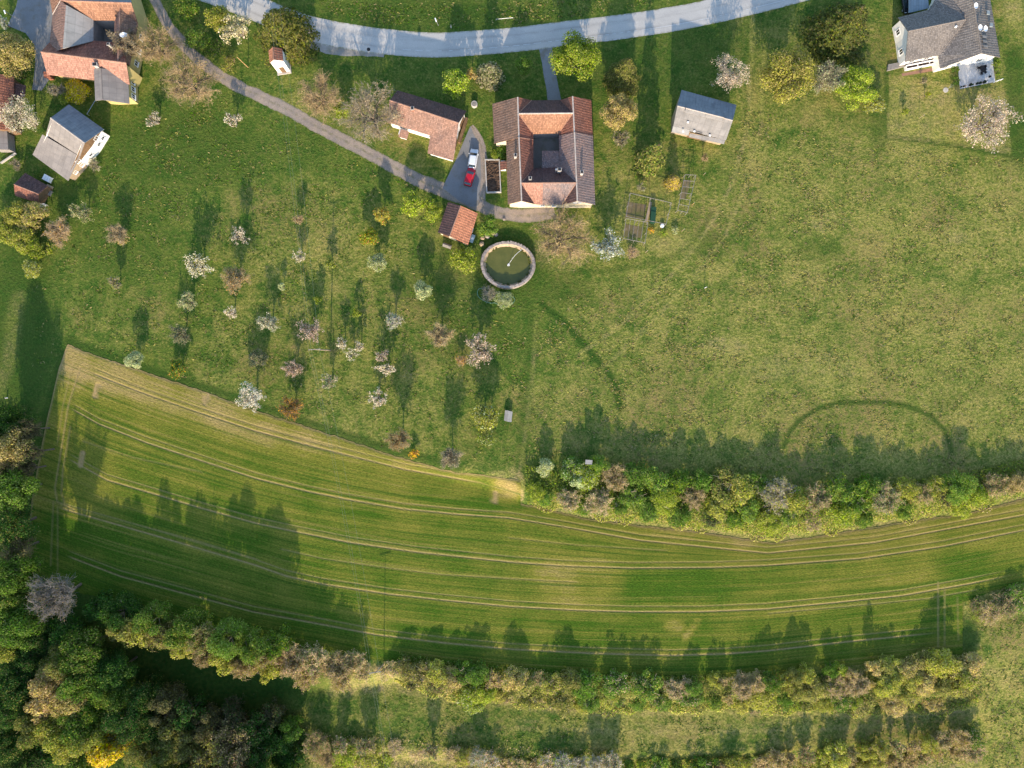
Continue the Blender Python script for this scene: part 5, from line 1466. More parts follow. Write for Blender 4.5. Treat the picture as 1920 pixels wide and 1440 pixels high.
def grow(R, h, rs, limbs, subs, twigs, lean=0.0, hollow=0.35, trunk=0.28):
    """limb skeleton: returns segments per level and the tips"""
    T = np.array([rs.uniform(-.1, .1) * R, rs.uniform(-.1, .1) * R, h * trunk])
    L0 = [(np.zeros(3), T, 0.035 * h + 0.03, 0.03 * h + 0.02)]
    L1, L2, L3, tips = [], [], [], []
    for i in range(limbs):
        az = 2 * math.pi * (i + rs.uniform(-.35, .35)) / limbs
        el = rs.uniform(0.25 if trunk > .1 else 0.0, 1.25)
        e = np.array([math.cos(az) * R * 0.72 * math.cos(el) ** .6, math.sin(az) * R * 0.72 * math.cos(el) ** .6, h * (trunk + (0.82 - trunk) * (0.35 + 0.65 * math.sin(el)))])
        m = T + (e - T) * 0.45 + np.array([0, 0, 0.06 * h]) + rs.normal(size=3) * 0.05 * R
        r = 0.018 * h + 0.012
        L1 += [(T, m, r, r * .75), (m, e, r * .75, r * .35)]
        for j in range(subs):
            t = rs.uniform(0.25, 1.0)
            s = (T + (m - T) * t / .45) if t < .45 else (m + (e - m) * (t - .45) / .55)
            dirn = (e - T) / np.linalg.norm(e - T) + rs.normal(size=3) * 0.75 + np.array([0, 0, 0.15])
            dirn /= np.linalg.norm(dirn)
            q = s + dirn * R * rs.uniform(0.25, 0.5)
            q[2] = np.clip(q[2], h * (0.22 if trunk > .1 else .06), h * 1.0)
            L2.append((s, q, r * .4, r * .2))
            for k in range(twigs):
                u = rs.uniform(0.2, 1.0)
                s2 = s + (q - s) * u
                d2 = dirn + rs.normal(size=3) * 0.9; d2 /= np.linalg.norm(d2)
                q2 = s2 + d2 * R * rs.uniform(0.10, 0.26)
                q2[2] = max(q2[2], h * (.15 if trunk > .1 else .04))
                L3.append((s2, q2, 0.026, 0.012))
                tips.append(q2)
    return L0, L1, L2, L3, np.array(tips)

def arr(L):
    return [np.array([s[i] for s in L]) for i in range(4)]

def lf_attr(nv, kind, rs, spread=1.0):
    n = nv // 4
    a = np.zeros((n, 4)); a[:, 0] = np.clip(0.5 + rs.normal(size=n) * 0.26 * spread, 0, 1); a[:, 1] = kind; a[:, 2] = rs.uniform(0, 1, n); a[:, 3] = 1
    return np.repeat(a, 4, 0)

def crown_mesh(name, lv, lf, attr, tw=None):
    """leaves (material 0) and twigs (material 1) as one mesh"""
    if tw is not None:
        tv, tf = tw
        V = np.concatenate([lv, tv]); F = np.concatenate([lf, tf + len(lv)])
        A = np.concatenate([attr, np.tile([.5, 0, .5, 1], (len(tv), 1))])
        mi = np.concatenate([np.zeros(len(lf)), np.ones(len(tf))])
    else:
        V, F, A, mi = lv, lf, attr, np.zeros(len(lf))
    me = np_mesh(name, V, F, {"lf": A}, mi)
    me.materials.append(M['leaf']); me.materials.append(M['twig'])
    return me

def proto(style, R, seed):
    rs = np.random.RandomState(seed)
    hedge = style[0] == 'h' and style != 'h'
    style = style.lstrip('h')
    if style == 'broad':
        h = 1.2 + 1.5 * R
        zb = (0.02 if hedge else 0.22) * h
        nl = int((14 if hedge else 13) + (5.5 if hedge else 5.2) * R)
        P, N = [], []
        dens = 11.0 if R < 4 else 9.5
        for i in range(nl):
            d = math.sqrt(rs.uniform(0, 1)) * 0.74; az = rs.uniform(0, 2 * math.pi)
            if i == 0: d = 0.1
            rl = R * rs.uniform(0.24, 0.42) * (1 if R < 3.5 else 0.85)
            top = math.sqrt(max(0, 1 - d * d))
            cz = zb + (h - zb) * ((top * rs.uniform(0.62, 0.9) if rs.uniform() < .72 else rs.uniform(0.15, 0.5)) if not hedge else top * rs.uniform(0.15, 0.95)) - rl * 0.2
            c = np.array([math.cos(az) * d * R, math.sin(az) * d * R, cz])
            k = int(dens * 4 * rl * rl / 0.16 * 0.62) + 12
            D = rs.normal(size=(k, 3)); D /= np.linalg.norm(D, axis=1, keepdims=True)
            D[:, 2] = np.where(D[:, 2] < -0.35, -D[:, 2], D[:, 2])
            rad = rl * rs.uniform(0.62, 1.08, (k, 1))
            P.append(c + D * rad * np.array([1, 1, .85])); N.append(D + rs.normal(size=(k, 3)) * 0.55)
        P = np.concatenate(P); N = np.concatenate(N)
        P[:, 2] = np.maximum(P[:, 2], 0.15)
        lv, lf = leaves(P, N, 0.285 if R > 2 else 0.235, rs)
        kind = (rs.uniform(size=len(P)) < 0.16).astype(float)
        L0, L1, L2, L3, tips = grow(R * .9, h * .9, rs, 6, 3, 1)
        cm = crown_mesh("crown", lv, lf, lf_attr(len(lv), kind, rs), tubes(*arr(L2)))
    elif style == 'blossom':
        h = 1.5 + 1.25 * R
        nb = {True: 5, False: 7}[R < 2]
        L0, L1, L2, L3, tips = grow(R, h, rs, nb, 6 if R < 2 else 8, 3 if R < 4 else 4)
        P, N = [], []
        cl = 0.17 * R + 0.12
        keep = rs.permutation(len(tips))[:int(len(tips) * (0.85 if R > 4 else 0.62))]
        nper = int(11 if R < 2 else (17 if R < 4 else 22))
        for t in tips[keep]:
            D = rs.normal(size=(nper, 3)); D /= np.linalg.norm(D, axis=1, keepdims=True)
            P.append(t + D * cl * rs.uniform(0.15, 1.0, (nper, 1))); N.append(D + rs.normal(size=(nper, 3)) * .6 + np.array([0, 0, .3]))
        P = np.concatenate(P); N = np.concatenate(N)
        lv, lf = leaves(P, N, 0.23 if R > 2 else 0.19, rs, 0.85)
        kind = (rs.uniform(size=len(P)) < 0.30).astype(float)
        cm = crown_mesh("crown", lv, lf, lf_attr(len(lv), kind, rs, .8), tubes(*arr(L2 + L3)))
    elif style == 'bare':
        h = 1.5 + 1.3 * R
        nb = 6 if R < 2 else 9
        L0, L1, L2, L3, tips = grow(R, h, rs, nb + 3 * hedge, 8 if R < 2 else 12, 7 if R < 2 else 10, trunk=.06 if hedge else .28)
        A = arr(L3)
        # twiglets
        k = 1 if hedge else 2
        u = rs.uniform(.3, 1, (len(A[0]), k, 1))
        s = A[0][:, None] + (A[1] - A[0])[:, None] * u
        e = s + rs.normal(size=s.shape) * np.array([.5, .5, .35]) * (0.12 * R + .25)
        s = s.reshape(-1, 3); e = e.reshape(-1, 3)
        e[:, 2] = np.maximum(e[:, 2], .2)
        parts = [tubes(*arr(L2), 3) + (1,), tubes(*A, 3) + (1,), tubes(s, e, np.full(len(s), .022), np.full(len(s), .010), 3) + (1,)]
        tv, tf, _ = join(parts)
        P = np.concatenate([e, tips] + ([(s + e) / 2 + rs.normal(size=s.shape) * .12] if hedge else [])); P = P[rs.permutation(len(P))[:int(len(P) * (.95 if hedge else .7))]]
        lv, lf = leaves(P, rs.normal(size=P.shape) + np.array([0, 0, .4]), (0.22 if hedge else .19) if R > 2 else (.19 if hedge else .16), rs, .8)
        kind = (rs.uniform(size=len(P)) < (0.5 if hedge else 0.22)).astype(float)
        cm = crown_mesh("crown", lv, lf, lf_attr(len(lv), kind, rs), (tv, tf))
    elif style == 'conifer':
        h = 2.5 + 1.9 * R
        L0 = [(np.zeros(3), np.array([0, 0, h * .97]), 0.06 * R + .1, .03)]
        L1 = []
        P, N, TW = [], [], []
        nw = int(7 + 2.2 * R)
        for w in range(nw):
            t = (w + .3) / nw
            z = h * (0.10 + 0.86 * t)
            r = R * (1 - t) ** 0.75 * rs.uniform(.85, 1.1) + .12
            nbr = int(5 + 7 * (1 - t) + R * .6)
            off = rs.uniform(0, 6.28)
            for b in range(nbr):
                az = off + 2 * math.pi * b / nbr + rs.uniform(-.2, .2)
                rb = r * rs.uniform(.72, 1.1)
                dr = np.array([math.cos(az), math.sin(az), 0])
                tip = dr * rb + np.array([0, 0, z - .22 * rb + .1])
                L1.append((np.array([0, 0, z]), tip, .03, .012))
                k = max(5, int(rb * 15))
                u = np.sqrt(rs.uniform(0.06, 1.0, k))
                side = np.array([-dr[1], dr[0], 0])
                wd = rs.normal(size=k) * (0.10 + 0.16 * rb * (1 - .5 * u))
                p = np.array([0, 0, z]) + (tip - np.array([0, 0, z])) * u[:, None] + side * wd[:, None] - np.array([0, 0, 1]) * np.abs(wd)[:, None] * .5
                P.append(p); N.append(np.array([0, 0, 1.0]) + dr * .5 + rs.normal(size=(k, 3)) * .45)
        P = np.concatenate(P); N = np.concatenate(N)
        lv, lf = leaves(P, N, 0.42, rs, .55)
        kind = (rs.uniform(size=len(P)) < 0.3).astype(float)
        cm = crown_mesh("crown", lv, lf, lf_attr(len(lv), kind, rs, 1.1), tubes(*arr(L1)))
        L1 = []
    elif style == 'shrub':
        h = 0.35 + 1.05 * R
        P, N = [], []
        nl = int(7 + 4 * R)
        for i in range(nl):
            d = math.sqrt(rs.uniform(0, 1)) * .8; az = rs.uniform(0, 2 * math.pi)
            rl = R * rs.uniform(.20, .38)
            c = np.array([math.cos(az) * d * R, math.sin(az) * d * R, max(.1, (h - rl) * math.sqrt(max(0, 1 - d * d)) * rs.uniform(.55, 1))])
            k = int(4.4 * 4 * rl * rl / .09 * .55) + 8
            D = rs.normal(size=(k, 3)); D /= np.linalg.norm(D, axis=1, keepdims=True)
            D[:, 2] = np.abs(D[:, 2] + .1)
            P.append(c + D * rl * rs.uniform(.55, 1.12, (k, 1))); N.append(D + rs.normal(size=(k, 3)) * .6)
        P = np.concatenate(P); N = np.concatenate(N); P[:, 2] = np.maximum(P[:, 2], .06)
        lv, lf = leaves(P, N, .25, rs)
        kind = (rs.uniform(size=len(P)) < .25).astype(float)
        L0, L1, L2, L3, tips = grow(R * .85, h * .9, rs, 5, 3, 1, trunk=.12)
        cm = crown_mesh("crown", lv, lf, lf_attr(len(lv), kind, rs), tubes(*arr(L2)))
    P0 = arr(L0 + L1)
    tv, tf = tubes(*P0, 6)
    tm = np_mesh("trunk", tv, tf); tm.materials.append(M['bark'])
    tm.polygons.foreach_set("use_smooth", [True] * len(tm.polygons))
    return tm, cm, h

SIZES = {'hbroad': (1.3, 2.6, 4.8), 'hbare': (1.6, 3.2, 5.8), 'broad': (1.3, 2.6, 4.8), 'blossom': (1.4, 2.8, 5.0), 'bare': (1.6, 3.2, 5.8), 'conifer': (2.4, 5.2), 'shrub': (1.2, 2.4)}
PROTO = {}
def get_proto(style, R, seed):
    i = min(range(len(SIZES[style])), key=lambda k: abs(math.log(SIZES[style][k] / R)))
    key = (style, i, seed % (4 if style in ('broad', 'bare', 'blossom', 'hbroad', 'hbare') else 3))
    if key not in PROTO:
        PROTO[key] = proto(style, SIZES[style][i], 100 * i + 7 * key[2] + {'hbroad': 10000, 'hbare': 12000, 'broad': 1, 'blossom': 2000, 'bare': 4000, 'conifer': 6000, 'shrub': 8000}[style])
    return PROTO[key], SIZES[style][i]

COLR = dict(lime=(.185, .215, .025), ygreen=(.24, .235, .042), green=(.075, .125, .018), mgreen=(.10, .155, .025), dgreen=(.032, .070, .014), olive=(.155, .15, .038), gold=(.31, .245, .085), yellow=(.42, .31, .02),
            tan=(.285, .20, .10), brown=(.17, .125, .06), pinktan=(.37, .265, .145), white=(.66, .58, .42), bluewhite=(.52, .53, .45), pink=(.56, .425, .32), cream=(.52, .46, .23), grey=(.25, .215, .16), palegreen=(.31, .33, .16), orange=(.46, .23, .03),
            conif=(.135, .135, .026), dconif=(.06, .075, .02), greyolive=(.21, .19, .10), umber=(.09, .085, .035), straw=(.36, .27, .14))
TWIGC = dict(tan=(.36, .26, .14), grey=(.28, .235, .16), pinktan=(.42, .31, .175), brown=(.20, .15, .08), pale=(.46, .42, .35), umber=(.10, .085, .05), ash=(.19, .17, .155))
_seed = [0]
def tree(name, label, cat, px, py, r, style, c1, c2=None, h=None, group=None, tw='grey', sq=1.0, zc=0.55, gain=1.0):
    _seed[0] += 1
    rs = random.Random(_seed[0] * 31 + int(px))
    if group == 'fruit trees scattered over the orchard':
        r *= 0.92
    r *= {'broad': 1.08, 'conifer': 1.12}.get(style, 1.0)
    R = r / S
    (tm, cm, hp), Rp = get_proto(style, R, _seed[0] * 5 + int(px) // 7)
    s = R / Rp
    h = h or hp * s ** 0.85
    c = W(px, py, h * zc)
    gzv = float(gz(c.x, c.y))
    e = empty(name, (c.x, c.y, gzv - 0.03), label, cat, group, rs.uniform(0, 6.283) if style != 'blossom' or sq == 1 else rs.choice((0, math.pi)))
    e.scale = (s * sq, s / sq, h / hp)
    t = bpy.data.objects.new('trunk', tm); COL.objects.link(t); t.parent = e
    k = bpy.data.objects.new('crown', cm); COL.objects.link(k); k.parent = e
    j = rs.uniform(.88, 1.12) * (1.0 if style == 'blossom' else 1.4) * gain
    a = COLR[c1] if isinstance(c1, str) else c1
    b = COLR[c2] if isinstance(c2, str) else (c2 or tuple(x * .8 for x in a))
    k.color = (a[0] * j, a[1] * j * rs.uniform(.96, 1.04), a[2] * j, 1)
    k['col2'] = [float(x) * (1.0 if style == 'blossom' else 1.35) * gain for x in b]
    k['twig'] = [float(x) * gain for x in TWIGC[tw]]
    return e

# ------------------------------------------------------------------ garden and orchard trees
T = 'tree'; OG = 'fruit trees scattered over the orchard'
for a in [
    # name, label, category, px, py, radius, style, colour, second colour, height, group, twigs
    ('blossom_tree', "small cream blossoming tree just below the yellow farmhouse's lawn corner", T, 290, 224, 19, 'blossom', 'white', 'tan', 3.4, OG, 'grey'),
    ('blossom_tree', "small white blossoming tree alone on green grass below the gravel track", T, 437, 226, 19, 'blossom', 'white', 'tan', 3.6, OG, 'grey'),
    ('blossom_tree', "thin white blossoming tree, highest in the orchard below the open grass", T, 451, 443, 18, 'blossom', 'white', 'grey', 5.4, OG, 'grey'),
    ('blossom_tree', "wide white blossoming tree with a yellow left edge in the west orchard", T, 373, 498, 31, 'blossom', 'white', 'ygreen', 5.0, OG, 'grey'),
    ('blossom_tree', "pale green blossoming tree under the wide white one in the west orchard", T, 352, 564, 22, 'blossom', 'palegreen', 'cream', 4.6, OG, 'grey'),
    ('orchard_tree', "thin orange-leaved tree with open branches right of the wide white one", T, 443, 525, 30, 'bare', 'greyolive', 'orange', 4.6, OG, 'tan'),
    ('blossom_tree', "faint pinkish blossoming tree just below the thin orange-leaved tree", T, 434, 587, 15, 'blossom', 'white', 'pink', 3.2, OG, 'pinktan'),
    ('orchard_tree', "small bare tree with a few yellow leaves, far west in the orchard", T, 216, 530, 16, 'bare', 'ygreen', 'grey', 3.4, OG, 'grey'),
    ('orchard_tree', "bare grey tree casting a dark trunk shadow above the orange-green bush", T, 338, 628, 24, 'blossom', 'greyolive', 'palegreen', 4.4, OG, 'grey'),
    ('orchard_tree', "pale yellow-green tree at the crop field edge near its top corner", T, 252, 676, 18, 'broad', 'palegreen', 'cream', 4.0, OG, 'grey'),
    ('bush', "low green and orange bush touching the top edge of the crop field", 'bush', 334, 692, 20, 'broad', 'mgreen', 'orange', 3.2, OG, 'tan'),
    ('orchard_tree', "brown bare tree with a yellow shoot, west of the open grass", T, 222, 440, 24, 'bare', 'greyolive', 'pinktan', 3.8, OG, 'pinktan'),
    ('bush', "small yellow bush at the foot of the brown bare tree", 'bush', 229, 451, 10, 'broad', 'gold', 'ygreen', 1.8, OG, 'grey'),
    ('blossom_tree', "cream and lime blossoming tree right of the dark hut", T, 152, 400, 23, 'blossom', 'cream', 'mgreen', 4.2, OG, 'grey'),
    ('blossom_tree', "small rounded cream blossoming tree in the middle of the open orchard", T, 561, 480, 14, 'blossom', 'white', 'cream', 3.0, OG, 'grey'),
    ('blossom_tree', "whitish tree with a pale green middle, left of the power pole", T, 503, 607, 22, 'blossom', 'white', 'palegreen', 4.6, OG, 'grey'),
    ('orchard_tree', "brownish bare tree with orange buds just above the power pole", T, 583, 622, 28, 'blossom', 'pink', 'greyolive', 4.6, OG, 'grey'),
    ('sapling', "tiny pale sapling high left in the middle orchard", 'sapling', 529, 537, 8, 'broad', 'palegreen', 'cream', 2.2, OG, 'grey'),
    ('sapling', "tiny bright green sapling beside a tall tree shadow in the orchard", 'sapling', 597, 563, 10, 'broad', 'lime', 'mgreen', 2.6, OG, 'grey'),
    ('sapling', "small light green sapling right of the rounded cream tree", 'sapling', 619, 495, 12, 'broad', 'lime', 'palegreen', 2.8, OG, 'grey'),
    ('sapling', "lime sapling above the three white blossom clumps", 'sapling', 669, 588, 10, 'broad', 'lime', 'ygreen', 2.6, OG, 'grey'),
    ('orchard_tree', "small tree with orange top leaves below the two lime trees", T, 716, 404, 18, 'broad', 'ygreen', 'orange', 4.2, OG, 'grey'),
    ('orchard_tree', "yellow-green tree with an orange side, left of the orange-topped tree", T, 694, 445, 20, 'broad', 'lime', 'orange', 3.8, OG, 'grey'),
    ('orchard_tree', "pale green drooping tree below the yellow-green orchard tree", T, 707, 493, 19, 'broad', 'palegreen', 'lime', 3.8, OG, 'grey'),
    ('orchard_tree', "pale yellow-green tree flecked with white, left of the pond", T, 793, 545, 19, 'broad', 'palegreen', 'cream', 4.4, OG, 'grey'),
    ('orchard_tree', "sparse leaning tree with light green tips and a bent bare branch", T, 738, 603, 20, 'bare', 'palegreen', 'tan', 4.2, OG, 'pale'),
    ('blossom_tree', "white blossoming tree, left clump of the trio right of the power pole", T, 643, 645, 15, 'blossom', 'white', 'tan', 3.6, OG, 'grey'),
    ('blossom_tree', "white blossoming tree, right clump of the trio right of the power pole", T, 674, 650, 13, 'blossom', 'white', 'tan', 3.6, OG, 'grey'),
    ('blossom_tree', "cream blossoming tree, lower clump of the trio right of the power pole", T, 660, 664, 14, 'blossom', 'white', 'palegreen', 3.2, OG, 'grey'),
    ('orchard_tree', "bare forked tree with yellow-orange buds and long trunk shadows", T, 825, 630, 28, 'bare', 'greyolive', 'gold', 5.4, OG, 'pinktan'),
    ('blossom_tree', "broad beige and white blossoming tree south of the pond", T, 897, 656, 36, 'blossom', 'pink', 'greyolive', 5.6, OG, 'grey'),
    ('bush', "rusty bush at the lower left foot of the broad beige blossoming tree", 'bush', 866, 676, 14, 'bare', 'orange', 'pinktan', 2.2, OG, 'pinktan'),
    ('blossom_tree', "low white blossoming tree below a bare grey one, middle of the orchard", T, 725, 692, 19, 'blossom', 'white', 'cream', 3.4, OG, 'grey', 1.35),
    ('orchard_tree', "grey bare tree just above the low white blossoming tree", T, 717, 668, 16, 'blossom', 'pink', 'greyolive', 4.0, OG, 'grey'),
    ('blossom_tree', "pinkish white blossoming tree below left of the power pole", T, 550, 692, 22, 'blossom', 'pink', 'pinktan', 4.4, OG, 'pinktan'),
    ('orchard_tree', "dull green tree left of the pinkish blossoming tree", T, 486, 672, 19, 'broad', 'greyolive', 'green', 3.8, OG, 'grey'),
    ('orchard_tree', "faint beige bare tree with the power lines crossing over it", T, 618, 716, 20, 'blossom', 'palegreen', 'pink', 3.8, OG, 'grey'),
    ('blossom_tree', "pale pinkish tree low in the orchard right of the power lines", T, 708, 746, 20, 'blossom', 'white', 'pink', 3.6, OG, 'grey'),
    ('blossom_tree', "bright white branching tree overhanging the crop field edge", T, 471, 745, 31, 'blossom', 'white', 'bluewhite', 6.0, OG, 'pale'),
    ('orchard_tree', "orange-leaved tree at the field edge right of the bright white one", T, 547, 766, 26, 'bare', (.62, .27, .02), 'green', 4.0, OG, 'brown'),
    ('orchard_tree', "bare twisted tree above the small orange bush at the field edge", T, 750, 826, 26, 'bare', 'greyolive', 'orange', 6.5, OG, 'tan'),
    ('bush', "small orange bush on the field edge below the bare twisted tree", 'bush', 775, 849, 13, 'shrub', 'orange', 'yellow', 1.6, OG, 'tan'),
    ('blossom_tree', "pinkish grey bare-looking tree at the field edge near the straw corner", T, 846, 857, 25, 'bare', 'greyolive', 'pink', 6.2, OG, 'grey'),
    ('orchard_tree', "yellow-green spreading tree left of the pale hen house", T, 908, 781, 29, 'broad', 'ygreen', 'palegreen', 4.4, OG, 'grey'),
    ('bush', "lime bush just below the yellow-green spreading tree", 'bush', 911, 824, 22, 'shrub', 'lime', 'palegreen', 2.0, OG, 'grey'),
    ('orchard_tree', "thin tan bare tree high in the middle orchard under the wires", T, 561, 412, 13, 'bare', 'tan', 'tan', 3.2, OG, 'tan'),
    ('lime_tree', "left one of two touching bright lime trees beside the garage", T, 773, 383, 23, 'broad', 'lime', 'ygreen', 4.6, None, 'grey'),
    ('lime_tree', "right one of two touching bright lime trees beside the garage", T, 808, 391, 20, 'broad', 'lime', 'mgreen', 4.2, None, 'grey'),
    ('garden_tree', "round dark-gapped green tree between the garage and the farmhouse lane", T, 915, 421, 20, 'broad', 'mgreen', 'lime', 3.8, None, 'grey'),
    ('lime_tree', "bright lime tree on the left bank of the pond", T, 871, 488, 26, 'broad', 'lime', 'ygreen', 3.6, None, 'grey'),
    ('bush', "pale green bush hanging over a garden hose below the pond", 'bush', 944, 562, 17, 'broad', 'palegreen', 'lime', 2.0, None, 'grey'),
    ('bush', "grey brushwood bush just below the pond wall", 'bush', 918, 551, 18, 'bare', 'greyolive', 'grey', 1.4, None, 'grey'),
    # around the houses and along the road
    ('conifer', "large dark golden-green conifer standing between the road and the chapel", T, 525, 48, 54, 'conifer', 'conif', 'dconif', 10.5, None, 'brown'),
    ('blossom_tree', "large cream-white blossoming tree left of the big conifer", T, 446, 56, 33, 'blossom', 'cream', 'white', 5.8, None, 'grey'),
    ('garden_tree', "yellow-green tree left of the large cream-white blossoming tree", T, 410, 38, 24, 'broad', 'ygreen', 'lime', 5.0, None, 'grey'),
    ('bush', "green bush between the gravel track and the leaning tan pole", 'bush', 372, 72, 24, 'broad', 'mgreen', 'ygreen', 3.6, None, 'grey'),
    ('bush', "yellowish garden bush beside the curve of the gravel track", 'bush', 428, 118, 20, 'shrub', 'ygreen', 'tan', 2.0, None, 'grey'),
    ('bush', "dark green bush behind the tan pole, below the blossoming tree", 'bush', 405, 90, 22, 'shrub', 'green', 'umber', 2.2, None, 'grey'),
    ('bush', "olive bush at the top of the gravel track", 'bush', 350, 15, 24, 'broad', 'green', 'ygreen', 3.4, None, 'grey'),
    ('bare_tree', "large tan bare tree by the gravel track below the chapel", T, 600, 182, 45, 'bare', 'tan', 'pinktan', 6.2, None, 'tan'),
    ('lime_tree', "small lime tree between the two large bare trees by the track", T, 641, 204, 18, 'broad', 'lime', 'mgreen', 3.6, None, 'grey'),
    ('bare_tree', "largest grey-brown bare tree spreading over the long barn's west end", T, 698, 214, 62, 'bare', 'tan', 'grey', 7.5, None, 'grey'),
    ('bare_tree', "wide tan bare tree between the yellow farmhouse and the gravel track", T, 358, 158, 55, 'bare', 'tan', 'olive', 6.5, None, 'tan'),
    ('bare_tree', "tan bare tree against the east wall of the yellow farmhouse", T, 298, 92, 45, 'bare', 'tan', 'brown', 6.8, None, 'tan'),
    ('bare_tree', "greyish bare tree leaning over the yellow farmhouse's tiled east wing", T, 240, 88, 26, 'bare', 'brown', 'tan', 8.0, None, 'grey'),
    ('lime_tree', "spiky lime tree on the shaded lawn north of the long barn", T, 854, 155, 27, 'broad', 'lime', 'mgreen', 5.0, None, 'grey'),
    ('orange_tree', "small orange tree between the lime tree and a pale conifer", T, 884, 140, 11, 'broad', 'gold', 'orange', 3.6, None, 'grey'),
    ('conifer', "pale olive conifer left of the driveway, north-west of the farmhouse", T, 918, 133, 25, 'conifer', 'greyolive', 'dconif', 6.5, None, 'brown'),
    ('garden_tree', "small fresh green tree left of the driveway in deep shade", T, 982, 125, 17, 'broad', 'mgreen', 'green', 3.6, None, 'grey'),
    ('garden_tree', "large round bright green tree where the driveway meets the road", T, 1076, 113, 44, 'broad', 'lime', 'mgreen', 8.5, None, 'grey'),
    ('pine_tree', "yellowish pine with dark gaps east of the large round tree", T, 1174, 131, 31, 'conifer', 'olive', 'dconif', 11, None, 'brown'),
    ('garden_tree', "yellow-tan tree close to the farmhouse's east side", T, 1158, 208, 33, 'broad', 'gold', 'tan', 8.0, None, 'tan'),
    ('bush', "drooping olive bush below the yellow-tan tree", 'bush', 1163, 262, 20, 'bare', 'olive', 'gold', 3.4, None, 'grey'),
    ('pine_tree', "dark olive pine above the vegetable garden frames", T, 1226, 287, 26, 'conifer', 'olive', 'green', 12.0, None, 'brown'),
    ('bush', "bright yellow bush at the top of the narrow garden frame", 'bush', 1265, 338, 15, 'conifer', 'gold', 'yellow', 4.4, None, 'brown'),
    ('blossom_tree', "pinkish white blossoming tree at the corner of the grey field barn", T, 1370, 140, 36, 'blossom', 'pink', 'white', 6.0, None, 'grey'),
    ('garden_tree', "big round yellow-green tree, left of the group near the modern house", T, 1478, 138, 51, 'broad', (.215, .19, .045), 'ygreen', 8.0, None, 'grey'),
    ('garden_tree', "grey-green thin tree in the middle of the group near the modern house", T, 1553, 145, 33, 'bare', 'palegreen', 'greyolive', 5.2, None, 'grey'),
    ('lime_tree', "lime tree right of the grey-green thin one near the modern house", T, 1606, 165, 38, 'broad', 'lime', 'mgreen', 5.8, None, 'grey'),
    ('bush', "pale yellow bush on the lower right end of the lime tree", 'bush', 1639, 194, 21, 'broad', 'ygreen', 'palegreen', 2.8, None, 'grey'),
    ('conifer', "huge dark conifer with a golden top left of the modern house", T, 1592, 40, 55, 'conifer', 'dconif', 'conif', 13.0, None, 'brown'),
    ('bush', "low brownish bush under the huge dark conifer", 'bush', 1560, 92, 22, 'bare', 'umber', 'green', 2.0, None, 'brown'),
    ('cherry_tree', "large pale pink cherry tree below the modern house's terrace", T, 1840, 232, 54, 'blossom', 'pink', 'white', 7.0, None, 'grey'),
    ('bare_tree', "large golden-tan tree in front of the farmhouse beside the pond", T, 1054, 450, 60, 'bare', 'gold', 'tan', 7.5, None, 'tan'),
    ('blossom_tree', "bluish white blossoming tree beside the garden frames", T, 1141, 464, 33, 'blossom', 'bluewhite', 'palegreen', 5.4, None, 'grey'),
    ('bush', "low brown bush below the lower garden frame", 'bush', 1186, 473, 14, 'bare', 'pinktan', 'tan', 1.3, None, 'tan'),
    ('bush', "small rusty plant bed edge bush between the two garden frames", 'bush', 1222, 431, 8, 'shrub', 'orange', 'yellow', .9, None, 'tan'),
    ('bush', "small lime bush left of the narrow frame's lower end", 'bush', 1243, 435, 10, 'shrub', 'lime', 'mgreen', .9, None, 'tan'),
    ('bush', "small pale plant near the narrow frame's south post", 'bush', 1268, 431, 10, 'shrub', 'palegreen', 'gold', .9, None, 'tan'),
    ('sapling', "thin bare sapling right of the grey field barn's lower corner", 'sapling', 1321, 297, 9, 'bare', 'tan', 'pinktan', 3.0, None, 'tan'),
    ('sapling', "thin pale sapling above the large garden frame", 'sapling', 1201, 352, 10, 'bare', 'palegreen', 'tan', 2.4, None, 'grey'),
    ('sapling', "tiny lime sapling on the modern house's lawn", 'sapling', 1697, 210, 7, 'broad', 'lime', 'lime', 1.8, None, 'grey'),
    ('sapling', "tiny yellow-green sapling beside the clay patch on the lawn", 'sapling', 1739, 178, 6, 'broad', 'lime', 'yellow', 1.8, None, 'grey'),
    ('sapling', "bare sapling near the modern house's planter", 'sapling', 1731, 152, 7, 'bare', 'tan', 'palegreen', 2.0, None, 'grey'),
    ('hedge', "clipped green hedge on the left side of the terrace", 'hedge', 1791, 130, 9, 'shrub', 'mgreen', 'lime', 1.5, None, 'grey'),
    ('bush', "green bush at the lower end of the terrace's left hedge", 'bush', 1792, 152, 10, 'shrub', 'mgreen', 'green', 1.4, None, 'grey'),
    ('bush', "lime bush right of the terrace, next to the house corner", 'bush', 1870, 119, 10, 'shrub', 'lime', 'mgreen', 1.5, None, 'grey'),
    ('bush', "green bush right of the terrace, below the lime one", 'bush', 1870, 135, 9, 'shrub', 'mgreen', 'lime', 1.3, None, 'grey'),
    ('bush', "bright green bush between the soil bed and the farmhouse", 'bush', 926, 291, 9, 'broad', 'lime', 'mgreen', 1.4, None, 'grey'),
    ('bush', "dark green bush against the farmhouse wall above the soil bed", 'bush', 942, 284, 13, 'broad', 'green', 'mgreen', 1.6, None, 'grey'),
    # top left
    ('garden_tree', "large golden-brown tree left of the farm yard", T, 26, 104, 38, 'broad', 'gold', 'olive', 7.0, None, 'tan'),
    ('bush', "dark green bush at the foot of the golden-brown tree", 'bush', 42, 143, 16, 'shrub', 'green', 'dgreen', 1.8, None, 'grey'),
    ('pear_tree', "big white blossoming pear tree beside the brown shed", T, 42, 222, 37, 'blossom', 'white', 'palegreen', 7.0, None, 'grey'),
    ('pear_tree', "small white blossoming tree in the very top left shade", T, 6, 42, 12, 'blossom', 'bluewhite', 'palegreen', 3.6, None, 'grey'),
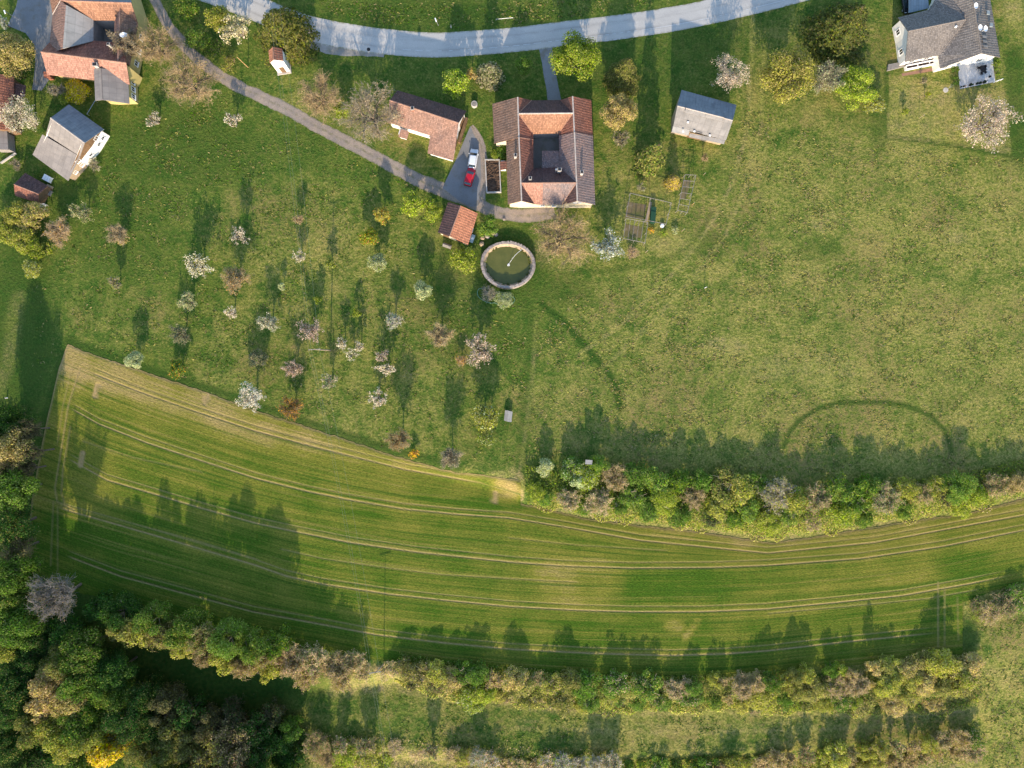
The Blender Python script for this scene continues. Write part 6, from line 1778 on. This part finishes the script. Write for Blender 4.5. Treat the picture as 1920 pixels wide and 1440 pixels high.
    ('bush', "bright yellow bush against the yellow farmhouse's south wall", 'bush', 144, 171, 24, 'broad', 'yellow', 'gold', 2.6, None, 'grey'),
    ('bush', "greyish bare bush left of the bright yellow bush", 'bush', 105, 168, 18, 'bare', 'grey', 'olive', 2.0, None, 'grey'),
    ('bush', "small lime bush below the greyish bare bush", 'bush', 118, 186, 11, 'broad', 'lime', 'olive', 1.6, None, 'grey'),
    ('bush', "pale bush at the lean-to corner of the grey barn", 'bush', 178, 308, 14, 'bare', 'palegreen', 'tan', 1.6, None, 'grey'),
    ('bush', "brown and green bush left of the grey barn's lower corner", 'bush', 30, 310, 14, 'bare', 'brown', 'green', 1.4, None, 'grey'),
    # scrub at the left edge below the hut
    ('scrub_tree', "golden-green tree directly below the dark hut", T, 66, 405, 24, 'broad', 'gold', 'lime', 4.4, None, 'tan'),
    ('scrub_tree', "yellow-green tree left of the golden-green one below the hut", T, 30, 398, 24, 'broad', 'ygreen', 'olive', 4.0, None, 'tan'),
    ('scrub_tree', "bright yellow-lime bush, upper one at the left edge", T, 12, 432, 24, 'broad', 'ygreen', 'lime', 3.4, None, 'tan'),
    ('scrub_tree', "bright yellow-lime bush, middle one of the slanting row", T, 38, 448, 26, 'broad', 'ygreen', 'lime', 3.6, None, 'tan'),
    ('scrub_tree', "yellow-lime bush, lower one of the slanting row", T, 62, 466, 22, 'broad', 'lime', 'ygreen', 3.0, None, 'tan'),
    ('scrub_tree', "bare brown tree right of the slanting lime row", T, 112, 434, 28, 'bare', 'pinktan', 'orange', 4.2, None, 'pinktan'),
    ('scrub_tree', "lime bush under the bare brown tree", T, 88, 466, 16, 'shrub', 'lime', 'ygreen', 1.8, None, 'tan'),
    ('scrub_tree', "round pale lime bush standing alone at the shadow's edge", T, 60, 504, 18, 'broad', 'ygreen', 'palegreen', 2.8, None, 'tan'),
    ('scrub_tree', "grey-green shrub behind the golden-green tree", T, 48, 425, 20, 'broad', 'olive', 'greyolive', 3.0, None, 'tan'),
]:
    tree(*a[:12], **({'sq': a[12]} if len(a) > 12 else {}), gain=1.3 if a[0] == 'lime_tree' else 1.0)

# ------------------------------------------------------------------ hedgerows
NAMEC = dict(lime='lime', ygreen='yellow-green', green='green', mgreen='fresh green', dgreen='dark green', olive='olive', gold='golden', yellow='bright yellow', tan='tan', brown='brown', pinktan='pinkish tan', palegreen='pale green', grey='grey', umber='dark brown', straw='straw-coloured', greyolive='grey-olive', pink='pale pink', orange='orange', conif='dark conifer')
def hedge_row(row, items, group, zc=0.55, cname='hedgerow_shrub', hs=1.0):
    items = sorted(items, key=lambda t: t[0])
    for i, (px, py, r, st, c1, c2, h, tw) in enumerate(items):
        if st == 'bare' and cname != 'woodland_tree':
            c2 = ('mgreen', 'olive', 'ygreen')[i % 3]
        kind = {'broad': 'leafy shrub', 'bare': 'bare shrub', 'shrub': 'low bush', 'conifer': 'conifer', 'blossom': 'blossoming shrub'}[st]
        tree(cname, f"{NAMEC[c1]} {kind}, {ordinal(i + 1)} from left in {row}", 'shrub' if cname != 'woodland_tree' else 'tree', px, py, r * (1.1 if cname == 'woodland_tree' or st == 'bare' else 1.28), ('h' + st) if st in ('broad', 'bare') and (cname != 'woodland_tree' or px > 240) else st, c1, c2, h * hs * (1.0 if cname == 'woodland_tree' else .72), group, tw, zc=zc, gain=1.15 if cname == 'woodland_tree' else 1.22)

h1 = [(1022, 877, 14, 'broad', 'palegreen', 'lime', 4.2, 'grey'), (1072, 882, 20, 'broad', 'mgreen', 'palegreen', 5.2, 'grey'), (1098, 893, 22, 'broad', 'lime', 'palegreen', 4.8, 'grey'), (1122, 873, 17, 'broad', 'mgreen', 'lime', 5.6, 'grey'),
      (1085, 900, 14, 'broad', 'palegreen', 'mgreen', 4.0, 'grey'), (1153, 895, 25, 'bare', 'tan', 'olive', 5.4, 'pinktan'), (1007, 921, 15, 'broad', 'lime', 'green', 3.0, 'grey'), (1025, 934, 14, 'broad', 'mgreen', 'lime', 2.4, 'grey'), (1066, 938, 23, 'bare', 'pinktan', 'brown', 3.6, 'pinktan'), (1122, 940, 26, 'bare', 'pinktan', 'brown', 4.0, 'pinktan'),
      (1096, 952, 14, 'broad', 'green', 'lime', 2.2, 'grey'), (1192, 890, 22, 'broad', 'mgreen', 'green', 5.0, 'grey'), (1188, 930, 21, 'broad', 'mgreen', 'lime', 4.2, 'grey'), (1162, 945, 16, 'broad', 'green', 'mgreen', 3.2, 'grey'), (1232, 903, 24, 'broad', 'mgreen', 'lime', 4.8, 'grey'), (1248, 938, 27, 'broad', 'lime', 'mgreen', 4.4, 'grey'), (1215, 955, 20, 'broad', 'mgreen', 'green', 3.4, 'grey'),
      (1278, 903, 21, 'broad', 'green', 'lime', 4.8, 'grey'), (1272, 965, 22, 'broad', 'green', 'mgreen', 3.0, 'grey'), (1302, 932, 23, 'bare', 'brown', 'olive', 4.4, 'pinktan'), (1318, 900, 18, 'broad', 'green', 'mgreen', 4.8, 'grey'), (1358, 906, 26, 'broad', 'olive', 'green', 4.8, 'grey'), (1350, 945, 24, 'broad', 'ygreen', 'olive', 4.0, 'grey'), (1335, 973, 17, 'bare', 'umber', 'brown', 2.6, 'umber'),
      (1390, 918, 25, 'broad', 'ygreen', 'mgreen', 4.6, 'grey'), (1402, 955, 22, 'broad', 'mgreen', 'lime', 3.6, 'grey'), (1375, 968, 18, 'broad', 'green', 'lime', 2.6, 'grey'), (1420, 905, 18, 'broad', 'green', 'mgreen', 4.6, 'grey'), (1455, 926, 33, 'bare', 'grey', 'pinktan', 5.6, 'grey'), (1442, 978, 22, 'broad', 'lime', 'ygreen', 2.4, 'grey'), (1494, 936, 23, 'broad', 'ygreen', 'mgreen', 4.4, 'grey'), (1480, 965, 18, 'broad', 'mgreen', 'lime', 3.0, 'grey'),
      (1532, 935, 28, 'bare', 'brown', 'pinktan', 4.8, 'pinktan'), (1525, 978, 18, 'bare', 'straw', 'pinktan', 2.0, 'tan'), (1572, 920, 25, 'broad', 'mgreen', 'lime', 5.0, 'grey'), (1580, 958, 25, 'broad', 'lime', 'mgreen', 3.8, 'grey'), (1608, 940, 21, 'broad', 'green', 'mgreen', 4.4, 'grey'), (1628, 912, 21, 'broad', 'green', 'lime', 5.0, 'grey'), (1618, 972, 16, 'broad', 'mgreen', 'lime', 2.4, 'grey'),
      (1657, 934, 32, 'bare', 'greyolive', 'tan', 5.0, 'tan'), (1700, 918, 21, 'broad', 'ygreen', 'lime', 4.6, 'grey'), (1695, 955, 16, 'broad', 'green', 'lime', 2.6, 'grey'), (1732, 926, 20, 'bare', 'tan', 'olive', 4.2, 'tan'), (1755, 912, 17, 'broad', 'ygreen', 'green', 4.8, 'grey'), (1775, 930, 17, 'bare', 'umber', 'olive', 3.6, 'umber'), (1798, 914, 28, 'broad', 'mgreen', 'lime', 6.0, 'grey'), (1803, 946, 22, 'broad', 'lime', 'ygreen', 3.0, 'grey'), (1830, 926, 19, 'broad', 'lime', 'mgreen', 4.4, 'grey'), (1868, 910, 23, 'bare', 'tan', 'ygreen', 4.2, 'tan'), (1900, 906, 20, 'bare', 'gold', 'tan', 4.0, 'tan'), (1925, 905, 20, 'bare', 'tan', 'brown', 4.0, 'tan')]
hedge_row('the upper hedgerow', h1, 'shrubs of the upper hedgerow')
h2 = [(192, 1140, 26, 'broad', 'dgreen', 'green', 5.5, 'grey'), (225, 1152, 30, 'broad', 'dgreen', 'green', 6.5, 'grey'), (236, 1178, 25, 'broad', 'olive', 'ygreen', 6.0, 'grey'), (262, 1185, 24, 'broad', 'ygreen', 'olive', 6.0, 'grey'), (285, 1165, 28, 'broad', 'green', 'olive', 7.5, 'grey'), (302, 1190, 26, 'bare', 'olive', 'brown', 6.0, 'brown'), (322, 1192, 22, 'broad', 'olive', 'tan', 6.0, 'tan'), (350, 1182, 30, 'broad', 'green', 'ygreen', 8.0, 'grey'), (345, 1212, 21, 'broad', 'ygreen', 'gold', 5.5, 'grey'), (382, 1195, 24, 'bare', 'olive', 'tan', 7.5, 'pinktan'), (388, 1225, 24, 'bare', 'brown', 'pinktan', 5.5, 'pinktan'),
      (428, 1202, 30, 'broad', 'mgreen', 'green', 8.5, 'grey'), (422, 1235, 24, 'broad', 'ygreen', 'lime', 6.0, 'grey'), (448, 1245, 20, 'bare', 'brown', 'tan', 5.5, 'pinktan'), (475, 1215, 28, 'broad', 'mgreen', 'lime', 8.5, 'grey'), (468, 1248, 20, 'bare', 'pinktan', 'brown', 6.0, 'pinktan'), (496, 1252, 22, 'broad', 'ygreen', 'lime', 6.0, 'grey'), (505, 1225, 22, 'bare', 'brown', 'tan', 7.5, 'pinktan'), (520, 1210, 20, 'broad', 'green', 'lime', 7.0, 'grey'), (545, 1240, 34, 'bare', 'tan', 'pinktan', 4.6, 'pinktan'), (575, 1268, 26, 'bare', 'tan', 'ygreen', 3.4, 'tan'), (592, 1238, 32, 'bare', 'pinktan', 'tan', 4.0, 'pinktan'), (630, 1250, 30, 'bare', 'tan', 'pinktan', 3.6, 'tan'), (640, 1278, 20, 'bare', 'straw', 'tan', 3.4, 'tan'), (665, 1240, 20, 'bare', 'pinktan', 'straw', 3.2, 'pinktan'), (680, 1258, 18, 'bare', 'straw', 'pinktan', 1.6, 'tan'), (720, 1262, 16, 'shrub', 'straw', 'lime', .9, 'tan'), (740, 1252, 15, 'bare', 'straw', 'pinktan', 1.5, 'tan'),
      (762, 1256, 19, 'broad', 'olive', 'brown', 4.0, 'grey'), (790, 1265, 21, 'broad', 'olive', 'tan', 4.4, 'grey'), (775, 1282, 15, 'bare', 'umber', 'olive', 2.2, 'umber'), (818, 1262, 21, 'broad', 'ygreen', 'olive', 4.4, 'grey'), (815, 1285, 17, 'bare', 'brown', 'olive', 2.8, 'brown'), (845, 1275, 20, 'broad', 'gold', 'olive', 4.0, 'grey'), (870, 1262, 20, 'broad', 'green', 'mgreen', 5.0, 'grey'), (895, 1265, 19, 'broad', 'mgreen', 'green', 5.0, 'grey'), (880, 1305, 22, 'broad', 'lime', 'palegreen', 4.5, 'grey'), (905, 1300, 22, 'broad', 'lime', 'ygreen', 4.6, 'grey'), (893, 1322, 15, 'broad', 'lime', 'palegreen', 3.0, 'grey'), (925, 1275, 19, 'bare', 'tan', 'olive', 4.0, 'tan'), (935, 1300, 15, 'broad', 'ygreen', 'gold', 2.6, 'grey')]
rs = random.Random(11)
HB_T = pl([(940, 1263), (1200, 1276), (1440, 1265), (1600, 1246), (1720, 1232), (1840, 1226)])
HB_B = pl([(940, 1322), (1130, 1335), (1300, 1331), (1600, 1336), (1760, 1335), (1800, 1318), (1840, 1275)])
SEC = [(950, ['olive', 'tan', 'olive', 'gold', 'ygreen']), (1070, ['green', 'mgreen', 'pinktan', 'ygreen', 'mgreen']), (1230, ['mgreen', 'pinktan', 'ygreen', 'green', 'mgreen']), (1320, ['tan', 'ygreen', 'ygreen', 'green']), (1430, ['ygreen', 'lime', 'green', 'olive']), (1560, ['lime', 'mgreen', 'ygreen', 'tan']), (1605, ['gold', 'olive', 'gold', 'ygreen']), (1850, [])]
x = 955
while x < 1835:
    pal = [p for a, p in SEC if x >= a][-1] or ['gold']
    t, b = HB_T(x), HB_B(x)
    rows = 2 if b - t < 75 else 3
    for q in range(rows):
        f = (q + 0.5) / rows
        c1 = rs.choice(pal); c2 = rs.choice(pal)
        st = 'bare' if c1 in ('tan', 'pinktan', 'brown', 'umber') else 'broad'
        h = (4.4 - 2.6 * f) * rs.uniform(.7, 1.5) * (1.15 if x > 1600 else 1)
        h2.append((x + rs.uniform(-13, 13), t + (b - t) * f + rs.uniform(-8, 8) - 2, rs.choice((11, 14, 16, 18, 21, 25)), st, c1, c2, h, 'pinktan' if st == 'bare' else 'grey'))
    x += 27
hedge_row("the middle hedgerow's left half", [q for q in h2 if q[0] < 750], 'shrubs of the middle hedgerow', hs=1.75)
hedge_row("the middle hedgerow's right half", [q for q in h2 if q[0] >= 750], 'shrubs of the middle hedgerow')
h3 = [(592, 1396, 25, 'bare', 'tan', 'pinktan', 5.0, 'tan'), (612, 1420, 22, 'bare', 'tan', 'ygreen', 4.5, 'tan'), (648, 1415, 24, 'broad', 'lime', 'ygreen', 3.6, 'grey'), (630, 1440, 20, 'broad', 'ygreen', 'lime', 3.4, 'grey'), (690, 1422, 24, 'broad', 'ygreen', 'tan', 3.6, 'grey'), (668, 1398, 18, 'bare', 'straw', 'tan', 2.2, 'tan'), (640, 1398, 15, 'bare', 'pinktan', 'tan', 6.5, 'grey'), (682, 1400, 14, 'bare', 'pinktan', 'tan', 7.0, 'grey'), (695, 1398, 12, 'bare', 'tan', 'tan', 7.0, 'grey'), (809, 1410, 13, 'bare', 'tan', 'tan', 6.5, 'grey'), (740, 1402, 16, 'bare', 'straw', 'tan', 1.2, 'tan'), (715, 1432, 20, 'broad', 'lime', 'ygreen', 2.8, 'grey'), (785, 1415, 16, 'shrub', 'straw', 'tan', .9, 'tan'), (850, 1414, 18, 'bare', 'straw', 'brown', 2.4, 'tan'), (870, 1420, 16, 'broad', 'ygreen', 'tan', 3.2, 'grey'), (895, 1420, 20, 'bare', 'pinktan', 'straw', 5.0, 'pale'), (920, 1426, 18, 'bare', 'pinktan', 'pink', 4.4, 'pale'), (945, 1435, 18, 'bare', 'pinktan', 'straw', 4.0, 'tan'), (975, 1436, 18, 'bare', 'straw', 'pinktan', 3.6, 'tan'), (1000, 1440, 16, 'bare', 'pinktan', 'tan', 3.6, 'tan'), (1030, 1432, 19, 'bare', 'pinktan', 'pink', 4.6, 'pale'), (1055, 1432, 18, 'bare', 'grey', 'pink', 4.6, 'pale'), (1085, 1436, 19, 'bare', 'grey', 'pinktan', 5.0, 'pale'), (1118, 1432, 20, 'bare', 'grey', 'pink', 5.6, 'pale'), (1148, 1430, 20, 'bare', 'pinktan', 'grey', 5.6, 'pale')]
x = 1180
HT3 = pl([(1160, 1428), (1200, 1432), (1400, 1422), (1500, 1408), (1600, 1402), (1700, 1392), (1800, 1374), (1850, 1372)])
SEC3 = [(1150, ['mgreen', 'lime', 'green']), (1330, ['lime', 'tan', 'ygreen']), (1430, ['pinktan', 'tan', 'straw']), (1540, ['lime', 'ygreen', 'tan']), (1640, ['pinktan', 'tan', 'ygreen']), (1780, ['pinktan', 'tan', 'green'])]
while x < 1850:
    pal = [p for a, p in SEC3 if x >= a][-1]
    for q in range(2):
        py = HT3(x) + 12 + q * 26 + rs.uniform(-4, 4)
        if py > 1452: continue
        c1 = rs.choice(pal); c2 = rs.choice(pal)
        st = 'bare' if c1 in ('tan', 'pinktan', 'straw') else 'broad'
        h3.append((x + rs.uniform(-6, 6) - q * 8, py, rs.choice((11, 14, 17, 20, 24)), st, c1, c2, (4.6 - 1.4 * q) * rs.uniform(.7, 1.4) * (1.3 if x > 1560 else .95), 'tan' if st == 'bare' else 'grey'))
    x += 28
hedge_row('the bottom hedgerow', h3, 'shrubs of the bottom hedgerow')
hr = [(1858, 1150, 24, 'bare', 'straw', 'tan', 2.2, 'tan'), (1885, 1135, 26, 'bare', 'tan', 'olive', 2.8, 'brown'), (1835, 1135, 16, 'bare', 'brown', 'green', 1.8, 'brown'), (1912, 1125, 24, 'broad', 'mgreen', 'tan', 3.0, 'grey'), (1838, 1152, 14, 'shrub', 'lime', 'mgreen', 1.0, 'grey')]
hedge_row('the scrub at the right edge', hr, 'scrub at the right edge')

# ------------------------------------------------------------------ woodland at the lower left
wd = [(52, 806, 20, 'bare', 'umber', 'dgreen', 8, 'umber'), (58, 848, 18, 'bare', 'umber', 'green', 8.5, 'umber'), (50, 880, 16, 'bare', 'umber', 'olive', 7, 'umber'), (12, 792, 30, 'broad', 'dgreen', 'green', 9, 'grey'), (8, 838, 34, 'broad', 'gold', 'olive', 10, 'grey'), (18, 880, 28, 'bare', 'olive', 'green', 9, 'brown'), (18, 922, 38, 'broad', 'mgreen', 'green', 10, 'grey'), (42, 915, 22, 'broad', 'mgreen', 'lime', 7, 'grey'), (14, 985, 34, 'broad', 'dgreen', 'olive', 10, 'grey'), (30, 1030, 30, 'bare', 'olive', 'green', 8, 'brown'), (22, 1078, 36, 'broad', 'green', 'mgreen', 10, 'grey'), (36, 1120, 30, 'broad', 'green', 'ygreen', 8, 'grey'), (6, 1125, 26, 'broad', 'mgreen', 'ygreen', 9, 'grey'),
      (98, 1120, 46, 'bare', 'umber', 'brown', 11, 'ash'), (30, 1178, 38, 'broad', 'green', 'dgreen', 10, 'grey'), (4, 1215, 30, 'broad', 'ygreen', 'mgreen', 11, 'grey'), (72, 1195, 32, 'broad', 'dgreen', 'umber', 8, 'grey'), (120, 1185, 28, 'broad', 'dgreen', 'green', 7, 'grey'), (52, 1235, 34, 'broad', 'dgreen', 'umber', 9, 'umber'), (150, 1222, 38, 'broad', 'green', 'olive', 11, 'grey'), (112, 1248, 34, 'broad', 'olive', 'green', 11, 'grey'), (175, 1258, 32, 'broad', 'dgreen', 'green', 10, 'grey'), (140, 1275, 34, 'broad', 'green', 'olive', 12, 'grey'), (92, 1292, 36, 'broad', 'gold', 'tan', 12, 'tan'), (125, 1312, 32, 'broad', 'gold', 'olive', 11, 'tan'), (80, 1325, 28, 'broad', 'gold', 'tan', 11, 'tan'),
      (190, 1290, 30, 'broad', 'mgreen', 'green', 10, 'grey'), (215, 1262, 30, 'broad', 'dgreen', 'mgreen', 10, 'grey'), (165, 1325, 26, 'broad', 'mgreen', 'lime', 9, 'grey'), (215, 1312, 30, 'broad', 'green', 'ygreen', 10, 'grey'), (28, 1290, 36, 'broad', 'dgreen', 'olive', 10, 'brown'), (12, 1335, 34, 'broad', 'dgreen', 'umber', 10, 'tan'), (60, 1365, 34, 'broad', 'olive', 'green', 11, 'tan'), (100, 1370, 34, 'broad', 'ygreen', 'green', 11, 'tan'), (140, 1355, 34, 'broad', 'green', 'ygreen', 11, 'tan'), (130, 1400, 34, 'broad', 'ygreen', 'mgreen', 11, 'tan'), (172, 1390, 30, 'broad', 'ygreen', 'mgreen', 10, 'tan'), (200, 1408, 28, 'broad', 'yellow', 'ygreen', 10, 'tan'), (225, 1385, 22, 'broad', 'olive', 'yellow', 8, 'tan'), (155, 1432, 28, 'broad', 'mgreen', 'ygreen', 9, 'tan'),
      (232, 1352, 36, 'broad', 'dgreen', 'umber', 11, 'grey'), (262, 1310, 32, 'broad', 'dgreen', 'olive', 9, 'umber'), (272, 1372, 34, 'broad', 'dgreen', 'olive', 9, 'grey'), (300, 1330, 34, 'broad', 'umber', 'olive', 9, 'brown'), (318, 1370, 30, 'broad', 'olive', 'umber', 8, 'brown'), (262, 1425, 34, 'broad', 'olive', 'green', 9, 'tan'), (305, 1415, 34, 'broad', 'olive', 'green', 8, 'tan'), (345, 1395, 32, 'broad', 'olive', 'umber', 8, 'brown'), (348, 1340, 30, 'broad', 'dgreen', 'umber', 8, 'umber'), (388, 1362, 32, 'broad', 'umber', 'olive', 8, 'brown'), (352, 1430, 30, 'broad', 'olive', 'gold', 8, 'tan'), (395, 1415, 34, 'bare', 'olive', 'ygreen', 9, 'brown'), (435, 1392, 34, 'bare', 'tan', 'olive', 9, 'brown'), (432, 1345, 28, 'bare', 'umber', 'dgreen', 6, 'umber'), (470, 1372, 30, 'broad', 'dgreen', 'umber', 7, 'umber'), (445, 1432, 32, 'bare', 'tan', 'green', 8, 'brown'), (480, 1420, 30, 'broad', 'dgreen', 'umber', 6, 'grey'), (515, 1395, 28, 'broad', 'dgreen', 'green', 4, 'grey'), (545, 1372, 22, 'broad', 'green', 'mgreen', 5, 'grey'), (535, 1430, 28, 'broad', 'dgreen', 'green', 3, 'grey'), (505, 1345, 24, 'broad', 'umber', 'dgreen', 5, 'umber'), (562, 1415, 16, 'broad', 'dgreen', 'green', 3, 'grey'),
      (30, 1432, 34, 'broad', 'dgreen', 'umber', 7, 'grey'), (75, 1425, 28, 'broad', 'dgreen', 'umber', 5, 'grey'), (12, 1395, 30, 'broad', 'dgreen', 'olive', 8, 'grey'), (295, 1484, 36, 'broad', 'green', 'olive', 13, 'grey'), (350, 1480, 36, 'broad', 'dgreen', 'green', 12.5, 'grey'), (410, 1486, 36, 'broad', 'olive', 'green', 13, 'grey'), (465, 1480, 34, 'broad', 'dgreen', 'green', 12, 'grey'), (525, 1484, 30, 'broad', 'green', 'olive', 10, 'grey')]
hedge_row('the lower left woodland', wd, 'trees of the lower left woodland', 0.72, 'woodland_tree', 1.1)

# ------------------------------------------------------------------ undergrowth nobody could count
def undergrowth(name, pts, label, c1, c2, size, kindp, seed, zmax=0.5, tw=(.2, .15, .1)):
    rs = np.random.RandomState(seed)
    P = []
    for (px, py) in pts:
        w = W(px, py, 0)
        P.append((w.x, w.y, w.z))
    P = np.array(P)
    P[:, 2] += rs.uniform(.03, 1, len(P)) ** 1.6 * zmax
    lv, lf = leaves(P, rs.normal(size=P.shape) * .7 + np.array([0, -.45, .8]), size, rs)
    kind = (rs.uniform(size=len(P)) < kindp).astype(float)
    me = crown_mesh(name, lv, lf, lf_attr(len(lv), kind, rs))
    o = link(name, me)
    o.color = (*[x * 1.35 for x in c1], 1); o['col2'] = [x * 1.35 for x in c2]; o['twig'] = list(tw)
    tag(o, label, 'undergrowth', None, 'stuff')
def along(fn0, fn1, x0, x1, n, seed):
    rs = random.Random(seed); out = []
    for _ in range(n):
        x = rs.uniform(x0, x1); a, b = fn0(x), fn1(x)
        out.append((x, a + (b - a) * rs.uniform(0, 1)))
    return out
f1a = lambda x: BANK1(x) - 55; f1b = lambda x: BANK1(x) + 16
undergrowth('bank_undergrowth', along(f1a, f1b, 985, 1935, 28000, 1), "bright green brambles and nettles on the bank of the upper hedgerow", COLR['mgreen'], COLR['lime'], .27, .4, 1, 1.5)
undergrowth('bank_grass', along(lambda x: BANK1(x) - 2 + 6 * math.sin(x * .07), lambda x: BANK1(x) + 18 + 8 * math.sin(x * .045) + 5 * math.sin(x * .13), 1000, 1860, 12000, 2), "tall yellow grass along the lower edge of the upper hedgerow", (.42, .42, .07), COLR['straw'], .25, .3, 2, .4)  # yellow raised in colour to paint the sunlit strip below the hedge
f2a = lambda x: BANK2(x) - 52; f2b = lambda x: BANK2(x) + 14
undergrowth('bank_undergrowth', along(f2a, f2b, 750, 1840, 28000, 3), "green and brown brambles filling the middle hedgerow", COLR['olive'], COLR['mgreen'], .27, .5, 3, 1.4)
undergrowth('bank_grass', along(lambda x: BANK2(x) + 2 + 6 * math.sin(x * .06), lambda x: BANK2(x) + 20 + 6 * math.sin(x * .04) + 4 * math.sin(x * .15), 740, 1835, 13000, 4), "dry golden grass along the lower edge of the middle hedgerow", (.50, .42, .12), (.34, .40, .06), .25, .45, 4, .4)  # grass colour brightened to paint in the bank's sunlit edge
f3a = lambda x: max(BANK3(x) - 45, HT3(x) if x > 1160 else 0); f3b = lambda x: BANK3(x) + 14
undergrowth('bank_grass', along(f3a, f3b, 575, 1850, 8000, 5), "pale straw and lime growth under the bottom hedgerow", COLR['straw'], COLR['lime'], .28, .45, 5, .4)
pts = []
rr = random.Random(8)
while len(pts) < 9000:
    x, y = rr.uniform(-10, 580), rr.uniform(1100, 1450)
    if y > 1150 + x * .22 and not (x > 190 and y < 1330 - max(0, (260 - x)) * .5): pts.append((x, y))
while len(pts) < 12000:
    y = rr.uniform(760, 1110); x = rr.uniform(-10, 60)
    pts.append((x, y))
undergrowth('woodland_undergrowth', pts, "dark leafy undergrowth on the floor of the lower left woodland", COLR['dgreen'], COLR['umber'], .36, .4, 6, .9)

# ------------------------------------------------------------------ grass tufts standing in the meadows
def tufts():
    rs = np.random.RandomState(77)
    polys = [([(190, 290), (300, 200), (430, 190), (520, 222), (830, 372), (815, 405), (740, 430), (860, 500), (890, 570), (985, 570), (985, 880), (940, 888), (740, 845), (480, 757), (250, 681), (125, 637), (60, 700), (70, 560), (130, 470), (200, 330)], 4500, .35),
             ([(1010, 570), (1330, 475), (1400, 200), (1655, 265), (1900, 300), (1935, 300), (1935, 885), (1700, 893), (1400, 880), (1150, 855), (990, 860)], 6500, .7),
             ([(720, 1300), (1000, 1345), (1800, 1342), (1820, 1365), (1500, 1395), (1150, 1415), (900, 1405), (700, 1385)], 700, .15),
             ([(1835, 1175), (1935, 1150), (1935, 1445), (1855, 1445)], 700, .6),
             ([(730, 10), (1250, -5), (1250, 5), (1000, 42), (850, 55), (640, 40), (590, -5)], 800, .3)]
    C = []
    for pts, n, dry in polys:
        a = np.array(pts, float); lo = a.min(0); hi = a.max(0)
        cl = lo + (hi - lo) * rs.uniform(size=(n // 9, 2))
        q = cl[rs.randint(0, len(cl), n * 2)] + rs.normal(size=(n * 2, 2)) * np.array([13, 9]) * rs.uniform(.2, 1.6, (n * 2, 1))
        q = q[in_poly(q[:, 0], q[:, 1], pts)][:n]
        C += [(x, y, dry) for x, y in q]
    C = np.array(C)
    X = (C[:, 0] - 960) / S; Y = (720 - C[:, 1]) / S
    Z = gz(X, Y)
    for _ in range(3):
        k = (H - Z) / H; X = (C[:, 0] - 960) / S * k; Y = (720 - C[:, 1]) / S * k; Z = gz(X, Y)
    n = len(C)
    V = []; K = []
    for m in range(3):
        az = rs.uniform(0, 6.28, n); w = rs.uniform(.10, .26, n); hh = rs.uniform(.03, .09, n); ln = rs.uniform(.10, .30, n); a2 = rs.uniform(0, 6.28, n)
        o = rs.normal(size=(n, 2)) * .12
        bx = X + o[:, 0]; by = Y + o[:, 1]
        dx = np.cos(az) * w; dy = np.sin(az) * w
        tx = np.cos(a2) * ln; ty = np.sin(a2) * ln
        q = np.stack([np.stack([bx - dx, by - dy, Z - .02], -1), np.stack([bx + dx, by + dy, Z - .02], -1), np.stack([bx + dx * .8 + tx, by + dy * .8 + ty, Z + hh], -1), np.stack([bx - dx * .8 + tx, by - dy * .8 + ty, Z + hh], -1)], 1)
        V.append(q.reshape(-1, 3)); K.append((rs.uniform(size=n) < C[:, 2]).astype(float))
    V = np.concatenate(V); K = np.concatenate(K)
    me = crown_mesh('grass_tufts', V, np.arange(len(V)).reshape(-1, 4), lf_attr(len(V), K, rs))
    o = link('grass_tufts', me)
    o.color = (.11, .17, .026, 1); o['col2'] = [.31, .27, .085]; o['twig'] = [.2, .15, .1]
    tag(o, "low grass tufts standing all over the orchard and meadows", 'grass', None, 'stuff')
tufts()
